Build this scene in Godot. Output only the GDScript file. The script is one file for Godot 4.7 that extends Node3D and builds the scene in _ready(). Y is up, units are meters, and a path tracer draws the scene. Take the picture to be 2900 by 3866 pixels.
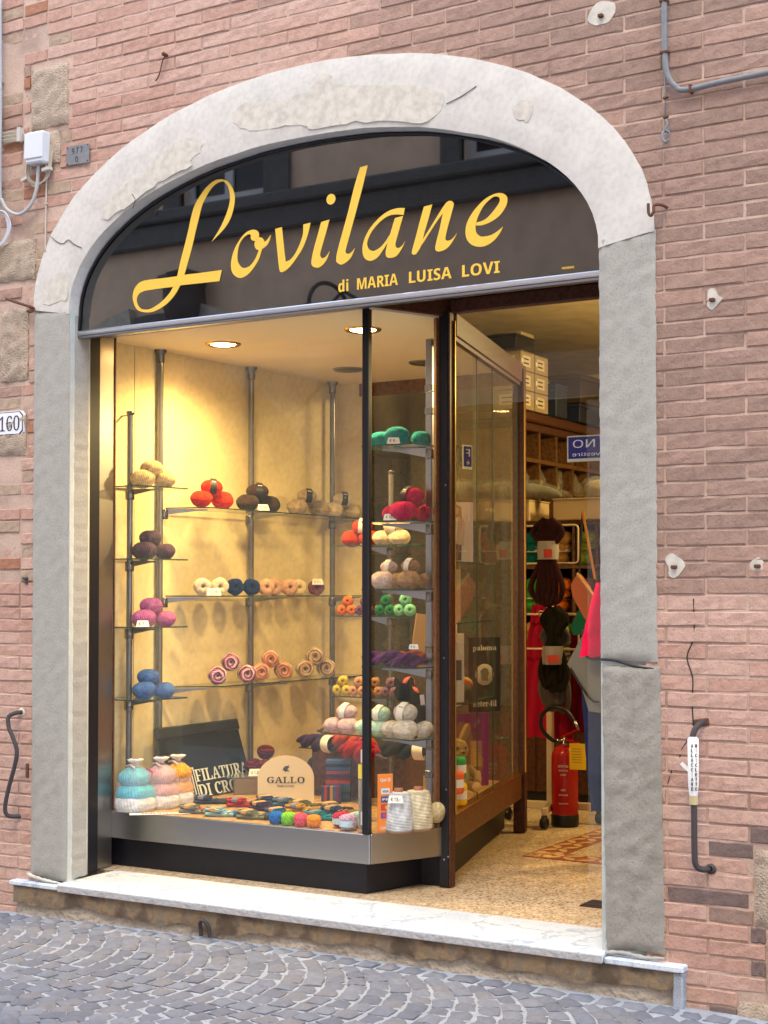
extends Node3D
# A yarn shop window under a plastered basket arch in a narrow Italian street. Origin: middle of the opening, on the wall face, at floor level.

var rng := RandomNumberGenerator.new()
var used := {}
var M := {}
var T := {}
const FLOOR := 0.28        # display floor

# ------------------------------------------------------------------ mesh helpers
class MB:
	var st := SurfaceTool.new()
	func _init():
		st.begin(Mesh.PRIMITIVE_TRIANGLES)
		st.set_smooth_group(-1)
	func smooth(on := true) -> MB:
		st.set_smooth_group(0 if on else -1)
		return self
	func tri(a: Vector3, b: Vector3, c: Vector3):      # counter-clockwise seen from outside
		for p in [a, c, b]:
			st.add_vertex(p)
	func quad(a: Vector3, b: Vector3, c: Vector3, d: Vector3):
		tri(a, b, c)
		tri(a, c, d)
	func uvquad(a, b, c, d, ua: Vector2, ub: Vector2, uc: Vector2, ud: Vector2):
		for e in [[a, ua], [c, uc], [b, ub], [a, ua], [d, ud], [c, uc]]:
			st.set_uv(e[1])
			st.add_vertex(e[0])
	func box(c: Vector3, s: Vector3, b := Basis(), ch := 0.0) -> MB:
		var h := s / 2.0
		var k := minf(ch, minf(h.x, minf(h.y, h.z)) * 0.9)
		if k <= 0.0:
			var p := func(x, y, z): return c + b * Vector3(x * h.x, y * h.y, z * h.z)
			quad(p.call(-1, -1, 1), p.call(1, -1, 1), p.call(1, 1, 1), p.call(-1, 1, 1))
			quad(p.call(1, -1, -1), p.call(-1, -1, -1), p.call(-1, 1, -1), p.call(1, 1, -1))
			quad(p.call(1, -1, 1), p.call(1, -1, -1), p.call(1, 1, -1), p.call(1, 1, 1))
			quad(p.call(-1, -1, -1), p.call(-1, -1, 1), p.call(-1, 1, 1), p.call(-1, 1, -1))
			quad(p.call(-1, 1, 1), p.call(1, 1, 1), p.call(1, 1, -1), p.call(-1, 1, -1))
			quad(p.call(-1, -1, -1), p.call(1, -1, -1), p.call(1, -1, 1), p.call(-1, -1, 1))
			return self
		# chamfered: faces pulled in, 12 bevels, 8 corners
		for ax in 3:
			for sg in [-1.0, 1.0]:
				var u := (ax + 1) % 3
				var v := (ax + 2) % 3
				var f := []
				for q in [[-1, -1], [1, -1], [1, 1], [-1, 1]]:
					var o := Vector3()
					o[ax] = sg * h[ax]
					o[u] = q[0] * (h[u] - k)
					o[v] = q[1] * (h[v] - k)
					f.append(c + b * o)
				if sg > 0:
					quad(f[0], f[1], f[2], f[3])
				else:
					quad(f[0], f[3], f[2], f[1])
		for ax in 3:
			var u := (ax + 1) % 3
			var v := (ax + 2) % 3
			for su in [-1.0, 1.0]:
				for sv in [-1.0, 1.0]:
					var e := []
					for q in [[-1, 0], [1, 0], [1, 1], [-1, 1]]:
						var o := Vector3()
						o[ax] = q[0] * (h[ax] - k)
						o[u] = su * (h[u] if q[1] == 0 else h[u] - k)
						o[v] = sv * (h[v] - k if q[1] == 0 else h[v])
						e.append(c + b * o)
					if su * sv > 0:
						quad(e[0], e[1], e[2], e[3])
					else:
						quad(e[0], e[3], e[2], e[1])
		for sx in [-1.0, 1.0]:
			for sy in [-1.0, 1.0]:
				for sz in [-1.0, 1.0]:
					var p0 := c + b * Vector3(sx * h.x, sy * (h.y - k), sz * (h.z - k))
					var p1 := c + b * Vector3(sx * (h.x - k), sy * h.y, sz * (h.z - k))
					var p2 := c + b * Vector3(sx * (h.x - k), sy * (h.y - k), sz * h.z)
					if sx * sy * sz > 0:
						tri(p0, p1, p2)
					else:
						tri(p0, p2, p1)
		return self
	func span(x0, x1, y0, y1, z0, z1, ch := 0.0) -> MB:      # box by its limits
		return box(Vector3((x0 + x1) / 2.0, (y0 + y1) / 2.0, (z0 + z1) / 2.0), Vector3(absf(x1 - x0), absf(y1 - y0), absf(z1 - z0)), Basis(), ch)
	func bar(a: Vector3, b: Vector3, w: float, h: float, ch := 0.0) -> MB:   # box beam from a to b; w sideways, h upwards
		var d := (b - a)
		var l := d.length()
		d /= l
		var up := Vector3.UP if absf(d.y) < 0.95 else Vector3.BACK
		var side := up.cross(d).normalized()
		return box((a + b) / 2.0, Vector3(w, h, l), Basis(side, d.cross(side), d), ch)
	func lathe(prof: Array, segs := 20, o := Vector3(), b := Basis(), wob := 0.0, lobes := 0, twist := 0.0) -> MB:   # prof: [radius, y] from the bottom up
		var n := prof.size()
		for i in n - 1:
			for j in segs:
				var q := []
				for e in [[i, j], [i, j + 1], [i + 1, j + 1], [i + 1, j]]:
					var t: float = float(e[0]) / (n - 1)
					var a: float = TAU * e[1] / segs
					var r: float = prof[e[0]][0] * (1.0 + wob * cos(lobes * a + twist * t))
					q.append([o + b * Vector3(r * sin(a), prof[e[0]][1], r * cos(a)), Vector2(float(e[1]) / segs, t)])
				uvquad(q[0][0], q[1][0], q[2][0], q[3][0], q[0][1], q[1][1], q[2][1], q[3][1])
		return self
	func tube(pts: Array, r, segs := 8, caps := true) -> MB:
		var n := pts.size()
		var rings := []
		var side := Vector3()
		for i in n:
			var d: Vector3 = (pts[mini(i + 1, n - 1)] - pts[maxi(i - 1, 0)]).normalized()
			if i == 0:
				side = d.cross(Vector3.UP if absf(d.y) < 0.9 else Vector3.RIGHT).normalized()
			side = (side - d * side.dot(d)).normalized()
			var up := d.cross(side)
			var ring := []
			var rr: float = r[i] if r is Array else r
			for j in segs:
				var a := TAU * j / segs
				ring.append(pts[i] + (side * cos(a) + up * sin(a)) * rr)
			rings.append(ring)
		for i in n - 1:
			for j in segs:
				var k := (j + 1) % segs
				uvquad(rings[i][j], rings[i][k], rings[i + 1][k], rings[i + 1][j], Vector2(float(j) / segs, i * 0.5), Vector2(float(j + 1) / segs, i * 0.5), Vector2(float(j + 1) / segs, (i + 1) * 0.5), Vector2(float(j) / segs, (i + 1) * 0.5))
		if caps:
			for j in range(1, segs - 1):
				tri(rings[0][0], rings[0][j + 1], rings[0][j])
				tri(rings[n - 1][0], rings[n - 1][j], rings[n - 1][j + 1])
		return self
	func prism(poly: PackedVector2Array, z0: float, z1: float, t := Transform3D()) -> MB:    # polygon in x,y pushed from z0 to z1 (z1 > z0)
		if Geometry2D.is_polygon_clockwise(poly):
			poly = poly.duplicate()
			poly.reverse()
		var ix := Geometry2D.triangulate_polygon(poly)
		for i in range(0, ix.size(), 3):
			var a := poly[ix[i]]
			var b := poly[ix[i + 1]]
			var c := poly[ix[i + 2]]
			if (b - a).cross(c - a) < 0:
				var s := b
				b = c
				c = s
			tri(t * Vector3(a.x, a.y, z1), t * Vector3(b.x, b.y, z1), t * Vector3(c.x, c.y, z1))
			tri(t * Vector3(a.x, a.y, z0), t * Vector3(c.x, c.y, z0), t * Vector3(b.x, b.y, z0))
		for i in poly.size():
			var a := poly[i]
			var b := poly[(i + 1) % poly.size()]
			quad(t * Vector3(a.x, a.y, z0), t * Vector3(b.x, b.y, z0), t * Vector3(b.x, b.y, z1), t * Vector3(a.x, a.y, z1))
		return self
	func plan(poly: PackedVector2Array, y0: float, y1: float) -> MB:     # polygon in x,z, standing from y0 to y1
		var q := PackedVector2Array()
		for p in poly:
			q.append(Vector2(p.x, -p.y))
		return prism(q, y0, y1, Transform3D(Basis(Vector3(1, 0, 0), Vector3(0, 0, -1), Vector3(0, 1, 0)), Vector3()))
	func done(tangents := false) -> ArrayMesh:
		st.generate_normals()
		return st.commit()

func poly(a: Array) -> PackedVector2Array:
	var p := PackedVector2Array()
	for q in a:
		p.append(Vector2(q[0], q[1]))
	return p

func curve(a: Array, per := 6) -> PackedVector2Array:       # Catmull-Rom through points
	var p := PackedVector2Array()
	var n := a.size()
	for i in n - 1:
		var p0 := Vector2(a[maxi(i - 1, 0)][0], a[maxi(i - 1, 0)][1])
		var p1 := Vector2(a[i][0], a[i][1])
		var p2 := Vector2(a[i + 1][0], a[i + 1][1])
		var p3 := Vector2(a[mini(i + 2, n - 1)][0], a[mini(i + 2, n - 1)][1])
		for k in per:
			p.append(p1.cubic_interpolate(p2, p0, p3, float(k) / per))
	p.append(Vector2(a[n - 1][0], a[n - 1][1]))
	return p

func curve3(a: Array, per := 6) -> Array:
	var p := []
	var n := a.size()
	for i in n - 1:
		for k in per:
			p.append(a[i].cubic_interpolate(a[i + 1], a[maxi(i - 1, 0)], a[mini(i + 2, n - 1)], float(k) / per))
	p.append(a[n - 1])
	return p

# ------------------------------------------------------------------ scene helpers
func numbered(n: String) -> String:
	var k: int = used.get(n, 0)
	used[n] = k + 1
	return n if k == 0 else "%s_%03d" % [n, k]

func tag(o: Node3D, label: String, category: String, group := "") -> Node3D:
	o.set_meta("label", label)
	o.set_meta("category", category)
	if group:
		o.set_meta("group", group)
	return o

func thing(n: String, label: String, category: String, at := Vector3(), turn := 0.0, group := "") -> Node3D:
	var o := Node3D.new()
	o.name = numbered(n)
	add_child(o)
	o.position = at
	o.rotation.y = turn
	return tag(o, label, category, group)

func part(p: Node3D, n: String, mesh: Mesh, mat: Material, at := Vector3(), b := Basis()) -> MeshInstance3D:
	var o := MeshInstance3D.new()
	o.name = n
	o.mesh = mesh
	o.material_override = mat
	o.transform = Transform3D(b, at)
	var key := "%d/%s" % [p.get_instance_id(), n]
	var k: int = used.get(key, 0)
	used[key] = k + 1
	if k:
		o.name = "%s_%03d" % [n, k]
	p.add_child(o)
	return o

func solo(n: String, mesh: Mesh, mat: Material, label: String, category: String, at := Vector3(), b := Basis(), group := "") -> MeshInstance3D:
	var o := part(self, numbered(n), mesh, mat, at, b)
	tag(o, label, category, group)
	return o

func structure(n: String, mesh: Mesh, mat: Material) -> MeshInstance3D:
	var o := part(self, numbered(n), mesh, mat)
	o.set_meta("kind", "structure")
	return o

func stuff(p: Node3D, n: String, mesh: Mesh, mat: Material, places: Array) -> MultiMeshInstance3D:
	var mm := MultiMesh.new()
	mm.transform_format = MultiMesh.TRANSFORM_3D
	mm.mesh = mesh
	mm.instance_count = places.size()
	for i in places.size():
		mm.set_instance_transform(i, places[i])
	var o := MultiMeshInstance3D.new()
	o.name = n
	o.multimesh = mm
	o.material_override = mat
	o.set_meta("kind", "stuff")
	var key := "%d/%s" % [p.get_instance_id(), n]
	var k: int = used.get(key, 0)
	used[key] = k + 1
	if k:
		o.name = "%s_%03d" % [n, k]
	p.add_child(o)
	return o

func yaw(deg: float) -> Basis:
	return Basis(Vector3.UP, deg_to_rad(deg))

func facing(n: Vector3) -> Basis:        # local +z looks along n, y stays up
	n = n.normalized()
	var x := Vector3.UP.cross(n).normalized()
	return Basis(x, n.cross(x), n)

# lettering fitted to a width and a height, its middle at `at`, lying in the basis' x,y and read from its +z side
func lettering(p: Node3D, n: String, s: String, w: float, h: float, at: Vector3, b: Basis, mat: Material, face := "Droid Sans", bold := false, depth := 0.0012) -> MeshInstance3D:
	var f := SystemFont.new()
	f.font_names = PackedStringArray([face])
	f.font_weight = 700 if bold else 400
	var t := TextMesh.new()
	t.font = f
	t.text = s
	t.font_size = 64
	t.pixel_size = 0.01
	t.depth = 0.05
	t.curve_step = 2.0
	var bb := t.get_aabb()
	var sx := w / maxf(bb.size.x, 0.001)
	var sy := h / maxf(bb.size.y, 0.001)
	var c := bb.get_center()
	var bs := b * Basis.from_scale(Vector3(sx, sy, depth / 0.05))
	return part(p, n, t, mat, at - bs * c, bs)

# ------------------------------------------------------------------ materials
func noise_tex(freq: float, stops: Array, kind := FastNoiseLite.TYPE_SIMPLEX_SMOOTH, size := 512, oct := 5, warp := 0.0, seed_ := 1) -> NoiseTexture2D:
	var n := FastNoiseLite.new()
	n.seed = seed_
	n.noise_type = kind
	n.frequency = freq
	n.fractal_octaves = oct
	if kind == FastNoiseLite.TYPE_CELLULAR:
		n.cellular_return_type = FastNoiseLite.RETURN_CELL_VALUE
		n.fractal_type = FastNoiseLite.FRACTAL_NONE
	if warp > 0.0:
		n.domain_warp_enabled = true
		n.domain_warp_amplitude = warp
		n.domain_warp_frequency = freq * 0.6
	var g := Gradient.new()
	var offs := PackedFloat32Array()
	var cols := PackedColorArray()
	for s in stops:
		offs.append(s[0])
		cols.append(s[1])
	g.offsets = offs
	g.colors = cols
	var t := NoiseTexture2D.new()
	t.width = size
	t.height = size
	t.seamless = true
	t.noise = n
	t.color_ramp = g
	return t

func grey(v: float) -> Color:
	return Color(v, v, v)

# albedo in linear values; tone: a grey texture that multiplies it, laid on by position; bump in centimetres
func mat(r: float, g: float, b: float, rough := 0.85, tone: Texture2D = null, tone_size := 1.0, bump: Texture2D = null, bump_cm := 0.1, world := true) -> StandardMaterial3D:
	var m := StandardMaterial3D.new()
	m.albedo_color = Color(r, g, b).linear_to_srgb()
	m.roughness = rough
	m.metallic_specular = 0.4
	if tone or bump:
		m.uv1_triplanar = true
		m.uv1_world_triplanar = world
		m.uv1_scale = Vector3.ONE / tone_size
	if tone:
		m.albedo_texture = tone
	if bump:
		m.heightmap_enabled = true
		m.heightmap_texture = bump
		m.heightmap_scale = bump_cm
	return m

func over(m: StandardMaterial3D, tex: Texture2D, size: float) -> StandardMaterial3D:     # a second, coarser tone
	m.detail_enabled = true
	m.detail_blend_mode = BaseMaterial3D.BLEND_MODE_MUL
	m.detail_albedo = tex
	m.detail_uv_layer = BaseMaterial3D.DETAIL_UV_2
	m.uv2_triplanar = true
	m.uv2_world_triplanar = true
	m.uv2_scale = Vector3.ONE / size
	return m

func metal(v: Color, rough: float) -> StandardMaterial3D:
	var m := StandardMaterial3D.new()
	m.albedo_color = v
	m.metallic = 1.0
	m.roughness = rough
	return m

func glass(a := 0.04, tint := Color(0.9, 0.95, 0.92)) -> StandardMaterial3D:
	var m := StandardMaterial3D.new()
	m.transparency = BaseMaterial3D.TRANSPARENCY_ALPHA
	m.albedo_color = Color(tint.r, tint.g, tint.b, a)
	m.roughness = 0.0
	m.metallic_specular = 0.5
	return m

func plain(r: float, g: float, b: float, rough := 0.6) -> StandardMaterial3D:
	return mat(r, g, b, rough)

# wool: winding lines along u (turns) drifting with v, as relief and as a faint tone
func wool_height(turns: int, drift: int) -> ImageTexture:
	var im := Image.create(256, 128, false, Image.FORMAT_RGB8)
	var n := FastNoiseLite.new()
	n.seed = turns * 7 + drift
	n.frequency = 0.06
	for y in 128:
		for x in 256:
			var a := float(x) / 256.0 * turns + float(y) / 128.0 * drift
			var v := 0.5 + 0.5 * sin(TAU * a)
			v = sqrt(v) * 0.8 + 0.2 * (0.5 + 0.5 * n.get_noise_2d(x, y * 2))
			im.set_pixel(x, y, Color(v, v, v))
	return ImageTexture.create_from_image(im)

func wool(r: float, g: float, b: float, h: String = "wool_fine", tex: Texture2D = null) -> StandardMaterial3D:
	var m := StandardMaterial3D.new()
	m.albedo_color = Color(r, g, b).linear_to_srgb()
	m.roughness = 1.0
	m.metallic_specular = 0.15
	m.rim_enabled = true
	m.rim = 0.5
	m.rim_tint = 0.7
	m.heightmap_enabled = true
	m.heightmap_texture = T[h]
	m.heightmap_scale = 0.35
	m.albedo_texture = tex if tex else T["wool_tone"]
	return m

func make_materials():
	var S := FastNoiseLite.TYPE_SIMPLEX_SMOOTH
	var W := FastNoiseLite.TYPE_CELLULAR
	T.fine = noise_tex(0.05, [[0.0, grey(0.25)], [0.45, grey(0.6)], [1.0, grey(1.0)]], S, 512, 4, 0.0, 3)
	T.grain = noise_tex(0.09, [[0.2, grey(0.0)], [0.8, grey(1.0)]], S, 512, 3, 0.0, 5)
	T.pits = noise_tex(0.035, [[0.15, grey(0.0)], [0.42, grey(0.75)], [0.75, grey(1.0)]], S, 512, 5, 18.0, 6)
	T.rough = noise_tex(0.018, [[0.1, grey(0.0)], [0.9, grey(1.0)]], S, 512, 6, 12.0, 8)
	T.mottle = noise_tex(0.012, [[0.2, grey(0.92)], [0.5, grey(0.97)], [0.8, grey(1.0)]], S, 512, 6, 20.0, 9)
	T.speck = noise_tex(0.08, [[0.0, grey(0.78)], [0.3, grey(0.95)], [0.6, grey(0.985)], [1.0, grey(1.0)]], S, 512, 4, 0.0, 11)
	T.soft = noise_tex(0.01, [[0.2, grey(0.955)], [0.5, grey(0.985)], [0.8, grey(1.0)]], S, 512, 5, 20.0, 19)
	T.blotch = noise_tex(0.008, [[0.25, Color(0.85, 0.84, 0.84)], [0.45, Color(0.95, 0.95, 0.95)], [0.75, Color(1, 1, 1)]], S, 512, 5, 30.0, 12)
	T.wood = noise_tex(0.02, [[0.0, grey(0.55)], [0.5, grey(0.85)], [1.0, grey(1.0)]], S, 512, 5, 40.0, 13)
	T.marble = noise_tex(0.006, [[0.0, Color(0.9, 0.92, 0.95)], [0.44, Color(0.98, 0.98, 0.98)], [0.5, Color(0.76, 0.79, 0.84)], [0.535, Color(0.95, 0.96, 0.97)], [1.0, Color(0.86, 0.89, 0.93)]], S, 512, 6, 60.0, 14)
	T.terrazzo = noise_tex(0.075, [[0.0, Color(0.55, 0.4, 0.28)], [0.14, Color(0.92, 0.84, 0.7)], [0.5, Color(0.82, 0.7, 0.54)], [0.7, Color(0.97, 0.92, 0.82)], [0.88, Color(0.66, 0.52, 0.4)], [1.0, Color(0.95, 0.89, 0.78)]], W, 512, 1, 8.0, 15)
	T.stain = noise_tex(0.01, [[0.3, Color(0.68, 0.62, 0.56)], [0.5, Color(0.84, 0.78, 0.72)], [0.62, Color(1.0, 0.9, 0.76)], [0.8, Color(0.88, 0.85, 0.8)]], S, 512, 6, 30.0, 16)
	T.wool_fine = wool_height(36, 2)
	T.wool_spiral = wool_height(12, 9)
	T.wool_cone = wool_height(5, 36)
	T.wool_tone = noise_tex(0.03, [[0.2, grey(0.82)], [0.8, grey(1.0)]], S, 256, 3, 0.0, 17)
	M.mortar = over(mat(0.58, 0.42, 0.335, 0.95, T.speck, 0.5, T.rough, 0.12), T.blotch, 1.9)
	M.bricks = []
	for c in [[0.55, 0.34, 0.265], [0.57, 0.36, 0.285], [0.52, 0.31, 0.24], [0.42, 0.268, 0.208], [0.37, 0.24, 0.188], [0.33, 0.218, 0.172], [0.58, 0.375, 0.3], [0.2, 0.14, 0.125], [0.42, 0.2, 0.12], [0.45, 0.33, 0.24]]:
		M.bricks.append(over(mat(c[0], c[1], c[2], 0.95, T.speck, 0.4, T.pits, 0.12), T.mottle, 0.33))
	M.tufa = over(mat(0.52, 0.41, 0.31, 0.95, T.speck, 0.2, T.pits, 0.6), T.mottle, 0.5)
	M.plaster = over(mat(0.63, 0.6, 0.55, 0.95, T.soft, 0.9, T.rough, 0.03), T.soft, 0.2)
	M.plaster_old = over(mat(0.63, 0.585, 0.505, 0.95, T.soft, 0.5, T.rough, 0.05), T.mottle, 0.3)
	M.pietra = over(mat(0.4, 0.385, 0.345, 0.95, T.speck, 0.45, T.pits, 0.06), T.soft, 0.5)
	M.pietra_low = over(mat(0.34, 0.32, 0.275, 0.95, T.speck, 0.5, T.pits, 0.12), T.mottle, 0.7)
	M.reveal = over(mat(0.56, 0.6, 0.58, 0.9, T.speck, 0.3, T.fine, 0.08), T.mottle, 0.8)
	M.marble = over(mat(0.72, 0.77, 0.82, 0.38, T.marble, 1.3, T.fine, 0.012), T.speck, 0.6)
	M.marble_edge = mat(0.45, 0.44, 0.44, 0.9, T.mottle, 0.3, T.rough, 0.3)
	M.step = over(mat(0.27, 0.235, 0.195, 0.95, T.stain, 0.9, T.rough, 0.5), T.speck, 0.3)
	M.step_base = over(mat(0.5, 0.42, 0.33, 0.95, T.mottle, 0.4, T.rough, 0.9), T.speck, 0.2)
	M.terrazzo = over(mat(0.82, 0.82, 0.82, 0.42, T.terrazzo, 0.36), T.mottle, 1.1)
	M.joint = over(mat(0.44, 0.475, 0.53, 0.95, T.speck, 0.25, T.grain, 0.3), T.mottle, 0.8)
	M.cobbles = []
	for c in [[0.18, 0.19, 0.225], [0.21, 0.22, 0.255], [0.155, 0.165, 0.2], [0.2, 0.2, 0.22], [0.185, 0.2, 0.24]]:
		M.cobbles.append(over(mat(c[0], c[1], c[2], 0.8, T.speck, 0.14, T.pits, 0.15), T.mottle, 0.3))
	M.black = plain(0.012, 0.012, 0.016, 0.35)
	M.black_wall = over(mat(0.012, 0.013, 0.02, 0.45, T.mottle, 0.6), T.speck, 0.5)
	M.steel = metal(Color(0.66, 0.65, 0.64), 0.33)
	M.steel.heightmap_enabled = true
	M.steel.heightmap_texture = T.mottle
	M.steel.heightmap_scale = 0.02
	M.steel.uv1_triplanar = true
	M.steel.uv1_scale = Vector3(1.5, 1.5, 1.5)
	M.chrome = metal(Color(0.5, 0.49, 0.48), 0.2)
	M.chrome_dull = metal(Color(0.58, 0.59, 0.62), 0.3)
	M.bracket = plain(0.4, 0.36, 0.29, 0.25)
	M.pole = plain(0.2, 0.195, 0.19, 0.2)
	M.pole.metallic = 0.6
	M.brass = metal(Color(0.85, 0.68, 0.36), 0.25)
	M.alu = metal(Color(0.8, 0.81, 0.84), 0.3)
	M.wood = mat(0.22, 0.09, 0.04, 0.42, T.wood, 0.35, T.fine, 0.02)
	M.wood_dark = mat(0.11, 0.038, 0.022, 0.45, T.wood, 0.35, T.fine, 0.02)
	M.wood_shelf = mat(0.2, 0.092, 0.032, 0.5, T.wood, 0.4)
	M.wood_floor = mat(0.62, 0.39, 0.17, 0.35, T.wood, 0.5)
	M.cream = over(mat(0.76, 0.65, 0.37, 0.95, T.soft, 1.4), T.soft, 0.3)
	M.ceiling = plain(0.74, 0.66, 0.5, 0.8)
	M.room = mat(0.6, 0.5, 0.28, 0.9, T.mottle, 1.5)
	M.glass = glass(0.02)
	M.glass.metallic_specular = 0.33
	M.shelf_glass = glass(0.06, Color(0.55, 0.72, 0.62))
	M.glass_edge = plain(0.02, 0.05, 0.04, 0.25)
	M.iron = mat(0.06, 0.05, 0.05, 0.6, T.speck, 0.15, T.grain, 0.05)
	M.rust = mat(0.13, 0.055, 0.03, 0.8, T.speck, 0.1, T.grain, 0.08)
	M.zinc = mat(0.2, 0.205, 0.215, 0.5, T.mottle, 0.2)
	M.white = plain(0.78, 0.77, 0.74, 0.5)
	M.paper = plain(0.76, 0.7, 0.58, 0.8)
	M.ink = plain(0.02, 0.02, 0.025, 0.7)
	M.band_dark = plain(0.02, 0.018, 0.017, 0.35)
	M.gold = plain(0.9, 0.58, 0.085, 0.3)
	M.gold.metallic = 0.25
	M.sign_back = plain(0.006, 0.005, 0.0045, 0.02)
	M.sign_back.metallic_specular = 0.7
	M.sign_back.clearcoat_enabled = true
	M.sign_back.clearcoat = 1.0
	M.sign_back.clearcoat_roughness = 0.0
	M.plastic = plain(0.62, 0.64, 0.67, 0.45)
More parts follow.
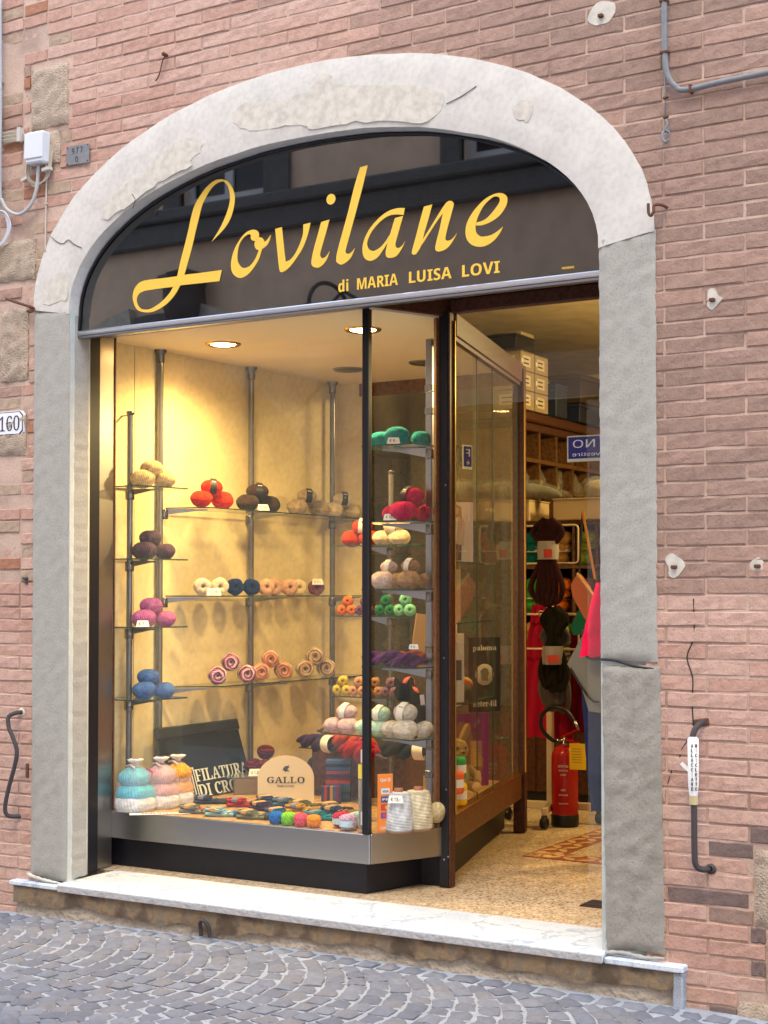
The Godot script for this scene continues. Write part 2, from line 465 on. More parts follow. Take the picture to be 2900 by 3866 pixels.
const SCRIPT := {
	"L": {"a": [[-0.583,3.014],[-0.521,3.058],[-0.486,3.095],[-0.464,3.141],[-0.454,3.188],[-0.457,3.221],[-0.472,3.255],[-0.497,3.283],[-0.532,3.296],[-0.572,3.294],[-0.618,3.269],[-0.653,3.235],[-0.684,3.194],[-0.704,3.143],[-0.719,3.087],[-0.744,3.007],[-0.765,2.944],[-0.785,2.873],[-0.801,2.84],[-0.827,2.801],[-0.874,2.764],[-0.926,2.74],[-0.963,2.733],[-1.001,2.741],[-1.022,2.762],[-1.028,2.788],[-1.015,2.812],[-0.985,2.823],[-0.948,2.825],[-0.874,2.826],[-0.808,2.826],[-0.749,2.828],[-0.641,2.826],[-0.538,2.824]],
		"b": [[-0.585,3.013],[-0.541,3.065],[-0.509,3.116],[-0.489,3.16],[-0.481,3.196],[-0.483,3.228],[-0.492,3.256],[-0.507,3.275],[-0.524,3.285],[-0.562,3.278],[-0.597,3.252],[-0.625,3.215],[-0.643,3.184],[-0.658,3.137],[-0.675,3.082],[-0.701,2.994],[-0.723,2.931],[-0.744,2.875],[-0.769,2.826],[-0.8,2.786],[-0.847,2.749],[-0.905,2.725],[-0.958,2.719],[-1.017,2.734],[-1.044,2.768],[-1.052,2.807],[-1.039,2.844],[-1.007,2.868],[-0.959,2.874],[-0.874,2.873],[-0.801,2.873],[-0.739,2.875],[-0.631,2.874],[-0.524,2.874]]},
	"o": {"a": [[-0.319,2.999],[-0.319,3.02],[-0.333,3.035],[-0.362,3.039],[-0.397,3.027],[-0.431,2.995],[-0.458,2.954],[-0.473,2.903],[-0.468,2.861],[-0.445,2.835],[-0.416,2.826],[-0.381,2.836],[-0.347,2.864],[-0.318,2.901],[-0.3,2.945]],
		"b": [[-0.348,2.997],[-0.36,3.013],[-0.37,3.021],[-0.382,3.02],[-0.402,3.01],[-0.424,2.986],[-0.435,2.955],[-0.438,2.915],[-0.428,2.889],[-0.409,2.872],[-0.386,2.87],[-0.362,2.879],[-0.338,2.903],[-0.321,2.934],[-0.313,2.951]]},
	"of": {"a": [[-0.299,2.945],[-0.275,2.958],[-0.26,2.978],[-0.252,3.003]],
		"b": [[-0.299,2.987],[-0.285,2.977],[-0.269,2.986],[-0.254,3.002]]},
	"v1": {"a": [[-0.229,3.028],[-0.219,2.946],[-0.209,2.865],[-0.203,2.835],[-0.192,2.827]],
		"b": [[-0.193,3.032],[-0.185,2.97],[-0.176,2.901],[-0.17,2.861],[-0.166,2.836]]},
	"v2": {"a": [[-0.077,3.029],[-0.079,2.985],[-0.096,2.943],[-0.119,2.905],[-0.145,2.88],[-0.176,2.87],[-0.195,2.852]],
		"b": [[-0.039,3.033],[-0.054,2.978],[-0.079,2.926],[-0.11,2.886],[-0.143,2.852],[-0.171,2.833],[-0.192,2.827]]},
	"i": {"a": [[0.018,3.028],[-0.002,2.968],[-0.021,2.911],[-0.032,2.865],[-0.03,2.841],[-0.009,2.828],[0.016,2.83],[0.044,2.853],[0.063,2.891]],
		"b": [[0.061,3.034],[0.039,2.966],[0.022,2.918],[0.013,2.891],[0.013,2.878],[0.022,2.867],[0.037,2.868],[0.052,2.879],[0.062,2.892]]},
	"l": {"a": [[0.219,3.243],[0.189,3.161],[0.158,3.056],[0.126,2.96],[0.103,2.889],[0.097,2.855],[0.101,2.839],[0.124,2.827],[0.153,2.837],[0.176,2.857],[0.193,2.891]],
		"b": [[0.258,3.247],[0.23,3.151],[0.198,3.051],[0.167,2.955],[0.148,2.899],[0.144,2.882],[0.151,2.872],[0.166,2.871],[0.179,2.878],[0.187,2.885],[0.192,2.891]]},
	"a1": {"a": [[0.444,3.035],[0.404,3.039],[0.356,3.03],[0.308,3.003],[0.265,2.963],[0.238,2.916],[0.232,2.874],[0.243,2.842],[0.27,2.827],[0.304,2.835],[0.333,2.863],[0.356,2.893],[0.373,2.92]],
		"b": [[0.438,3.006],[0.399,3.013],[0.361,3.011],[0.323,2.993],[0.284,2.96],[0.263,2.929],[0.255,2.901],[0.265,2.878],[0.287,2.868],[0.308,2.873],[0.33,2.885],[0.352,2.906],[0.368,2.927]]},
	"a2": {"a": [[0.395,2.998],[0.376,2.945],[0.356,2.885],[0.349,2.852],[0.356,2.833],[0.378,2.828],[0.404,2.834],[0.428,2.86],[0.445,2.891]],
		"b": [[0.435,3.002],[0.418,2.952],[0.402,2.904],[0.397,2.884],[0.4,2.871],[0.414,2.866],[0.429,2.873],[0.439,2.883],[0.444,2.891]]},
	"n1": {"a": [[0.537,3.029],[0.517,2.968],[0.494,2.893],[0.479,2.846],[0.48,2.833],[0.49,2.828]],
		"b": [[0.577,3.033],[0.559,2.975],[0.54,2.92],[0.529,2.881],[0.517,2.852],[0.498,2.829]]},
	"n2": {"a": [[0.494,2.836],[0.536,2.894],[0.587,2.96],[0.624,3.008],[0.644,3.03]],
		"b": [[0.505,2.841],[0.55,2.895],[0.591,2.947],[0.629,2.989],[0.646,3.005]]},
	"n3": {"a": [[0.656,3.037],[0.64,3.026],[0.629,2.989],[0.614,2.928],[0.598,2.873],[0.592,2.845],[0.598,2.832],[0.616,2.828],[0.646,2.836],[0.671,2.858],[0.695,2.893]],
		"b": [[0.669,3.036],[0.68,3.021],[0.671,2.988],[0.653,2.931],[0.642,2.892],[0.641,2.875],[0.653,2.869],[0.671,2.873],[0.684,2.883],[0.694,2.894],[0.694,2.894]]},
	"e": {"a": [[0.784,2.918],[0.813,2.915],[0.853,2.924],[0.893,2.945],[0.921,2.977],[0.93,3.008],[0.919,3.029],[0.893,3.039],[0.858,3.035],[0.818,3.017],[0.775,2.98],[0.746,2.94],[0.736,2.901],[0.741,2.868],[0.762,2.841],[0.795,2.827],[0.831,2.827],[0.866,2.843],[0.893,2.869],[0.909,2.896]],
		"b": [[0.787,2.93],[0.809,2.932],[0.835,2.942],[0.866,2.968],[0.891,2.997],[0.895,3.014],[0.886,3.024],[0.871,3.027],[0.851,3.019],[0.822,2.996],[0.796,2.957],[0.784,2.923],[0.783,2.899],[0.79,2.881],[0.809,2.868],[0.831,2.866],[0.857,2.869],[0.879,2.878],[0.897,2.888],[0.908,2.896]]},
}
const DISCS := {"upper": [-0.342, 3.006, 0.021, 0.0185], "lower": [-0.315, 2.971, 0.027, 0.029], "dot": [0.069, 3.123, 0.023, 0.0235]}

# ------------------------------------------------------------------ the wall and its arch
func arch_y(x: float, a: float, rise: float, n: float) -> float:
	var u = clampf(absf(x + 0.014) / a, 0.0, 1.0)
	return pow(maxf(1.0 - pow(u, n), 0.0), 1.0 / n) * rise

func outer_half(y: float) -> float:       # half width of the surround at height y, 0 above the crown
	if y < 2.78:
		return 1.608
	var t = (y - 2.78) / 0.936
	return 0.0 if t >= 1.0 else 1.605 * pow(1.0 - pow(t, 2.05), 1.0 / 2.05)

func arch_line(outer: bool, n := 48) -> PackedVector2Array:      # from the left spring to the right one
	var p = PackedVector2Array()
	for i in n + 1:
		var a = PI * (1.0 - float(i) / n)
		var e = 2.0 / (2.05 if outer else 2.12)
		var w = 1.605 if outer else 1.375
		var c = cos(a)
		var s = sin(a)
		p.append(Vector2(-0.014 + signf(c) * pow(absf(c), e) * w, (2.78 if outer else 2.74) + pow(maxf(s, 0.0), e) * (0.936 if outer else 0.656)))
	return p

func brick_mesh(seed_: int) -> ArrayMesh:       # 1 x 1 x 1 about its middle, uneven front and arrises
	var r = RandomNumberGenerator.new()
	r.seed = seed_
	var mb = MB.new()
	var xs = [-0.5, -0.488, -0.3, -0.1, 0.12, 0.31, 0.488, 0.5]
	var ys = [-0.5, -0.44, 0.0, 0.44, 0.5]
	var g = []
	for j in 5:
		var row = []
		for i in 8:
			var rim = i == 0 or i == 7 or j == 0 or j == 4
			var z = 0.5 - (0.1 if rim else 0.0) + r.randf_range(-0.05, 0.05)
			row.append(Vector3(xs[i] + r.randf_range(-0.004, 0.004), ys[j] + r.randf_range(-0.035, 0.035), z))
		g.append(row)
	for j in 4:
		for i in 7:
			mb.quad(g[j][i], g[j][i + 1], g[j + 1][i + 1], g[j + 1][i])
	mb.smooth(false)
	for i in 7:
		mb.quad(Vector3(g[0][i].x, g[0][i].y, -0.5), Vector3(g[0][i + 1].x, g[0][i + 1].y, -0.5), g[0][i + 1], g[0][i])
		mb.quad(g[4][i], g[4][i + 1], Vector3(g[4][i + 1].x, g[4][i + 1].y, -0.5), Vector3(g[4][i].x, g[4][i].y, -0.5))
	for j in 4:
		mb.quad(Vector3(g[j][0].x, g[j][0].y, -0.5), g[j][0], g[j + 1][0], Vector3(g[j + 1][0].x, g[j + 1][0].y, -0.5))
		mb.quad(g[j][7], Vector3(g[j][7].x, g[j][7].y, -0.5), Vector3(g[j + 1][7].x, g[j + 1][7].y, -0.5), g[j + 1][7])
	return mb.done()

func stone_block(w: float, h: float, d: float, seed_: int, rough := 0.006) -> ArrayMesh:      # a rough-faced block, front at z = 0
	var n = FastNoiseLite.new()
	n.seed = seed_
	n.frequency = 9.0
	var nx = clampi(int(w / 0.02), 3, 24)
	var ny = clampi(int(h / 0.02), 3, 100)
	var g = []
	for j in ny + 1:
		var row = []
		for i in nx + 1:
			var u = float(i) / nx
			var v = float(j) / ny
			var e = minf(minf(u, 1.0 - u) * w, minf(v, 1.0 - v) * h)
			var p = Vector3((u - 0.5) * w, (v - 0.5) * h, 0)
			p.z = n.get_noise_2d(p.x * 2.0, p.y * 2.0) * rough - 0.012 * exp(-e / 0.006)
			if e < 0.001:
				p += Vector3(n.get_noise_2d(p.y * 3.0, 7.0), n.get_noise_2d(p.x * 3.0, 3.0), 0) * rough * 0.6
			row.append(p)
		g.append(row)
	var mb = MB.new().smooth()
	for j in ny:
		for i in nx:
			mb.quad(g[j][i], g[j][i + 1], g[j + 1][i + 1], g[j + 1][i])
	mb.smooth(false)
	var back = Vector3(0, 0, -d)
	for i in nx:
		mb.quad(g[0][i] + back, g[0][i + 1] + back, g[0][i + 1], g[0][i])
		mb.quad(g[ny][i], g[ny][i + 1], g[ny][i + 1] + back, g[ny][i] + back)
	for j in ny:
		mb.quad(g[j][0] + back, g[j][0], g[j + 1][0], g[j + 1][0] + back)
		mb.quad(g[j][nx], g[j][nx] + back, g[j + 1][nx] + back, g[j + 1][nx])
	return mb.done()

func build_wall():
	var wall = thing("brick_wall", "pink brick wall of the shop building, laid in running bond round the plastered arch", "wall")
	# the body of the wall: left and right of the opening and over the arch
	var inner = arch_line(false)
	var lp = poly([[-6.5, -0.5], [-1.58, -0.5], [-1.58, 2.76]])
	for i in 25:
		lp.append(inner[i] + Vector2(-0.0, 0.02))
	lp.append_array(poly([[-0.014, 9.5], [-6.5, 9.5]]))
	var rp = poly([[-0.014, 9.5]])
	for i in range(24, 49):
		rp.append(inner[i] + Vector2(0.0, 0.02))
	rp.append_array(poly([[1.56, 2.76], [1.56, -0.5], [6.5, -0.5], [6.5, 9.5]]))
	part(wall, "mortar", MB.new().prism(lp, -0.46, -0.0035).prism(rp, -0.46, -0.0035).done(), M.mortar)
	var shapes = []
	for i in 6:
		shapes.append(brick_mesh(40 + i))
	var stones = [[-1.53, 3.83, 0.235, 0.30], [-1.56, 3.575, 0.2, 0.16], [-1.74, 3.04, 0.25, 0.2], [-1.75, 2.62, 0.18, 0.36], [2.1, 0.3, 0.27, 0.28], [2.13, 0.02, 0.24, 0.24], [2.05, -0.2, 0.3, 0.16], [-1.79, 2.17, 0.24, 0.2]]
	var rows = []
	var tone = FastNoiseLite.new()
	tone.seed = 21
	tone.frequency = 0.55
	var r = RandomNumberGenerator.new()
	r.seed = 77
	for row in range(-44, 50):
		var yc = 2.482 + (row + 0.5) * 0.0612
		var x = -6.5 + (0.1585 if row % 2 != 0 else 0.0) + 0.0425
		while x < 6.4:
			var x0 = x
			var x1 = x + 0.317
			x = x1
			var spans = [[x0 + 0.0045, x1 - 0.0045]]
			var old = yc > 1.3 and x0 < (-1.62 if yc > 2.75 else -1.85)          # the worn masonry at the left edge
			if old:
				spans = [[x0 + 0.005, x0 + 0.15], [x0 + 0.165, x1 - 0.005]]
			var oh = outer_half(yc)
			for s in spans:
				var a: float = s[0]
				var b: float = s[1]
				if oh > 0.0:
					var l = -0.014 - oh + 0.05
					var e = -0.014 + oh - 0.05
					if a > l and b < e:
						continue
					if a < l and b > e:
						continue
					if a < l and b > l:
						b = l
					elif a < e and b > e:
						a = e
				if b - a < 0.02:
					continue
				if old and r.randf() < 0.03:
					continue
				var pieces = [[a, b]]
				for st in stones:
					if absf(yc - st[1]) < st[3] / 2.0 + 0.022:
						var left = st[0] - st[2] / 2.0 - 0.008
						var right = st[0] + st[2] / 2.0 + 0.008
						var kept = []
						for q in pieces:
							if q[1] <= left or q[0] >= right:
								kept.append(q)
								continue
							if left - q[0] > 0.02:
								kept.append([q[0], left])
							if q[1] - right > 0.02:
								kept.append([right, q[1]])
						pieces = kept
				for q in pieces:
					rows.append([q[0], q[1], yc, old])
	var seen = []
	var rest = {}
	for q in rows:
		var xm: float = (q[0] + q[1]) / 2.0
		var d = Vector3(xm - 3.62, q[2] - 1.38, 5.5).length()
		var t = tone.get_noise_2d(xm * 2.0, q[2] * 5.0) + 0.3 * r.randf_range(-1, 1)
		# the right-hand side is browner from about two metres up; soot lies near the ground on the right
		var k = 0
		var brown = smoothstep(-1.0, 1.5, xm) * smoothstep(0.9, 1.8, q[2]) + 0.35 * t
		if q[3]:
			k = [8, 9, 3, 2, 9, 6, 2, 9][r.randi() % 8]
		elif xm > 1.7 and q[2] < 0.62 and q[2] > -0.25 and r.randf() < 0.55:
			k = 7 if r.randf() < 0.6 else 5
		elif brown > 0.95:
			k = 5 if r.randf() < 0.5 else 4
		elif brown > 0.66:
			k = 4 if r.randf() < 0.5 else 3
		elif brown > 0.38:
			k = 3 if r.randf() < 0.35 else 0
		elif t > 0.25:
			k = 2
		elif t < -0.2:
			k = 6
		else:
			k = [0, 1, 6][r.randi() % 3]
		var dz = r.randf_range(-0.003, 0.002)
		if q[3]:
			dz = r.randf_range(-0.009, 0.004)
		var bs = Basis.from_euler(Vector3(r.randf_range(-0.02, 0.02), r.randf_range(-0.006, 0.006), r.randf_range(-0.008, 0.008))) * Basis.from_scale(Vector3(q[1] - q[0], 0.0535 + r.randf_range(-0.002, 0.002), 0.03))
		var tr = Transform3D(bs, Vector3(xm, q[2], -0.0135 + dz))
		var inside: bool = xm > -2.0 and xm < 2.12 and q[2] > -0.2 and q[2] < 4.45 - 0.22 * (xm + 1.9)
		if inside:
			seen.append([d, tr, k])
		else:
			if not rest.has(k):
				rest[k] = []
			rest[k].append(tr)
	seen.sort_custom(func(a, b): return a[0] < b[0])
	for i in seen.size():
		if i < 300:
			part(wall, "brick", shapes[i % 6], M.bricks[seen[i][2]], seen[i][1].origin, seen[i][1].basis)
		else:
			if not rest.has(seen[i][2]):
				rest[seen[i][2]] = []
			rest[seen[i][2]].append(seen[i][1])
	for k in rest:
		stuff(wall, "farther_bricks", shapes[k % 6], M.bricks[k], rest[k])
	for i in stones.size():
		var s: Array = stones[i]
		part(wall, "stone_block", stone_block(s[2], s[3], 0.05, 60 + i, 0.014), M.bricks[7] if i in [8, 9] else (M.bricks[5] if i == 10 else M.tufa), Vector3(s[0], s[1], 0.014))
	# mortar repairs
	var rp2 = RandomNumberGenerator.new()
	rp2.seed = 5
	for s in [[1.375, 3.664, 0.065, 0.06], [1.819, 2.495, 0.035, 0.04], [1.663, 1.49, 0.04, 0.05], [1.984, 1.49, 0.03, 0.028]]:
		var pp = PackedVector2Array()
		for i in 19:
			var a = TAU * i / 19.0
			pp.append(Vector2(cos(a) * s[2] * rp2.randf_range(0.55, 1.15), sin(a) * s[3] * rp2.randf_range(0.55, 1.15)))
		var ring = []
		for q in range(0, 19, 2):
			ring.append([pp[q].x, pp[q].y])
		ring[9] = ring[0]
		var round_ = curve(ring, 4)
		round_.remove_at(round_.size() - 1)
		pp = round_
		part(wall, "plaster_dab", MB.new().prism(pp, -0.01, 0.0035).done(), M.plaster_old, Vector3(s[0], s[1], 0))
		part(wall, "cut_bolt", MB.new().box(Vector3(0, 0, 0.01), Vector3(0.022, 0.014, 0.02), Basis(), 0.003).done(), M.rust, Vector3(s[0], s[1] - 0.005, 0))

func build_surround():
	var s = thing("arch_surround", "white plastered basket arch on two grey sandstone piers framing the shop front", "arch")
	# archivolt: a bevelled band with its soffit
	var o = arch_line(true)
	var i = arch_line(false)
	var wob = FastNoiseLite.new()
	wob.seed = 4
	wob.frequency = 6.0
	var mb = MB.new()
	var n = o.size()
	var cols = 6
	var g = []
	for k in n:
		var line = []
		for c in cols + 1:
			var t = float(c) / cols
			var p = o[k].lerp(i[k], t)
			var z = 0.016 + 0.004 * wob.get_noise_2d(p.x * 2.0, p.y * 2.0)
			if c == 0 or c == cols:
				z -= 0.007
				p += Vector2(wob.get_noise_2d(p.y * 4.0, 1.0), wob.get_noise_2d(p.x * 4.0, 9.0)) * 0.005
			line.append(Vector3(p.x, p.y, z))
		g.append(line)
	mb.smooth()
	for k in n - 1:
		for c in cols:
			mb.quad(g[k][c], g[k][c + 1], g[k + 1][c + 1], g[k + 1][c])
	var bk = func(v: Vector3, z: float) -> Vector3: return Vector3(v.x, v.y, z)
	mb.smooth(false)
	for k in n - 1:
		mb.quad(g[k + 1][0], bk.call(g[k + 1][0], -0.02), bk.call(g[k][0], -0.02), g[k][0])
		mb.quad(g[k][cols], bk.call(g[k][cols], -0.16), bk.call(g[k + 1][cols], -0.16), g[k + 1][cols])
	for e in [0, n - 1]:
		mb.quad(g[e][0], g[e][cols], bk.call(g[e][cols], -0.03), bk.call(g[e][0], -0.03))
	part(s, "archivolt", mb.done(), M.plaster)
	# places where the skim coat has come off: the older coat lies in a shallow raised-edge patch
	var patches = [
		[[-0.40, 3.56], [-0.33, 3.6], [-0.22, 3.575], [-0.1, 3.575], [0.0, 3.6], [0.07, 3.655], [0.12, 3.645], [0.14, 3.6], [0.25, 3.575], [0.42, 3.55], [0.62, 3.5], [0.68, 3.46], [0.66, 3.4], [0.57, 3.36], [0.4, 3.4], [0.2, 3.415], [0.02, 3.42], [-0.02, 3.45], [-0.12, 3.455], [-0.26, 3.46], [-0.35, 3.48], [-0.4, 3.52]],
		[[-1.08, 3.31], [-0.97, 3.345], [-0.88, 3.4], [-0.8, 3.46], [-0.71, 3.475], [-0.62, 3.475], [-0.58, 3.45], [-0.59, 3.41], [-0.64, 3.385], [-0.65, 3.35], [-0.76, 3.325], [-0.9, 3.27], [-1.02, 3.215], [-1.08, 3.2], [-1.14, 3.17], [-1.18, 3.2], [-1.12, 3.26]],
		[[1.0, 3.36], [1.04, 3.38], [1.075, 3.36], [1.08, 3.32], [1.06, 3.29], [1.02, 3.3], [1.0, 3.33]],
		[[-1.55, 2.8], [-1.53, 2.9], [-1.43, 2.95], [-1.4, 2.93], [-1.395, 2.82], [-1.47, 2.8]]]
	for p in patches:
		var q = PackedVector2Array()
		var sm = curve(p + [p[0]], 4)
		for k in sm.size() - 1:
			q.append(sm[k] + Vector2(wob.get_noise_2d(k * 0.7, 2.0), wob.get_noise_2d(k * 0.7, 8.0)) * 0.014)
		part(s, "worn_patch", MB.new().prism(q, 0.012, 0.0182).done(), M.plaster_old)
	for c in [[[-1.5, 3.13], [-1.46, 3.1], [-1.42, 3.085], [-1.385, 3.1], [-1.35, 3.075], [-1.3, 3.05]], [[0.83, 3.47], [0.76, 3.44], [0.69, 3.42]], [[-0.99, 3.27], [-0.97, 3.24], [-0.985, 3.2]]]:
		var pts = []
		for q in c:
			pts.append(Vector3(q[0], q[1], 0.0185))
		part(s, "crack", MB.new().tube(curve3(pts, 4), 0.0017, 5).done(), M.ink)
	# piers
	part(s, "left_pier", stone_block(0.228, 2.765, 0.14, 31, 0.005), M.pietra, Vector3(-1.504, 1.395, 0.014))
	part(s, "upper_right_pier", stone_block(0.232, 1.665, 0.14, 32, 0.006), M.pietra, Vector3(1.477, 1.955, 0.014))
	part(s, "lower_right_pier", stone_block(0.236, 1.09, 0.14, 34, 0.01), M.pietra_low, Vector3(1.492, 0.56, 0.016), Basis(Vector3.FORWARD, -0.012))
	part(s, "pier_joint", MB.new().tube(curve3([Vector3(1.365, 1.128, 0.008), Vector3(1.42, 1.125, 0.009), Vector3(1.5, 1.105, 0.009), Vector3(1.59, 1.095, 0.006)]), 0.005, 6).done(), M.ink)
	part(s, "left_reveal", MB.new().plan(poly([[-1.62, -0.02], [-1.386, -0.002], [-1.388, -0.03], [-1.432, -0.19], [-1.5, -0.3], [-1.62, -0.3]]), 0.0, 2.76).done(), M.reveal)
	part(s, "right_reveal", MB.new().plan(poly([[1.6, -0.02], [1.36, -0.002], [1.362, -0.03], [1.385, -0.45], [1.6, -0.45]]), 0.0, 2.76).done(), M.reveal)

func build_sign():
	var s = thing("shop_sign", "black glass fascia sign filling the arch with large gold script lettering", "sign")
	var line = arch_line(false)
	var p = PackedVector2Array()
	for q in line:
		if q.y > 2.67:
			p.append(q + Vector2(-0.004 * signf(q.x), 0.012))
	p.append_array(poly([[1.372, 2.668], [-1.395, 2.668]]))
	part(s, "sign_panel", MB.new().prism(p, -0.1, -0.068).done(), M.sign_back)
	var edge = []
	for q in line:
		if q.y > 2.67:
			edge.append(Vector3(q.x - 0.009 * signf(q.x), q.y - 0.008, -0.063))
	edge.push_front(Vector3(-1.39, 2.66, -0.063))
	edge.append(Vector3(1.35, 2.66, -0.063))
	part(s, "edge_trim", MB.new().tube(edge, 0.006, 6).done(), M.black)
	part(s, "bottom_trim", MB.new().span(-1.4, 1.372, 2.644, 2.668, -0.1, -0.052, 0.006).done(), M.alu)
	part(s, "trim_lip", MB.new().span(-1.4, 1.372, 2.63, 2.6435, -0.1, -0.06, 0.003).done(), M.chrome_dull)
	var names = {"L": "letter_l", "o": "letter_o", "of": "letter_o_flag", "v1": "letter_v", "v2": "letter_v", "i": "letter_i", "l": "letter_l", "a1": "letter_a", "a2": "letter_a", "n1": "letter_n", "n2": "letter_n", "n3": "letter_n", "e": "letter_e"}
	var k = 0
	for key in SCRIPT:
		var a = curve(SCRIPT[key].a, 7)
		var b = curve(SCRIPT[key].b, 7)
		var zb = -0.0662 + 0.0003 * (k % 3)
		k += 1
		var mb = MB.new()
		for j in a.size() - 1:
			var z = zb + 0.0016 * j / a.size()
			mb.quad(Vector3(b[j].x, b[j].y, z), Vector3(b[j + 1].x, b[j + 1].y, z), Vector3(a[j + 1].x, a[j + 1].y, z), Vector3(a[j].x, a[j].y, z))
			for e in [a, b]:
				mb.quad(Vector3(e[j].x, e[j].y, z), Vector3(e[j + 1].x, e[j + 1].y, z), Vector3(e[j + 1].x, e[j + 1].y, -0.0685), Vector3(e[j].x, e[j].y, -0.0685))
		part(s, names[key], mb.done(), M.gold)
	for key in DISCS:
		var d: Array = DISCS[key]
		var q = PackedVector2Array()
		for j in 24:
			q.append(Vector2(d[0] + cos(TAU * j / 24) * d[2], d[1] + sin(TAU * j / 24) * d[3]))
		part(s, "letter_dot", MB.new().prism(q, -0.0685, -0.0651).done(), M.gold)
	lettering(s, "small_lettering", "di", 0.052, 0.054, Vector3(0.134, 2.733, -0.066), Basis(), M.gold, "Droid Sans", true)
	lettering(s, "small_lettering", "MARIA", 0.205, 0.05, Vector3(0.307, 2.733, -0.066), Basis(), M.gold, "Droid Sans", true)
	lettering(s, "small_lettering", "LUISA", 0.205, 0.05, Vector3(0.567, 2.733, -0.066), Basis(), M.gold, "Droid Sans", true)
	lettering(s, "small_lettering", "LOVI", 0.175, 0.05, Vector3(0.807, 2.733, -0.066), Basis(), M.gold, "Droid Sans", true)
	lettering(s, "maker_mark", "TABORRANI", 0.054, 0.009, Vector3(1.198, 2.695, -0.0665), Basis(), M.gold, "Droid Sans", true)

# ------------------------------------------------------------------ ground
func street_y(x: float, z: float) -> float:
	return -0.155 - 0.012 * x * x * (1.0 if x < 0.0 else 0.7) * exp(-absf(x) * 0.25) - 0.012 * minf(z, 3.0) * 0.3

func build_ground():
	var street = Node3D.new()
	street.name = "street"
	add_child(street)
	street.set_meta("kind", "structure")
	var mb = MB.new().smooth()
	var nx = 60
	var nz = 26
	for i in nx:
		for j in nz:
			var c = []
			for e in [[i, j + 1], [i + 1, j + 1], [i + 1, j], [i, j]]:
				var x = -30.0 + 60.0 * e[0] / nx
				var z: float = -0.02 + 6.8 * e[1] / nz
				c.append(Vector3(x, street_y(x, z), z))
			mb.quad(c[0], c[1], c[2], c[3])
	part(street, "paving_joints", mb.done(), M.joint)
	structure("ground", MB.new().span(-60, 60, -0.72, -0.62, -60, 60).done(), M.joint)
	# setts in segmental arcs that run across the street
	var r = RandomNumberGenerator.new()
	r.seed = 9
	var shapes = []
	for k in 6:
		var m = MB.new().smooth()
		var n = 4
		var g = []
		for j in n + 1:
			var row = []
			for i in n + 1:
				var u = float(i) / n * 2.0 - 1.0
				var v = float(j) / n * 2.0 - 1.0
				var e = maxf(absf(u), absf(v))
				row.append(Vector3(u * 0.5 + r.randf_range(-0.035, 0.035), 0.5 - 0.22 * pow(e, 7.0) + r.randf_range(-0.06, 0.06), v * 0.5 + r.randf_range(-0.035, 0.035)))
			g.append(row)
		for j in n:
			for i in n:
				m.quad(g[j][i], g[j + 1][i], g[j + 1][i + 1], g[j][i + 1])
		m.smooth(false)
		var low = func(v: Vector3): return Vector3(v.x * 0.98, -0.5, v.z * 0.98)
		for i in n:
			m.quad(g[0][i], g[0][i + 1], low.call(g[0][i + 1]), low.call(g[0][i]))
			m.quad(g[n][i + 1], g[n][i], low.call(g[n][i]), low.call(g[n][i + 1]))
			m.quad(g[i + 1][0], g[i][0], low.call(g[i][0]), low.call(g[i + 1][0]))
			m.quad(g[i][n], g[i + 1][n], low.call(g[i + 1][n]), low.call(g[i][n]))
		shapes.append(m.done())
	var spots = []
	var put = func(x: float, z: float, ang: float, w: float, l: float):
		spots.append([Vector3(x + r.randf_range(-0.003, 0.003), street_y(x, z) - 0.013 + r.randf_range(-0.003, 0.003), z + r.randf_range(-0.005, 0.005)), ang + r.randf_range(-0.05, 0.05), w * r.randf_range(0.9, 1.05), l * r.randf_range(0.88, 1.05)])
	var x = -9.0
	while x < 6.0:                       # a straight course along the wall
		var w = r.randf_range(0.09, 0.13)
		for zz in [0.105]:
			put.call(x + w / 2.0, zz, 0.0, w - 0.016, 0.085)
		x += w
	var half = 0.6
	var rad = half / sin(deg_to_rad(50))
	for strip in 4:
		var zc = 0.17 + half + strip * half * 2.0
		for k in range(-95, 70):
			var xk = k * 0.097 + (0.05 if strip % 2 else 0.0)
			if strip > 1 and (xk < -4 or xk > 3):
				continue
			var cnt = 13
			for q in cnt:
				var a = deg_to_rad(-50.0 + 100.0 * (q + 0.5) / cnt)
				put.call(xk + rad * cos(a) - rad, zc + rad * sin(a), -a, 0.083 * cos(a * 0.7), 0.097)
	var eye = Vector3(3.62, 1.38, 5.515)
	spots.sort_custom(func(a, b): return weight(a[0], eye) < weight(b[0], eye))
	var rest = [[], [], [], [], []]
	for i in spots.size():
		var s: Array = spots[i]
		var b = Basis(Vector3.UP, s[1]) * Basis.from_euler(Vector3(r.randf_range(-0.04, 0.04), 0, r.randf_range(-0.04, 0.04))) * Basis.from_scale(Vector3(s[2], 0.05, s[3]))
		if i < 300:
			part(street, "cobblestone", shapes[i % 6], M.cobbles[i % 5], s[0], b)
		else:
			rest[i % 5].append(Transform3D(b, s[0]))
	for k in 5:
		stuff(street, "farther_cobblestones", shapes[k], M.cobbles[k], rest[k])

func weight(p: Vector3, eye: Vector3) -> float:      # the setts the photograph shows come first
	var d = p - eye
	var f = Vector3(-0.5066, 0.0284, -0.8617)
	var side = Vector3(0.8622, 0, -0.5066)
	var dep = d.dot(f)
	var u = d.dot(side) / maxf(dep, 0.01)
	var v = d.y / maxf(dep, 0.01)
	var outside = maxf(0.0, absf(u) - 0.26) + maxf(0.0, -0.312 - v)
	return dep + outside * 200.0

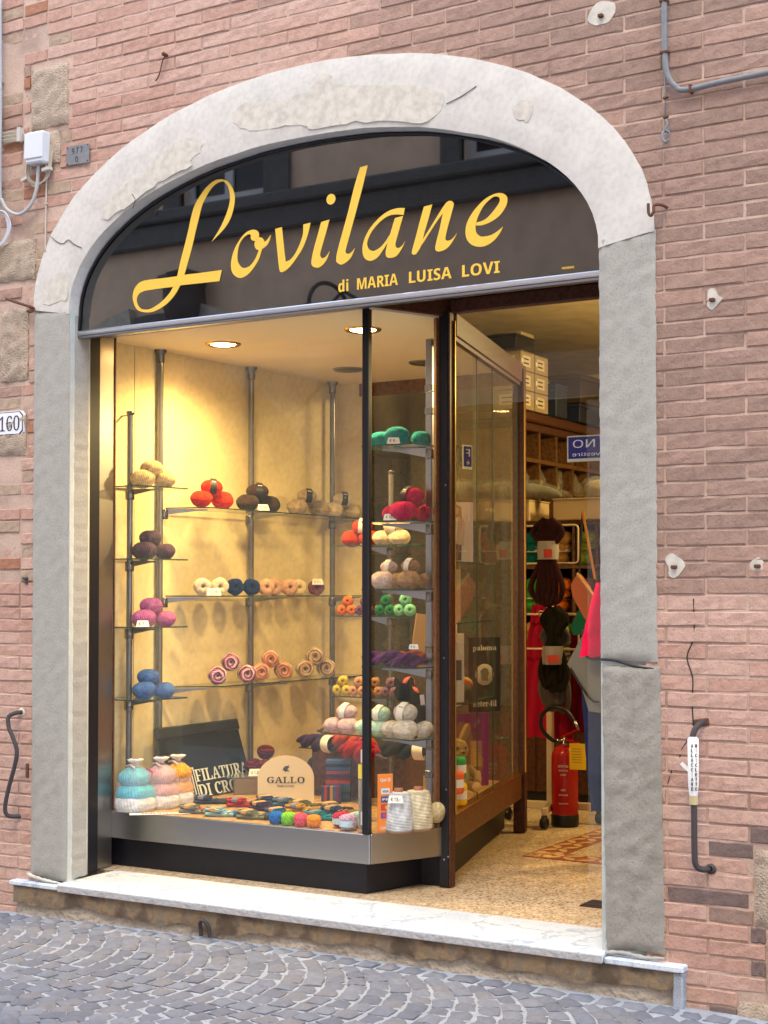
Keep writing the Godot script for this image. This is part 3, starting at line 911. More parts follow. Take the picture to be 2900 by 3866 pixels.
func build_step():
	var s = thing("door_step", "white veined marble threshold on a stained plaster step below the shop front", "step")
	part(s, "marble_slab", MB.new().span(-1.4, 1.385, -0.036, 0.0, -0.37, 0.056, 0.005).done(), M.marble)
	part(s, "slab_arris", MB.new().span(-1.398, 1.383, -0.038, -0.006, 0.05, 0.0575, 0.003).done(), M.marble_edge)
	part(s, "end_slab", MB.new().span(-1.715, -1.404, -0.034, -0.012, -0.02, 0.052, 0.004).done(), M.marble)
	part(s, "end_slab", MB.new().span(1.39, 1.705, -0.036, -0.012, -0.02, 0.054, 0.004).done(), M.marble)
	part(s, "bed_mortar", MB.new().smooth().tube(curve3([Vector3(-1.63, 0.02, 0.014), Vector3(-1.58, 0.01, 0.018), Vector3(-1.5, 0.0, 0.018), Vector3(-1.41, -0.006, 0.016)]), [0.007, 0.011, 0.008, 0.012, 0.01, 0.007, 0.009, 0.006, 0.01, 0.008, 0.006, 0.009, 0.007, 0.008, 0.006, 0.007, 0.006, 0.005, 0.004], 8).done(), M.plaster_old)
	part(s, "bed_mortar", MB.new().smooth().tube(curve3([Vector3(1.38, -0.004, 0.018), Vector3(1.45, 0.006, 0.02), Vector3(1.54, -0.002, 0.02), Vector3(1.62, 0.004, 0.018)]), [0.006, 0.01, 0.007, 0.011, 0.008, 0.006, 0.009, 0.007, 0.01, 0.006, 0.008, 0.01, 0.007, 0.009, 0.006, 0.008, 0.006, 0.005, 0.004], 8).done(), M.pietra)
	part(s, "step_base", stone_block(3.38, 0.26, 0.3, 71, 0.012), M.step_base, Vector3(0.0, -0.165, 0.026))
	var p = PackedVector2Array()
	var n = FastNoiseLite.new()
	n.seed = 12
	n.frequency = 1.4
	p.append(Vector2(-1.695, -0.037))
	for i in 61:
		var x = -1.695 + 3.385 * i / 60.0
		p.append(Vector2(x, -0.102 - 0.02 * (1.0 if x < -0.4 else 0.2) + 0.05 * n.get_noise_1d(x * 2.0) + 0.02 * n.get_noise_1d(x * 9.0)))
	p.append(Vector2(1.69, -0.037))
	part(s, "render_coat", MB.new().prism(p, 0.0, 0.041).done(), M.step)
	part(s, "right_cheek", MB.new().span(1.66, 1.7, -0.26, -0.037, -0.02, 0.043, 0.006).done(), M.joint)
	var ring = []
	for i in 13:
		var a = PI * i / 12.0
		ring.append(Vector3(-0.52 + 0.024 * cos(a), -0.115 + 0.04 * sin(a), 0.055 + 0.015 * sin(a)))
	ring.push_front(Vector3(-0.496, -0.15, 0.05))
	ring.append(Vector3(-0.544, -0.15, 0.05))
	solo("iron_ring", MB.new().tube(ring, 0.009, 7).done(), M.iron, "small iron ring set low in the middle of the shop step", "ring")

func build_floor():
	structure("floor", MB.new().span(-3.4, 3.0, -0.2, -0.004, -7.0, -0.37).done(), M.terrazzo)
	var f = thing("mosaic_border", "red brown leaf mosaic border let into the yellow terrazzo behind the doorway", "mosaic")
	var red = plain(0.3, 0.1, 0.05, 0.4)
	var buff = plain(0.6, 0.4, 0.2, 0.4)
	for leg in [[Vector3(0.18, 0, -1.775), Vector3(1, 0, 0.035), 1.9], [Vector3(0.18, 0, -1.775), Vector3(0.0, 0, -1), 2.2]]:
		var o: Vector3 = leg[0]
		var d: Vector3 = leg[1].normalized()
		var w = Vector3(d.z, 0, -d.x) if d.x > 0.5 else Vector3(-d.z, 0, d.x)
		var b = Basis(d, Vector3.UP, d.cross(Vector3.UP))
		var l: float = leg[2]
		part(f, "border_band", MB.new().box(o + d * l / 2.0 + w * 0.09 + Vector3(0, -0.003 + (0.0012 if d.x > 0.5 else 0.0), 0), Vector3(l, 0.004, 0.18), b).done(), red)
		var n = int(l / 0.1)
		for i in n:
			for k in 2:
				var q = PackedVector2Array()
				for j in 12:
					var a = TAU * j / 12.0
					q.append(Vector2(cos(a) * 0.05, sin(a) * (0.022 + 0.008 * cos(a))))
				var c: Vector3 = o + d * (0.05 + i * 0.1) + w * (0.05 + 0.08 * k) 
				var t = Transform3D(b * Basis(Vector3.UP, (0.6 if (i + k) % 2 else -0.6)) * Basis(Vector3.RIGHT, -PI / 2), c)
				part(f, "leaf", MB.new().prism(q, 0.0005, 0.0016 + 0.0004 * k).done(), buff, t.origin, t.basis)
	var mt = thing("doormat_grate", "dark recessed doormat grate in the terrazzo just inside the right pier", "grate")
	part(mt, "frame", MB.new().span(0.95, 1.36, -0.003, 0.002, -0.875, -0.742).done(), M.wood_dark)
	for i in 9:
		part(mt, "bar", MB.new().span(0.96, 1.35, 0.002, 0.006, -0.868 + i * 0.0135, -0.862 + i * 0.0135).done(), M.iron)

# ------------------------------------------------------------------ shop front and showcase
func build_showcase():
	var s = thing("showcase", "lit glass display window on a brushed steel base over a black plinth", "shop window")
	part(s, "black_plinth", MB.new().plan(poly([[-1.59, -0.495], [-0.005, -0.495], [0.097, -0.83], [0.2, -0.835], [-0.32, -2.6], [-1.5, -2.6], [-1.59, -0.6]]), -0.002, 0.146).done(), M.black_wall)
	part(s, "steel_front", MB.new().span(-1.49, 0.043, 0.144, 0.281, -0.46, -0.44, 0.003).done(), M.steel)
	part(s, "steel_return", MB.new().bar(Vector3(0.038, 0.2125, -0.455), Vector3(0.222, 0.2125, -0.83), 0.02, 0.137, 0.003).done(), M.steel)
	part(s, "display_floor", MB.new().plan(poly([[-1.6, -0.46], [0.03, -0.46], [0.212, -0.83], [0.23, -0.88], [-0.2, -2.56], [-1.5, -2.56]]), 0.2, FLOOR).done(), M.wood_floor)
	part(s, "display_ceiling", MB.new().plan(poly([[-1.62, -0.43], [0.04, -0.43], [0.235, -0.86], [-0.2, -2.56], [-1.5, -2.56]]), 2.7, 2.75).done(), M.ceiling)
	part(s, "cream_panel", MB.new().plan(poly([[-1.585, -0.3], [-1.57, -0.7], [-1.6, -0.7], [-1.62, -0.3]]), FLOOR, 2.7).done(), M.cream)
	part(s, "cream_panel", MB.new().plan(poly([[-1.568, -0.703], [-1.43, -2.52], [-1.27, -2.54], [-1.27, -2.56], [-1.48, -2.56], [-1.6, -0.703]]), FLOOR, 2.7).done(), M.cream)
	part(s, "front_pane", MB.new().span(-1.49, 0.02, 0.281, 2.71, -0.446, -0.444).done(), M.glass)
	part(s, "return_pane", MB.new().bar(Vector3(0.05, 1.496, -0.475), Vector3(0.205, 1.496, -0.8), 0.002, 2.43).done(), M.glass)
	part(s, "corner_post", MB.new().span(0.008, 0.043, 0.281, 2.715, -0.463, -0.43, 0.003).done(), M.black)
	part(s, "left_frame", MB.new().span(-1.56, -1.447, 0.0, 2.7, -0.292, -0.19, 0.004).done(), M.black)
	part(s, "steel_jamb", MB.new().span(-1.57, -1.488, 0.0, 2.7, -0.443, -0.293, 0.002).done(), M.steel)
	part(s, "orange_bead", MB.new().span(-1.49, -1.482, 0.281, 2.7, -0.452, -0.444).done(), M.wood)
	part(s, "header", MB.new().span(-1.5, 0.03, 2.71, 2.8, -0.47, -0.42, 0.003).done(), M.black)
	part(s, "header_bead", MB.new().span(-1.5, 0.03, 2.722, 2.732, -0.42, -0.415).done(), M.chrome_dull)
	part(s, "return_header", MB.new().bar(Vector3(0.035, 2.775, -0.43), Vector3(0.25, 2.775, -0.87), 0.03, 0.13, 0.004).done(), M.wood_dark)
	part(s, "return_bead", MB.new().bar(Vector3(0.197, 1.49, -0.79), Vector3(0.205, 1.49, -0.806), 0.02, 2.42).done(), M.wood)
	# wooden side of the case along the way in
	var a = Vector3(0.25, 0, -0.86)
	var b = Vector3(-0.17, 0, -2.5)
	var at = func(t: float, y: float) -> Vector3: return a.lerp(b, t) + Vector3(0, y, 0)
	part(s, "side_rail", MB.new().bar(at.call(0.0, 0.267), at.call(1.03, 0.267), 0.03, 0.139, 0.004).done(), M.wood)
	part(s, "sliding_track", MB.new().bar(at.call(0.0, 0.343), at.call(1.0, 0.343), 0.045, 0.014, 0.002).done(), M.brass)
	part(s, "side_header", MB.new().bar(at.call(0.0, 2.675), at.call(1.05, 2.675), 0.05, 0.11, 0.004).done(), M.wood_dark)
	part(s, "side_header_trim", MB.new().bar(at.call(0.0, 2.61), at.call(1.02, 2.61), 0.03, 0.02).done(), M.wood_dark)
	for t in [[0.02, 0.32, 0.0], [0.3, 0.58, -0.012], [0.56, 0.97, 0.0]]:
		part(s, "sliding_pane", MB.new().bar(at.call(t[0], 1.475) + Vector3(t[2], 0, 0), at.call(t[1], 1.475) + Vector3(t[2], 0, 0), 0.002, 2.25).done(), M.glass)
		part(s, "pane_edge", MB.new().bar(at.call(t[1], 1.475) + Vector3(t[2], 0, 0), at.call(t[1] + 0.003, 1.475) + Vector3(t[2], 0, 0), 0.005, 2.25).done(), M.glass_edge)
	part(s, "end_post", MB.new().box(at.call(1.0, 1.35), Vector3(0.07, 2.7, 0.07), Basis(Vector3.UP, 0.25), 0.004).done(), M.wood_dark)
	part(s, "end_post_bead", MB.new().box(at.call(1.0, 1.45) + Vector3(0.045, 0, 0.02), Vector3(0.008, 2.2, 0.01), Basis(Vector3.UP, 0.25)).done(), M.brass)
	# glazed back
	part(s, "back_header", MB.new().span(-1.29, -0.18, 2.62, 2.7, -2.56, -2.53, 0.003).done(), M.wood)
	for x in [-1.27, -0.74, -0.72]:
		part(s, "back_stile", MB.new().span(x, x + 0.018, FLOOR, 2.62, -2.555, -2.535).done(), M.wood)
	part(s, "back_pane", MB.new().span(-1.25, -0.2, FLOOR, 2.62, -2.546, -2.544).done(), M.glass)

	var d = thing("door_frame", "dark wooden door post and brown lintel of the open shop entrance", "door frame")
	part(d, "door_post", MB.new().span(0.206, 0.256, 0.0, 2.73, -0.86, -0.805, 0.004).done(), M.black)
	part(d, "post_cheek", MB.new().span(0.2565, 0.266, 0.0, 2.73, -0.86, -0.81, 0.002).done(), M.wood_dark)
	part(d, "brass_edge", MB.new().span(0.267, 0.274, 0.35, 2.69, -0.858, -0.85, 0.001).done(), M.brass)
	for q in [[0.24, 0.13, -0.803], [0.262, 0.145, -0.803], [0.24, 1.08, -0.803], [0.252, 0.46, -0.803], [0.25, 1.9, -0.803]]:
		part(d, "screw_head", MB.new().box(Vector3(q[0] - 0.004, q[1], q[2]), Vector3(0.008, 0.008, 0.004), Basis(), 0.0015).done(), M.chrome_dull)
	part(d, "lintel", MB.new().span(0.256, 1.4, 2.724, 2.79, -0.88, -0.83, 0.004).done(), M.wood_dark)
	part(d, "upper_lintel", MB.new().span(0.2, 1.4, 2.79, 2.86, -0.88, -0.81, 0.004).done(), M.wood_dark)
	part(d, "soffit_board", MB.new().plan(poly([[0.0, -0.1], [1.4, -0.1], [1.4, -0.83], [0.26, -0.83], [0.02, -0.42], [-1.5, -0.42], [-1.4, -0.1]]), 2.79, 2.82).done(), M.wood_dark)
	part(d, "transom_pane", MB.new().span(0.275, 1.38, 2.283, 2.724, -0.853, -0.851).done(), M.glass)
	part(d, "transom_edge", MB.new().span(0.275, 1.38, 2.279, 2.283, -0.8535, -0.8505).done(), M.shelf_glass)
	part(d, "right_door_post", MB.new().span(1.37, 1.42, 0.0, 2.73, -0.86, -0.81, 0.004).done(), M.black)

	for q in [[-1.12, -0.88, "first"], [-0.26, -0.88, "second"]]:
		var l = thing("downlight", "glowing recessed downlight in the display ceiling, " + ("left of the two lit ones" if q[2] == "first" else "behind the black corner post"), "lamp", Vector3(q[0], 2.7, q[1]), 0.0, "lit downlights")
		part(l, "bezel", MB.new().smooth().lathe([[0.066, -0.004], [0.085, -0.01], [0.094, -0.004], [0.095, 0.002]], 32).done(), M.brass)
		var glow = StandardMaterial3D.new()
		glow.albedo_color = Color(1, 0.95, 0.85)
		glow.emission_enabled = true
		glow.emission = Color(1.0, 0.8, 0.5)
		glow.emission_energy_multiplier = 30.0
		part(l, "lamp_glass", MB.new().smooth().lathe([[0.0, -0.012], [0.04, -0.011], [0.066, -0.004], [0.066, 0.004], [0.0, 0.004]], 24).done(), glow)
		var sp = SpotLight3D.new()
		sp.name = "downlight_beam"
		sp.light_color = Color(1.0, 0.84, 0.53)
		sp.light_energy = LAMP
		sp.light_size = 0.09
		sp.spot_angle = 80
		sp.spot_angle_attenuation = 1.0
		sp.spot_range = 8.0
		sp.spot_attenuation = 2.0
		sp.shadow_enabled = true
		sp.position = Vector3(0, -0.02, 0)
		sp.rotation = Vector3(-PI / 2, 0, 0)
		l.add_child(sp)
	for q in [[-1.02, -1.97, "on the left"], [-0.51, -1.97, "on the right"]]:
		var l = thing("unlit_downlight", "dark unlit recessed lamp at the back of the display ceiling, " + q[2], "lamp", Vector3(q[0], 2.7, q[1]), 0.0, "unlit downlights")
		part(l, "bezel", MB.new().smooth().lathe([[0.07, -0.004], [0.085, -0.01], [0.095, 0.002]], 28).done(), M.chrome_dull)
		part(l, "dark_glass", MB.new().smooth().lathe([[0.0, -0.006], [0.07, -0.005], [0.07, 0.002]], 24).done(), plain(0.1, 0.09, 0.07, 0.3))

const LAMP := 2.8

func pole(called: String, x: float, z: float, y0: float, y1: float, r: float, label: String):
	var p = thing(called, label, "pole", Vector3(x, 0, z), 0.0, "chrome display poles")
	part(p, "tube", MB.new().smooth().lathe([[r, y0], [r, y1]], 16).done(), M.pole)
	if y1 > 2.6:
		part(p, "flange", MB.new().smooth().lathe([[r + 0.004, 2.63], [r + 0.006, 2.675], [0.032, 2.688], [0.034, 2.699]], 20).done(), M.chrome)
	else:
		part(p, "cap", MB.new().smooth().lathe([[r, y1 - 0.02], [r + 0.006, y1 - 0.01], [r + 0.006, y1], [0.0, y1 + 0.004]], 16).done(), M.chrome)
	return p

func glass_shelf(label: String, plan_: Array, y: float, brackets: Array, group: String) -> Node3D:
	var s = thing("glass_shelf", label, "shelf", Vector3(0, y, 0), 0.0, group)
	part(s, "pane", MB.new().plan(poly(plan_), -0.003, 0.003).done(), M.shelf_glass)
	var mb = MB.new()
	for i in plan_.size():
		var a: Array = plan_[i]
		var b: Array = plan_[(i + 1) % plan_.size()]
		mb.bar(Vector3(a[0], 0, a[1]), Vector3(b[0], 0, b[1]), 0.0014, 0.0065)
	part(s, "polished_edge", mb.done(), M.glass_edge)
	for b in brackets:      # [pole x, z, tip x, z]
		var t = PackedVector2Array()
		var p0 = Vector3(b[0], -0.006, b[1])
		var p1 = Vector3(b[2], -0.006, b[3])
		var m = MB.new()
		m.prism(poly([[0.0, 0.0], [1.0, 0.0], [1.0, -0.12], [0.7, -0.2], [0.12, -0.55], [0.0, -0.6]]), -0.05, 0.05, Transform3D(Basis((p1 - p0), Vector3(0, 0.055 if b[0] < -1.0 else 0.08, 0), (p1 - p0).cross(Vector3.UP) * 0.5), p0))
		part(s, "bracket", m.done(), M.chrome_dull)
		part(s, "clamp", MB.new().smooth().lathe([[0.022, -0.055], [0.024, -0.05], [0.024, -0.008], [0.022, -0.004]], 14, p0).done(), M.chrome)
	return s

func build_shelving():
	var p1 = pole("chrome_pole", -1.5, -0.585, FLOOR, 2.335, 0.016, "short chrome pole held to the cream wall by a small bracket, nearest the glass")
	part(p1, "wall_bracket", MB.new().bar(Vector3(-0.08, 2.316, -0.02), Vector3(0, 2.316, 0), 0.008, 0.008).box(Vector3(-0.08, 2.316, -0.02), Vector3(0.006, 0.075, 0.03)).done(), M.chrome)
	pole("chrome_pole", -1.53, -0.87, FLOOR, 2.7, 0.017, "full height chrome pole in the left corner of the window, behind the short one")
	pole("chrome_pole", -1.465, -1.62, FLOOR, 2.7, 0.017, "full height chrome pole in the middle of the cream wall")
	pole("chrome_pole", -1.39, -2.38, FLOOR, 2.7, 0.017, "full height chrome pole at the far end of the cream wall")
	pole("white_pole", -0.47, -1.52, FLOOR, 2.05, 0.014, "slim pale pole behind the black corner post")
	var q = thing("square_post", "square chrome post with clamps beside the door post", "post", Vector3(0.117, 0, -0.89))
	part(q, "tube", MB.new().span(-0.018, 0.018, FLOOR, 2.62, -0.018, 0.018, 0.003).done(), M.chrome_dull)
	part(q, "foot", MB.new().span(-0.026, 0.026, FLOOR, 0.33, -0.026, 0.026, 0.004).done(), M.chrome)
	for y in [2.25, 2.36, 1.1, 0.5]:
		part(q, "sleeve", MB.new().span(-0.022, 0.022, y, y + 0.035, -0.022, 0.022, 0.003).done(), M.chrome)
	var names = ["top", "second", "third", "lowest"]
	var ys = [1.935, 1.562, 1.212, 0.842]
	for i in 4:
		glass_shelf("small glass shelf on the short left pole, %s of four" % names[i], [[-1.575, -0.47], [-1.33, -0.45], [-1.27, -0.78], [-1.56, -0.82]], ys[i], [[-1.5, -0.585, -1.33, -0.62]], "small left glass shelves")
	var ln = ["upper long glass shelf along the cream wall, under the red balls", "middle long glass shelf along the cream wall, at eye level", "lower long glass shelf along the cream wall, under the marled balls"]
	var ly = [1.848, 1.372, 0.882]
	for i in 3:
		glass_shelf(ln[i], [[-1.53, -0.92], [-1.29, -1.0 - 0.06 * i], [-1.2, -2.5], [-1.41, -2.5]], ly[i], [[-1.52, -0.89, -1.34, -1.04], [-1.475, -1.62, -1.24, -1.66], [-1.39, -2.38, -1.2, -2.4]], "long glass shelves")
	var ry = [2.096, 1.73, 1.405, 1.032, 0.692]
	var rn = ["topmost", "second", "third", "fourth", "lowest"]
	for i in 5:
		var w = 0.55 if i == 4 else 0.26
		glass_shelf("small glass shelf clamped to the square chrome post, %s of five" % rn[i], [[0.09 - w, -0.72 - (0.12 if i == 4 else 0.0)], [0.125, -0.7], [0.15, -0.86], [0.1, -0.98], [0.05 - w, -0.95 - (0.1 if i == 4 else 0.0)]], ry[i], [[0.117, -0.89, -0.1, -0.8]], "right glass shelves")
	var by = [1.642, 1.265, 0.832, 0.545]
	var bn = ["under the orange red balls", "under the orange and green cylinder balls", "under the yellow and peach cylinder balls", "carrying the loose hanks"]
	for i in 4:
		var e = 0.2 if i == 3 else 0.0
		glass_shelf("middle glass shelf behind the corner post, " + bn[i], [[-0.77 - e, -1.38], [-0.22, -1.38 + e * 0.2], [-0.15, -1.66], [-0.8 - e, -1.66]], by[i], [[-0.47, -1.52, -0.6, -1.45]], "middle glass shelves")

# ------------------------------------------------------------------ yarn
var BUN: ArrayMesh
var BUNS := []
var CYL: ArrayMesh
var SPI: ArrayMesh
var COT: ArrayMesh

func make_yarn_shapes():
	for k in 3:
		var prof = []
		for i in 15:
			var a = -PI / 2 + PI * i / 14.0
			var r = cos(a) + 0.02 * sin(5.0 * a + k)
			var y = sin(a) * 0.84
			if y > 0.5:
				y -= (y - 0.5) * 0.35 * (1.0 - r)
			prof.append([maxf(r, 0.0), y])
		BUNS.append(MB.new().smooth().lathe(prof, 28, Vector3(), Basis.from_euler(Vector3(0.12 * k, 0.5 * k, 0.08)), 0.024 + 0.008 * k, 5 + 2 * k, 1.5).done())
	# a ball wound as a short barrel with a hole through it; its axis is z
	var q = Basis(Vector3.RIGHT, PI / 2)
	CYL = MB.new().smooth().lathe([[0.05, -0.72], [0.14, -1.16], [0.5, -1.26], [0.84, -1.0], [1.0, -0.45], [1.02, 0.2], [0.9, 0.72], [0.62, 1.02], [0.34, 1.08], [0.17, 0.96], [0.13, 0.75], [0.1, 0.3], [0.0, 0.28]], 24, Vector3(), q, 0.025, 7, 9.0).done()
	SPI = MB.new().smooth().lathe([[0.1, -0.9], [0.6, -1.0], [0.92, -0.8], [1.0, -0.3], [1.0, 0.35], [0.93, 0.62], [0.72, 0.76], [0.45, 0.8], [0.28, 0.76], [0.16, 0.66], [0.12, 0.4], [0.0, 0.38]], 26, Vector3(), q, 0.035, 5, 7.0).done()
	COT = MB.new().smooth().lathe([[0.1, -0.8], [0.55, -0.9], [0.9, -0.72], [1.02, -0.3], [0.98, -0.02], [1.02, 0.3], [0.9, 0.72], [0.55, 0.88], [0.25, 0.8], [0.1, 0.55], [0.0, 0.5]], 26, Vector3(), Basis(), 0.035, 9, 6.0).done()

func wool_ball(kind: String, p: Array, m: Material, label: String, group: String, b := Basis(), band: Material = null, k := 0) -> Node3D:
	var o = thing("yarn_ball", label, "yarn ball", Vector3(p[0], p[1], p[2]), 0.0, group)
	var r: float = p[3]
	var shape: Mesh = {"bun": BUNS[k % 3], "cyl": CYL, "spi": SPI, "cot": COT}[kind]
	part(o, "wound_wool", shape, m, Vector3(), b * Basis.from_scale(Vector3(rng.randf_range(0.96, 1.05), rng.randf_range(0.95, 1.05), rng.randf_range(0.97, 1.04)) * r))
	if band:
		var pts = []
		var mb = MB.new().smooth()
		if kind == "bun":         # a paper band over the top, facing outwards
			for i in 15:
				var a = -0.75 + 2.3 * i / 14.0
				pts.append(Vector3(0, sin(a) * 0.845, cos(a) * 1.01))
			for i in 14:
				var u: Vector3 = pts[i] * r
				var v: Vector3 = pts[i + 1] * r
				var w = Vector3(r * 0.3, 0, 0)
				var n = u.normalized() * 0.0025
				mb.quad(u - w + n, u + w + n, v + w + n, v - w + n)
			var pb = part(o, "paper_band", mb.done(), band, Vector3(), b)
			part(pb, "band_print", MB.new().box(Vector3(0, r * 0.5, r * 0.82), Vector3(r * 0.4, r * 0.13, 0.004), Basis(Vector3.RIGHT, -0.64)).done(), M.paper if band == M.band_dark else M.ink)
		else:
			part(o, "paper_band", MB.new().smooth().lathe([[1.045 * r, -0.75 * r], [1.06 * r, -0.3 * r], [1.05 * r, 0.05 * r]], 24, Vector3(), Basis(Vector3.RIGHT, PI / 2)).done(), band, Vector3(), b)
			part(o, "band_print", MB.new().box(Vector3(0, 1.055 * r, -0.35 * r), Vector3(r * 0.5, 0.003, r * 0.4)).done(), M.paper, Vector3(), b * Basis(Vector3.BACK, -0.5))
	return o

func pile(kind: String, spots: Array, m: Material, what: String, where: String, group: String, turn := 0.0, band: Material = null, band_all := false):
	var which = ["top", "lower left", "lower right", "rearmost"]
	for i in spots.size():
		wool_ball(kind, spots[i], m, "%s ball of the %s pile %s" % [which[i], what, where], group, yaw(turn + 17.0 * (i if kind == "bun" else 0)) * (Basis(Vector3.BACK, 0.15 * i - 0.1) if kind == "bun" else Basis(Vector3.BACK, 1.3 * i)), band if (i == 0 or band_all) else null, i)

func price_tag(text: String, at: Vector3, turn: float, w: float, label: String):
	w *= 0.8
	var t = thing("price_tag", label, "price tag", at, deg_to_rad(turn), "handwritten price tags")
	part(t, "card", MB.new().prism(poly([[-w * 0.4, 0.05 * w / 0.1], [w * 0.4, 0.05 * w / 0.1], [w * 0.5, 0], [-w * 0.5, 0]]), -0.001, 0.001, Transform3D(Basis(Vector3.RIGHT, -0.35), Vector3())).done(), M.white)
	lettering(t, "writing", text, w * 0.6, w * 0.22, Vector3(0, w * 0.24, -w * 0.085 + 0.0035), Basis(Vector3.RIGHT, -0.35), M.ink)

func hank(n: String, m: Material, a: Vector3, b: Vector3, r: float, label: String, band := 0.0, bandm: Material = null):     # a twisted hank lying from a to b
	var o = thing(n, label, "hank", a, 0.0, "twisted hanks of wool")
	var d = b - a
	var l = d.length()
	var f = d / l
	var s = f.cross(Vector3.UP).normalized()
	var u = s.cross(f)
	for k in 2:
		var mb = MB.new().smooth()
		for st in 3:
			var pts = []
			var rr = []
			for i in 25:
				var t = i / 24.0
				var an = TAU * 1.6 * t + PI * k
				var e = pow(sin(PI * clampf(t, 0.02, 0.98)), 0.45)
				var c = (s * cos(an) + u * sin(an)) * r * 0.5 * e
				var an2 = TAU * 3.0 * t + TAU * st / 3.0
				c += (s * cos(an2) + u * sin(an2)) * r * 0.26 * e
				pts.append(f * l * t + c)
				rr.append(r * 0.36 * e + 0.002)
			mb.tube(pts, rr, 8)
		part(o, "strand", mb.done(), m)
	if bandm:
		part(o, "paper_band", MB.new().smooth().lathe([[r * 1.06, -0.03], [r * 1.1, 0.0], [r * 1.06, 0.03]], 18, f * l * band, Basis(s, f, s.cross(f))).done(), bandm)

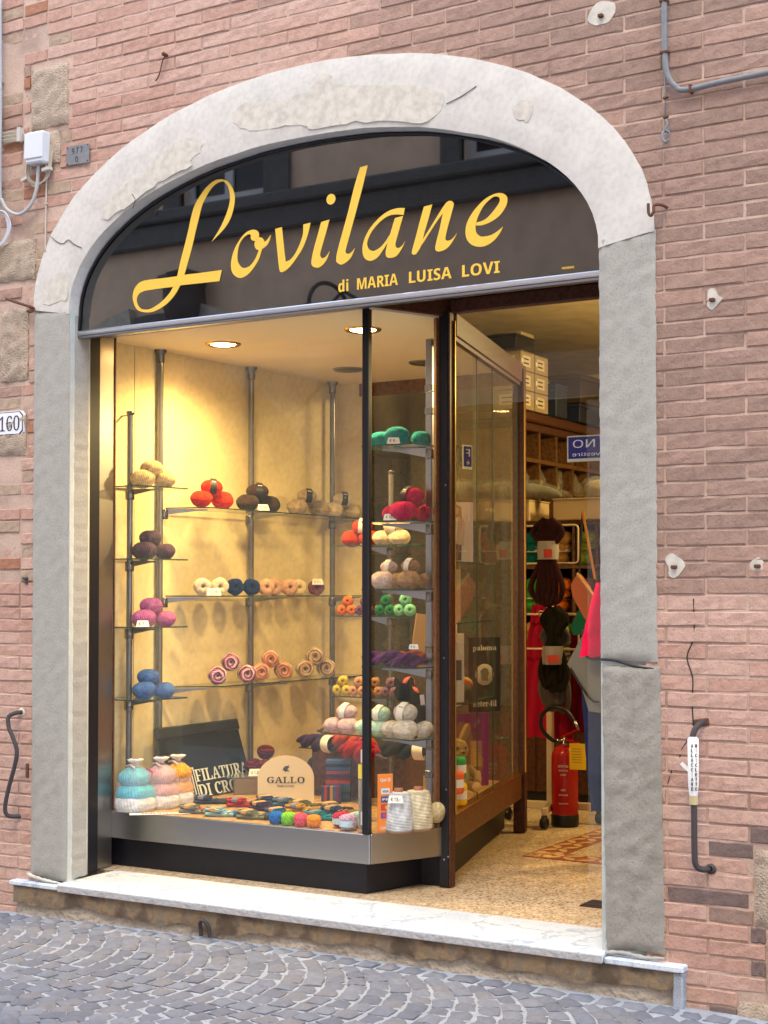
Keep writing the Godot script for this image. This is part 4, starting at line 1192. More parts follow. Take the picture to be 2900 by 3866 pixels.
func build_yarn():
	var S1 = "merino balls on the small left shelves"
	pile("bun", [[-1.384, 2.032, -0.62, 0.06], [-1.4, 1.98, -0.57, 0.065], [-1.324, 1.976, -0.66, 0.052]], wool(0.66, 0.47, 0.24), "sand beige", "on the top small left shelf", S1, -30)
	pile("bun", [[-1.391, 1.672, -0.62, 0.058], [-1.397, 1.608, -0.58, 0.062], [-1.325, 1.604, -0.66, 0.053]], wool(0.085, 0.05, 0.075), "dark plum", "on the second small left shelf", S1, -30)
	pile("bun", [[-1.383, 1.32, -0.62, 0.058], [-1.389, 1.258, -0.57, 0.062], [-1.317, 1.255, -0.66, 0.052], [-1.49, 1.255, -0.68, 0.049]], wool(0.5, 0.13, 0.32), "orchid pink", "on the third small left shelf", S1, -30)
	pile("bun", [[-1.399, 0.953, -0.62, 0.058], [-1.393, 0.889, -0.58, 0.062], [-1.324, 0.885, -0.66, 0.053], [-1.5, 0.885, -0.68, 0.049]], wool(0.08, 0.17, 0.42), "cornflower blue", "on the lowest small left shelf", S1, -30)
	var A = "banded merino balls on the upper long shelf"
	var ac = [["bright red", wool(0.66, 0.03, 0.008)], ["dark brown", wool(0.05, 0.032, 0.025)], ["taupe", wool(0.36, 0.28, 0.18)], ["oatmeal cream", wool(0.62, 0.52, 0.36)]]
	var ap = [[[-1.36, 1.962, -1.102, 0.06], [-1.36, 1.899, -1.011, 0.06], [-1.36, 1.901, -1.199, 0.062]], [[-1.36, 1.965, -1.534, 0.062], [-1.36, 1.9, -1.439, 0.062], [-1.36, 1.901, -1.654, 0.063]], [[-1.34, 1.963, -2.017, 0.06], [-1.34, 1.899, -1.913, 0.06], [-1.34, 1.9, -2.149, 0.062]], [[-1.31, 1.963, -2.37, 0.06], [-1.31, 1.898, -2.27, 0.061], [-1.31, 1.9, -2.46, 0.061]]]
	for i in 4:
		pile("bun", ap[i], ac[i][1], ac[i][0], "on the upper long shelf", A, 48, M.band_dark)
	price_tag("12.90", Vector3(-1.235, 1.851, -1.42), 60, 0.09, "small white price tag in front of the dark brown balls")
	# discs on the middle shelf
	var white = wool(0.74, 0.66, 0.5, "wool_spiral")
	var navy = wool(0.01, 0.03, 0.12, "wool_spiral")
	var peach = wool(0.66, 0.38, 0.26, "wool_spiral")
	var mauve = wool(0.22, 0.06, 0.075, "wool_spiral")
	var row = [[white, "leftmost cream white ball of the row", -1.022], [white, "cream white ball beside a navy one, in the row", -1.176], [navy, "left one of the two navy balls", -1.32], [navy, "right one of the two navy balls", -1.477], [peach, "peach ball half hidden by the right navy ball", -1.58], [peach, "middle one of the peach balls", -1.7], [peach, "peach ball just left of the pale ivory ball", -1.815], [wool(0.72, 0.6, 0.36, "wool_spiral"), "ivory ball right of the peach ones", -1.96], [mauve, "dark wine red ball", -2.15]]
	for i in row.size():
		wool_ball("spi", [-1.36 + (0.03 if i in [4, 6] else 0.0), 1.423, row[i][2], 0.048], row[i][0], row[i][1] + " on the middle long shelf", "round balls in a row on the middle long shelf", yaw(45) * Basis(Vector3.BACK, 0.9 * i))
	price_tag("€ 3.90", Vector3(-1.25, 1.376, -0.98), 50, 0.1, "cream price tag left of the white balls on the middle long shelf")
	price_tag("€ 11.-", Vector3(-1.315, 1.44, -2.1), 50, 0.09, "tilted cream price tag on the dark wine red ball on the middle long shelf")
	# marled balls: rings of colour from the hole outwards
	var ramps = {}
	var sets = {"plum and pink marled": [[0.12, 0.025, 0.1], [0.45, 0.16, 0.32], [0.75, 0.62, 0.62], [0.1, 0.02, 0.08], [0.35, 0.1, 0.2], [0.72, 0.55, 0.62], [0.2, 0.05, 0.18]], "peach and rose marled": [[0.3, 0.1, 0.06], [0.75, 0.42, 0.28], [0.5, 0.16, 0.12], [0.7, 0.5, 0.36], [0.25, 0.09, 0.06], [0.72, 0.35, 0.25], [0.4, 0.15, 0.1]], "brown and sand marled": [[0.16, 0.07, 0.04], [0.6, 0.48, 0.32], [0.28, 0.12, 0.07], [0.66, 0.58, 0.44], [0.12, 0.05, 0.03], [0.5, 0.28, 0.16], [0.62, 0.5, 0.34]]}
	for key in sets:
		var im = Image.create(64, 256, false, Image.FORMAT_RGB8)
		var n = FastNoiseLite.new()
		n.seed = key.length()
		n.frequency = 0.03
		for y in 256:
			for x in 64:
				var f: float = fposmod(y / 256.0 * 19.0 + x / 64.0 * 2.0 + n.get_noise_2d(x, y) * 1.4, 7.0)
				var c0: Array = sets[key][int(f) % 7]
				var c1: Array = sets[key][(int(f) + 1) % 7]
				var w = smoothstep(0.25, 0.75, f - int(f))
				im.set_pixel(x, y, Color(lerpf(c0[0], c1[0], w), lerpf(c0[1], c1[1], w), lerpf(c0[2], c1[2], w)).linear_to_srgb())
		ramps[key] = ImageTexture.create_from_image(im)
	var cp = [[[-1.36, 1.006, -1.281, 0.05], [-1.36, 0.938, -1.16, 0.05], [-1.33, 0.938, -1.394, 0.051]], [[-1.36, 1.01, -1.667, 0.051], [-1.36, 0.94, -1.574, 0.052], [-1.34, 0.94, -1.771, 0.052]], [[-1.32, 1.01, -2.07, 0.053], [-1.32, 0.941, -1.965, 0.053], [-1.3, 0.94, -2.165, 0.054]]]
	var ci = 0
	for key in ramps:
		pile("spi", cp[ci], wool(1, 1, 1, "wool_spiral", ramps[key]), key, "on the lower long shelf", "marled balls on the lower long shelf", 42)
		ci += 1
	# right shelves
	var R = "mohair balls on the right shelves"
	var teal = wool(0.01, 0.2, 0.23, "wool_fine")
	pile("bun", [[0.002, 2.142, -0.77, 0.062], [-0.125, 2.138, -0.83, 0.054], [0.078, 2.134, -0.87, 0.05]], teal, "teal mohair", "on the topmost right shelf", R, 20)
	pile("bun", [[0.055, 1.852, -0.82, 0.06], [-0.075, 1.776, -0.86, 0.056], [0.04, 1.78, -0.76, 0.066], [0.09, 1.778, -0.91, 0.055]], wool(0.5, 0.008, 0.08), "fuchsia mohair", "on the second right shelf", R, -20, M.band_dark)
	pile("bun", [[-0.074, 1.512, -0.82, 0.042], [-0.07, 1.45, -0.75, 0.055]], wool(0.68, 0.5, 0.42), "pale pink", "on the third right shelf", R, 10, M.paper)
	pile("bun", [[0.035, 1.516, -0.84, 0.046], [-0.005, 1.448, -0.79, 0.047], [0.078, 1.452, -0.745, 0.055], [0.085, 1.45, -0.9, 0.046]], wool(0.38, 0.22, 0.11), "camel tweed", "on the third right shelf", R, 0, M.paper)
	pile("bun", [[-0.59, 1.742, -1.42, 0.055], [-0.655, 1.683, -1.42, 0.055], [-0.545, 1.683, -1.42, 0.055]], wool(0.6, 0.045, 0.012), "orange red", "left of the corner post", R, 25, M.paper)
	pile("bun", [[-0.395, 1.738, -1.42, 0.055], [-0.465, 1.683, -1.42, 0.053], [-0.36, 1.684, -1.42, 0.056]], wool(0.72, 0.6, 0.42), "ivory", "right of the corner post", R, 20, M.paper)
	var G = "cylinder balls in rows of three"
	var olive = plain(0.05, 0.06, 0.03)
	var cyls = [["vivid orange", [0.72, 0.16, 0.008], -0.7, 1.268, 0.028], ["violet", [0.16, 0.05, 0.15], -0.59, 1.268, 0.027], ["emerald green", [0.012, 0.17, 0.07], -0.46, 1.268, 0.029], ["mint green", [0.22, 0.6, 0.4], -0.34, 1.268, 0.031], ["lemon yellow", [0.72, 0.56, 0.04], -0.73, 0.835, 0.028], ["peach", [0.7, 0.36, 0.18], -0.63, 0.835, 0.027], ["tan", [0.45, 0.22, 0.09], -0.53, 0.835, 0.027], ["dusty mauve", [0.22, 0.12, 0.18], -0.43, 0.835, 0.027], ["coral", [0.75, 0.16, 0.13], -0.32, 0.835, 0.029]]
	for c in cyls:
		var r: float = c[4]
		var x: float = c[2]
		var y: float = c[3]
		pile("cyl", [[x, y + r * 2.75, -1.45, r * 1.04], [x - r * 1.05, y + r, -1.44, r], [x + r * 1.05, y + r, -1.44, r]], wool(c[1][0], c[1][1], c[1][2], "wool_spiral"), c[0] + " cylinder", "on a middle shelf", G, 28, olive, true)
	var L = "large soft balls on the lowest right shelf"
	pile("bun", [[-0.364, 0.795, -0.9, 0.052], [-0.43, 0.731, -0.88, 0.05], [-0.34, 0.732, -0.87, 0.052]], wool(0.72, 0.45, 0.44), "baby pink", "on the lowest right shelf", L, 0, M.paper)
	pile("bun", [[-0.145, 0.797, -0.86, 0.05], [-0.235, 0.731, -0.86, 0.05], [-0.145, 0.731, -0.84, 0.05]], wool(0.5, 0.72, 0.55), "pale mint", "on the lowest right shelf", L, 0, M.paper)
	pile("bun", [[0.017, 0.81, -0.82, 0.06], [-0.06, 0.733, -0.82, 0.05], [0.04, 0.735, -0.78, 0.062], [0.09, 0.732, -0.87, 0.05]], wool(0.68, 0.61, 0.5), "off white", "on the lowest right shelf", L, 0, M.paper)
	pile("bun", [[-1.31, 0.49, -1.55, 0.05], [-1.36, 0.415, -1.5, 0.05], [-1.27, 0.415, -1.5, 0.05]], wool(0.24, 0.045, 0.05, "wool_spiral", ramps["plum and pink marled"]), "rust and violet tweed", "behind the rounded cream sign", L, 0)
	# small crochet balls in front
	var cc = [["blue", [0.008, 0.14, 0.5]], ["lime green", [0.2, 0.6, 0.02]], ["coral pink", [0.75, 0.08, 0.14]], ["orange", [0.85, 0.27, 0.01]]]
	for i in 4:
		wool_ball("cot", [-0.514 + 0.0715 * i, FLOOR + 0.03, -0.5, 0.034], wool(cc[i][1][0], cc[i][1][1], cc[i][1][2], "wool_spiral"), "small shiny %s crochet cotton ball in the row behind the front glass" % cc[i][0], "small crochet cotton balls in a row", Basis(Vector3.UP, 0.8 * i), null, i)
	for q in [[-0.185, -0.56, [0.5, 0.012, 0.05], "raspberry", 0.04], [-0.11, -0.505, [0.55, 0.36, 0.5], "lilac", 0.041], [-0.12, -0.6, [0.3, 0.62, 0.48], "mint", 0.04]]:
		var o = wool_ball("cot", [q[0], FLOOR + 0.04, q[1], q[4]], wool(q[2][0], q[2][1], q[2][2], "wool_spiral"), q[3] + " cotton ball with a pale blue band near the corner post", "banded cotton balls by the corner post", Basis(Vector3.BACK, 0.2))
		part(o, "paper_band", MB.new().smooth().lathe([[q[4] * 1.05, -0.014], [q[4] * 1.06, 0.0], [q[4] * 1.05, 0.014]], 22).done(), plain(0.42, 0.6, 0.68), Vector3(0, -0.006, 0))
	# hanks
	hank("wool_hank", wool(0.62, 0.47, 0.27), Vector3(-0.92, 0.63, -1.5), Vector3(-0.6, 0.68, -1.45), 0.042, "cream hank with a paper band lying on the loose hank shelf", 0.62, M.paper)
	hank("wool_hank", wool(0.58, 0.44, 0.25), Vector3(-0.86, 0.58, -1.43), Vector3(-0.58, 0.6, -1.42), 0.036, "sand coloured hank under the cream banded hank")
	hank("wool_hank", wool(0.46, 0.5, 0.05), Vector3(-0.6, 0.665, -1.5), Vector3(-0.25, 0.66, -1.5), 0.04, "lime green hank behind the pink and mint balls")
	hank("wool_hank", wool(0.07, 0.03, 0.12), Vector3(-1.02, 0.575, -1.45), Vector3(-0.72, 0.575, -1.36), 0.045, "dark purple cream banded hank at the left end of its shelf", 0.85, M.paper)
	hank("wool_hank", wool(0.72, 0.09, 0.01), Vector3(-0.8, 0.6, -1.4), Vector3(-0.45, 0.6, -1.32), 0.05, "orange hank lying between the purple and the red hanks")
	hank("wool_hank", wool(0.5, 0.015, 0.025), Vector3(-0.66, 0.55, -1.3), Vector3(-0.38, 0.57, -1.24), 0.05, "red hank hanging over the front edge of the loose hank shelf")
	hank("wool_hank", wool(0.025, 0.03, 0.035), Vector3(-0.42, 0.57, -1.28), Vector3(-0.1, 0.58, -1.3), 0.045, "black hank with a cream band behind the corner post", 0.8, M.paper)
	hank("wool_hank", wool(0.2, 0.09, 0.32, "wool_spiral", ramps["plum and pink marled"]), Vector3(-0.2, 1.075, -0.78), Vector3(0.12, 1.06, -0.84), 0.04, "marled purple hank lying on the fourth right shelf")
	hank("wool_hank", wool(0.5, 0.2, 0.1, "wool_spiral", ramps["peach and rose marled"]), Vector3(-0.12, 1.075, -0.93), Vector3(0.16, 1.07, -0.92), 0.034, "marled rust hank behind the purple one on the fourth right shelf")
	price_tag("€ 7.-", Vector3(-1.34, 1.216, -0.5), 40, 0.085, "white price tag in front of the orchid pink balls")
	price_tag("€ 9.-", Vector3(0.085, 1.12, -0.78), 25, 0.06, "small white price tag on the marled hanks beside the square post")
	price_tag("€ 8.-", Vector3(0.02, 2.1, -0.7), 25, 0.08, "white price tag in front of the teal mohair balls")
	price_tag("€ 10.-", Vector3(0.0, 1.735, -0.7), 25, 0.08, "white price tag in front of the fuchsia mohair balls")
	for i in 4:
		hank("wool_hank", wool(0.05, 0.055, 0.05), Vector3(-1.16 + 0.05 * i, 0.36 + 0.06 * (i % 2), -1.7), Vector3(-0.94 + 0.04 * i, 0.38 + 0.07 * (i % 2), -1.62), 0.045, "grey green hank in the heap behind the cream sign, %s" % ["at the left", "on top at the left", "at the right", "on top at the right"][i])

func build_display_goods():
	# three sheer bags of wool with white bottoms
	var bags = [["turquoise", [0.05, 0.48, 0.62], -1.4, -0.52, 0.105, "leftmost"], ["dusty pink", [0.62, 0.32, 0.33], -1.345, -0.66, 0.095, "middle"], ["egg yellow", [0.8, 0.36, 0.015], -1.34, -0.79, 0.085, "rightmost"]]
	var sheer = StandardMaterial3D.new()
	sheer.albedo_color = Color(0.95, 0.95, 1.0, 0.14)
	sheer.transparency = BaseMaterial3D.TRANSPARENCY_ALPHA
	sheer.roughness = 0.4
	var i = 0
	for q in bags:
		var g = thing("wool_bag", "sheer gift bag of %s wool with white bottom, %s of three" % [q[0], q[5]], "gift bag", Vector3(q[2], FLOOR, q[3]), -0.4, "sheer gift bags of wool")
		g.scale = Vector3(1.0, 0.7, 1.0)
		var r: float = q[4]
		var c = wool(q[1][0], q[1][1], q[1][2])
		part(g, "white_fluff", MB.new().smooth().lathe([[0.0, 0.0], [r * 0.9, 0.0], [r * 1.02, 0.03], [r, 0.08], [r * 0.85, 0.11], [0, 0.11]], 22, Vector3(), Basis(), 0.03, 6).done(), wool(0.78, 0.78, 0.76))
		part(g, "lower_ball", MB.new().smooth().lathe([[0.0, 0.07], [r * 0.85, 0.085], [r * 0.98, 0.12], [r * 0.8, 0.175], [0.3 * r, 0.2], [0, 0.2]], 22, Vector3(), Basis(), 0.03, 5).done(), c)
		part(g, "upper_ball", MB.new().smooth().lathe([[0.0, 0.165], [r * 0.6, 0.178], [r * 0.82, 0.22], [r * 0.75, 0.27], [0.35 * r, 0.31], [0, 0.315]], 22, Vector3(0.012 * (i - 1), 0, 0), Basis(), 0.03, 4).done(), c)
		part(g, "sheer_bag", MB.new().smooth().lathe([[r * 1.04, 0.0], [r * 1.1, 0.04], [r * 1.06, 0.11], [r * 1.02, 0.16], [r * 0.9, 0.22], [r * 0.82, 0.27], [r * 0.3, 0.32], [0.012, 0.335]], 22, Vector3(), Basis(), 0.04, 7).done(), sheer)
		part(g, "tied_top", MB.new().smooth().lathe([[0.014, 0.33], [0.012, 0.338], [0.03, 0.355], [0.038, 0.372], [0.02, 0.375]], 14, Vector3(), Basis(), 0.25, 5).done(), plain(0.75, 0.72, 0.7, 0.9))
		part(g, "ribbon_bow", MB.new().box(Vector3(-0.02, 0.325, 0.03), Vector3(0.05, 0.012, 0.006), Basis(Vector3.BACK, 0.3)).box(Vector3(0.025, 0.32, 0.03), Vector3(0.05, 0.012, 0.006), Basis(Vector3.BACK, -0.4)).done(), plain(0.75, 0.6, 0.62))
		if i == 1:
			part(g, "pink_tag", MB.new().box(Vector3(0.035, 0.265, r * 0.95), Vector3(0.075, 0.06, 0.002), Basis(Vector3.BACK, -0.25)).done(), plain(0.7, 0.04, 0.16))
			for k in 4:
				part(g, "tag_stripe", MB.new().box(Vector3(0.013 + 0.015 * k, 0.268 - 0.004 * k, r * 0.95 + 0.002), Vector3(0.008, 0.04, 0.001), Basis(Vector3.BACK, -0.25)).done(), M.white)
		i += 1
	var strip = thing("paper_strip", "narrow white paper strip with handwriting lying in front of the gift bags", "paper", Vector3(-1.2, FLOOR + 0.003, -0.47), 0.7)
	part(strip, "sheet", MB.new().box(Vector3(), Vector3(0.3, 0.002, 0.055)).done(), M.white)
	lettering(strip, "writing", "Calda lana nuova", 0.22, 0.03, Vector3(0.02, 0.0018, 0), Basis(Vector3.RIGHT, -PI / 2), plain(0.25, 0.05, 0.09), "Droid Serif")
	# black advertising board leaning on the poles
	var p = thing("black_board", "black yarn maker's board with pale serif lettering leaning against the chrome poles", "advertising board")
	var bl = Vector3(-1.375, 0.285, -0.79)
	var br = Vector3(-1.375, 0.285, -1.52)
	var tl = Vector3(-1.5, 0.665, -0.8)
	var ux = (br - bl)
	var uy = (tl - bl)
	uy.z = 0.0
	var nrm = ux.normalized().cross(uy.normalized())
	var B = Basis(ux.normalized(), uy.normalized(), nrm)
	var w = ux.length()
	var h = uy.length()
	var on = func(u: float, v: float, o := 0.006) -> Vector3: return bl + ux * u + uy * v + nrm * o
	part(p, "panel", MB.new().box(on.call(0.5, 0.5, 0.0), Vector3(w, h, 0.008), B, 0.002).done(), plain(0.012, 0.016, 0.022, 0.12))
	part(p, "rolled_edge", MB.new().box(on.call(0.5, 0.93, 0.008), Vector3(w * 1.01, h * 0.16, 0.02), B, 0.008).done(), plain(0.016, 0.018, 0.022, 0.3))
	var pale = plain(0.62, 0.66, 0.6)
	lettering(p, "board_lettering", "FILATURA", w * 0.66, h * 0.17, on.call(0.655, 0.3), B, pale, "Droid Serif", true)
	lettering(p, "board_lettering", "DI CROSA", w * 0.66, h * 0.17, on.call(0.655, 0.09), B, pale, "Droid Serif", true)
	for k in 3:
		var e = 0.085 - 0.022 * k
		var c: Vector3 = on.call(0.2, 0.2)
		part(p, "emblem_frame", MB.new().box(c + B.y * e, Vector3(2 * e + 0.007, 0.007, 0.002), B).box(c - B.y * e, Vector3(2 * e + 0.007, 0.007, 0.002), B).box(c + B.x * e, Vector3(0.007, 2 * e - 0.007, 0.002), B).box(c - B.x * e, Vector3(0.007, 2 * e - 0.007, 0.002), B).done(), pale)
	lettering(p, "emblem_letter", "g", 0.04, 0.062, on.call(0.2, 0.2), B, pale, "Droid Serif", true)
	# rounded cream board
	var gb = thing("cream_board", "cream round topped hosiery sign with dark serif lettering standing on the display floor", "advertising board", Vector3(-0.915, FLOOR, -1.172))
	var GB = facing(Vector3(0.506, 0.0, 0.863))
	var q2 = poly([[-0.15, 0.0], [0.15, 0.0], [0.15, 0.12]])
	for k in 17:
		var a = PI * k / 16.0
		q2.append(Vector2(0.15 * cos(a), 0.125 + 0.118 * sin(a)))
	q2.append(Vector2(-0.15, 0.12))
	part(gb, "board", MB.new().prism(q2, -0.004, 0.004).done(), plain(0.72, 0.6, 0.38), Vector3(), GB)
	lettering(gb, "sign_lettering", "GALLO", 0.2, 0.034, GB * Vector3(0, 0.115, 0.005), GB, plain(0.05, 0.05, 0.045), "Droid Serif", true)
	lettering(gb, "small_lettering", "Made in Italy", 0.09, 0.016, GB * Vector3(0, 0.083, 0.005), GB, plain(0.15, 0.12, 0.08), "Droid Serif")
	part(gb, "emblem", MB.new().prism(poly([[-0.018, 0.162], [-0.014, 0.178], [-0.004, 0.188], [0.008, 0.189], [0.017, 0.196], [0.014, 0.186], [0.022, 0.184], [0.012, 0.178], [0.008, 0.172], [0.02, 0.16], [0.006, 0.163], [-0.004, 0.158], [-0.012, 0.168]]), 0.004, 0.0052).done(), plain(0.05, 0.05, 0.045), Vector3(), GB)
	# folded socks
	var socks = [["navy and grey striped sock at the back left", -1.22, -0.9, [0.03, 0.04, 0.08], [0.1, 0.1, 0.11], 30], ["grey striped sock with a red toe at the front left", -1.06, -0.585, [0.2, 0.21, 0.17], [0.45, 0.05, 0.03], 15], ["light blue striped sock with a blue toe", -0.89, -0.57, [0.3, 0.5, 0.55], [0.02, 0.2, 0.5], 20], ["red sock with a green toe", -1.0, -0.9, [0.45, 0.012, 0.02], [0.08, 0.16, 0.03], 25], ["olive and cream striped sock near the glass", -0.7, -0.575, [0.16, 0.17, 0.1], [0.06, 0.07, 0.04], 10], ["navy blue sock beside the red one", -0.93, -1.04, [0.03, 0.06, 0.16], [0.03, 0.05, 0.12], -20], ["slate blue sock before the rounded cream sign", -0.8, -1.03, [0.05, 0.13, 0.24], [0.06, 0.14, 0.22], 20], ["dark purple sock with a striped cuff", -0.82, -0.84, [0.05, 0.02, 0.07], [0.06, 0.03, 0.09], -10], ["olive green sock behind the mustard one", -0.68, -1.0, [0.12, 0.11, 0.02], [0.1, 0.09, 0.02], 15], ["mustard sock in the middle", -0.62, -0.88, [0.45, 0.26, 0.02], [0.4, 0.22, 0.02], 25], ["tan and black striped sock at the back right", -0.5, -1.0, [0.4, 0.28, 0.12], [0.03, 0.02, 0.02], -15], ["royal blue sock behind the crochet balls", -0.62, -0.7, [0.02, 0.09, 0.22], [0.5, 0.24, 0.03], -5], ["teal and blue striped sock near the lilac ball", -0.4, -0.72, [0.01, 0.2, 0.26], [0.02, 0.12, 0.3], 12], ["dark blue sock with orange stripes near the boxes", -0.42, -0.9, [0.02, 0.07, 0.16], [0.5, 0.2, 0.03], 8]]
	var k2 = 0
	for s in socks:
		var o = thing("folded_sock", "folded " + s[0] + " of the display", "sock", Vector3(s[1], FLOOR + 0.001, s[2]), deg_to_rad(s[5]), "folded knitted socks laid out flat")
		o.scale = Vector3(1.12, 1.5, 1.2)
		var leg = wool(s[3][0], s[3][1], s[3][2], "wool_cone")
		var toe = wool(s[4][0], s[4][1], s[4][2], "wool_cone")
		part(o, "foot", MB.new().smooth().box(Vector3(0, 0.008, 0), Vector3(0.15, 0.014, 0.058), Basis(Vector3.UP, 0.1), 0.006).done(), leg)
		part(o, "toe", MB.new().smooth().lathe([[0.0, 0.0], [0.03, 0.002], [0.033, 0.01], [0.026, 0.017], [0.0, 0.018]], 16, Vector3(0.075, 0, -0.006)).done(), toe)
		part(o, "cuff", MB.new().smooth().box(Vector3(-0.03, 0.022, 0.004), Vector3(0.085, 0.013, 0.055), Basis(Vector3.UP, -0.2), 0.005).done(), leg)
		for j in 3:
			part(o, "stripe", MB.new().box(Vector3(0.035 - 0.022 * j, 0.0155 + (0.0005 if j < 2 else 0.0), -0.002), Vector3(0.008, 0.002, 0.056), Basis(Vector3.UP, 0.1)).done(), toe if k2 % 2 else leg)
		part(o, "paper_band", MB.new().box(Vector3(-0.03, 0.0235, 0.004), Vector3(0.03, 0.013, 0.06), Basis(Vector3.UP, -0.2), 0.003).done(), plain(0.5, 0.3, 0.12) if k2 % 3 else plain(0.16, 0.17, 0.24))
		k2 += 1
	# striped boxes, wooden plinth, grey box and its glass plate
	var bx = [["blue and black striped box, topmost of the stack", [[0.03, 0.07, 0.2], [0.01, 0.012, 0.03], [0.04, 0.1, 0.25]], 0.445, 0.055], ["wine and navy striped box, second of the stack", [[0.12, 0.012, 0.03], [0.02, 0.025, 0.08], [0.25, 0.03, 0.03]], 0.395, 0.048], ["green, blue and red striped box, third of the stack", [[0.03, 0.1, 0.03], [0.03, 0.08, 0.22], [0.35, 0.04, 0.04]], 0.335, 0.058], ["dark navy box, lowest of the stack", [[0.01, 0.015, 0.05], [0.02, 0.03, 0.1], [0.01, 0.01, 0.03]], FLOOR, 0.053]]
	for q in bx:
		var o = thing("striped_box", q[0], "box", Vector3(-0.69, q[2], -1.34), deg_to_rad(28), "striped gift boxes")
		for j in 3:
			part(o, "stripe_band", MB.new().box(Vector3(0, q[3] * (j + 0.5) / 3.0, 0), Vector3(0.13, q[3] / 3.0, 0.09), Basis(), 0.001).done(), plain(q[1][j][0], q[1][j][1], q[1][j][2], 0.4))
	var ub = thing("striped_box", "upright box with vertical stripes standing before the stack of striped boxes", "box", Vector3(-0.67, FLOOR, -1.24), deg_to_rad(28), "striped gift boxes")
	for j in 7:
		var c: Array = [[0.02, 0.04, 0.12], [0.3, 0.03, 0.02], [0.02, 0.02, 0.06], [0.4, 0.2, 0.03], [0.03, 0.09, 0.2], [0.15, 0.02, 0.08], [0.02, 0.03, 0.08]][j]
		part(ub, "stripe_band", MB.new().box(Vector3(-0.045 + 0.015 * j, 0.045, 0), Vector3(0.015, 0.09, 0.05)).done(), plain(c[0], c[1], c[2], 0.4))
	var wb = thing("wooden_plinth", "plain wooden plinth carrying the shelf of loose hanks", "plinth", Vector3(-0.66, FLOOR, -1.55), deg_to_rad(10))
	part(wb, "front_board", MB.new().span(-0.3, 0.24, 0.0, 0.262, 0.0, 0.016, 0.002).done(), M.wood)
	part(wb, "side_board", MB.new().span(0.224, 0.24, 0.0, 0.26, -0.3, -0.001, 0.002).done(), M.wood)
	part(wb, "side_board", MB.new().span(-0.3, -0.284, 0.0, 0.26, -0.3, -0.001, 0.002).done(), M.wood)
	var gx = thing("grey_box", "low grey brown box on the display floor beside the black board", "box", Vector3(-1.29, FLOOR, -1.35), deg_to_rad(40))
	part(gx, "body", MB.new().span(-0.08, 0.08, 0.0, 0.09, -0.06, 0.06, 0.003).done(), plain(0.22, 0.18, 0.14))
	part(gx, "lid", MB.new().span(-0.082, 0.082, 0.091, 0.1, -0.062, 0.062, 0.002).done(), plain(0.24, 0.2, 0.15))
	var gp = solo("glass_plate", MB.new().box(Vector3(), Vector3(0.26, 0.006, 0.2), yaw(40)).done(), M.shelf_glass, "loose glass plate lying on the low grey box", "glass plate", Vector3(-1.27, FLOOR + 0.104, -1.32))
	price_tag("€ 1.30", Vector3(-1.18, FLOOR + 0.109, -1.27), 40, 0.1, "white price tag on the glass plate over the grey box")
	# corner: tube, card sign, thread cones
	var tb = thing("clear_tube", "clear plastic tube with a yellow label beside the corner post", "tube", Vector3(-0.015, FLOOR, -0.495))
	part(tb, "tube", MB.new().smooth().lathe([[0.03, 0.01], [0.031, 0.3]], 20).done(), glass(0.12))
	part(tb, "foot", MB.new().smooth().lathe([[0.0, 0.0], [0.032, 0.0], [0.032, 0.014], [0.0, 0.016]], 20).done(), plain(0.45, 0.2, 0.1))
	part(tb, "filling", MB.new().smooth().lathe([[0.0, 0.016], [0.027, 0.017], [0.028, 0.24], [0.0, 0.25]], 20, Vector3(), Basis(), 0.1, 5, 30.0).done(), over(plain(0.2, 0.13, 0.08), T.blotch, 0.06))
	part(tb, "label", MB.new().smooth().lathe([[0.0312, 0.25], [0.0316, 0.3], [0.0312, 0.315]], 20).done(), plain(0.75, 0.55, 0.02))
	part(tb, "white_label", MB.new().box(Vector3(0.014, 0.07, 0.03), Vector3(0.03, 0.06, 0.002), yaw(20)).done(), M.white)
	part(tb, "hang_card", MB.new().box(Vector3(0.0, 0.35, -0.01), Vector3(0.05, 0.06, 0.002), yaw(15)).done(), M.white)
	var cs = thing("card_sign", "upright orange payment card sign with four card marks, right of the corner post", "sign", Vector3(0.068, FLOOR, -0.54))
	var CB = facing(Vector3(0.78, 0, 0.62))
	part(cs, "panel", MB.new().box(CB * Vector3(0, 0.135, 0), Vector3(0.076, 0.27, 0.004), CB, 0.0015).done(), plain(0.85, 0.23, 0.015))
	lettering(cs, "sign_lettering", "Qui Sì", 0.05, 0.02, CB * Vector3(0, 0.242, 0.0028), CB, M.white, "Droid Sans", true)
	lettering(cs, "sign_lettering", "CartaSì", 0.05, 0.016, CB * Vector3(0, 0.022, 0.0028), CB, M.white, "Droid Sans", true)
	var marks = [["VISA", [0.75, 0.78, 0.85], [0.02, 0.03, 0.2]], ["PB", [0.02, 0.04, 0.25], [0.8, 0.8, 0.8]], ["", [0.5, 0.02, 0.02], [0.8, 0.4, 0.02]], ["", [0.02, 0.06, 0.4], [0.6, 0.03, 0.03]]]
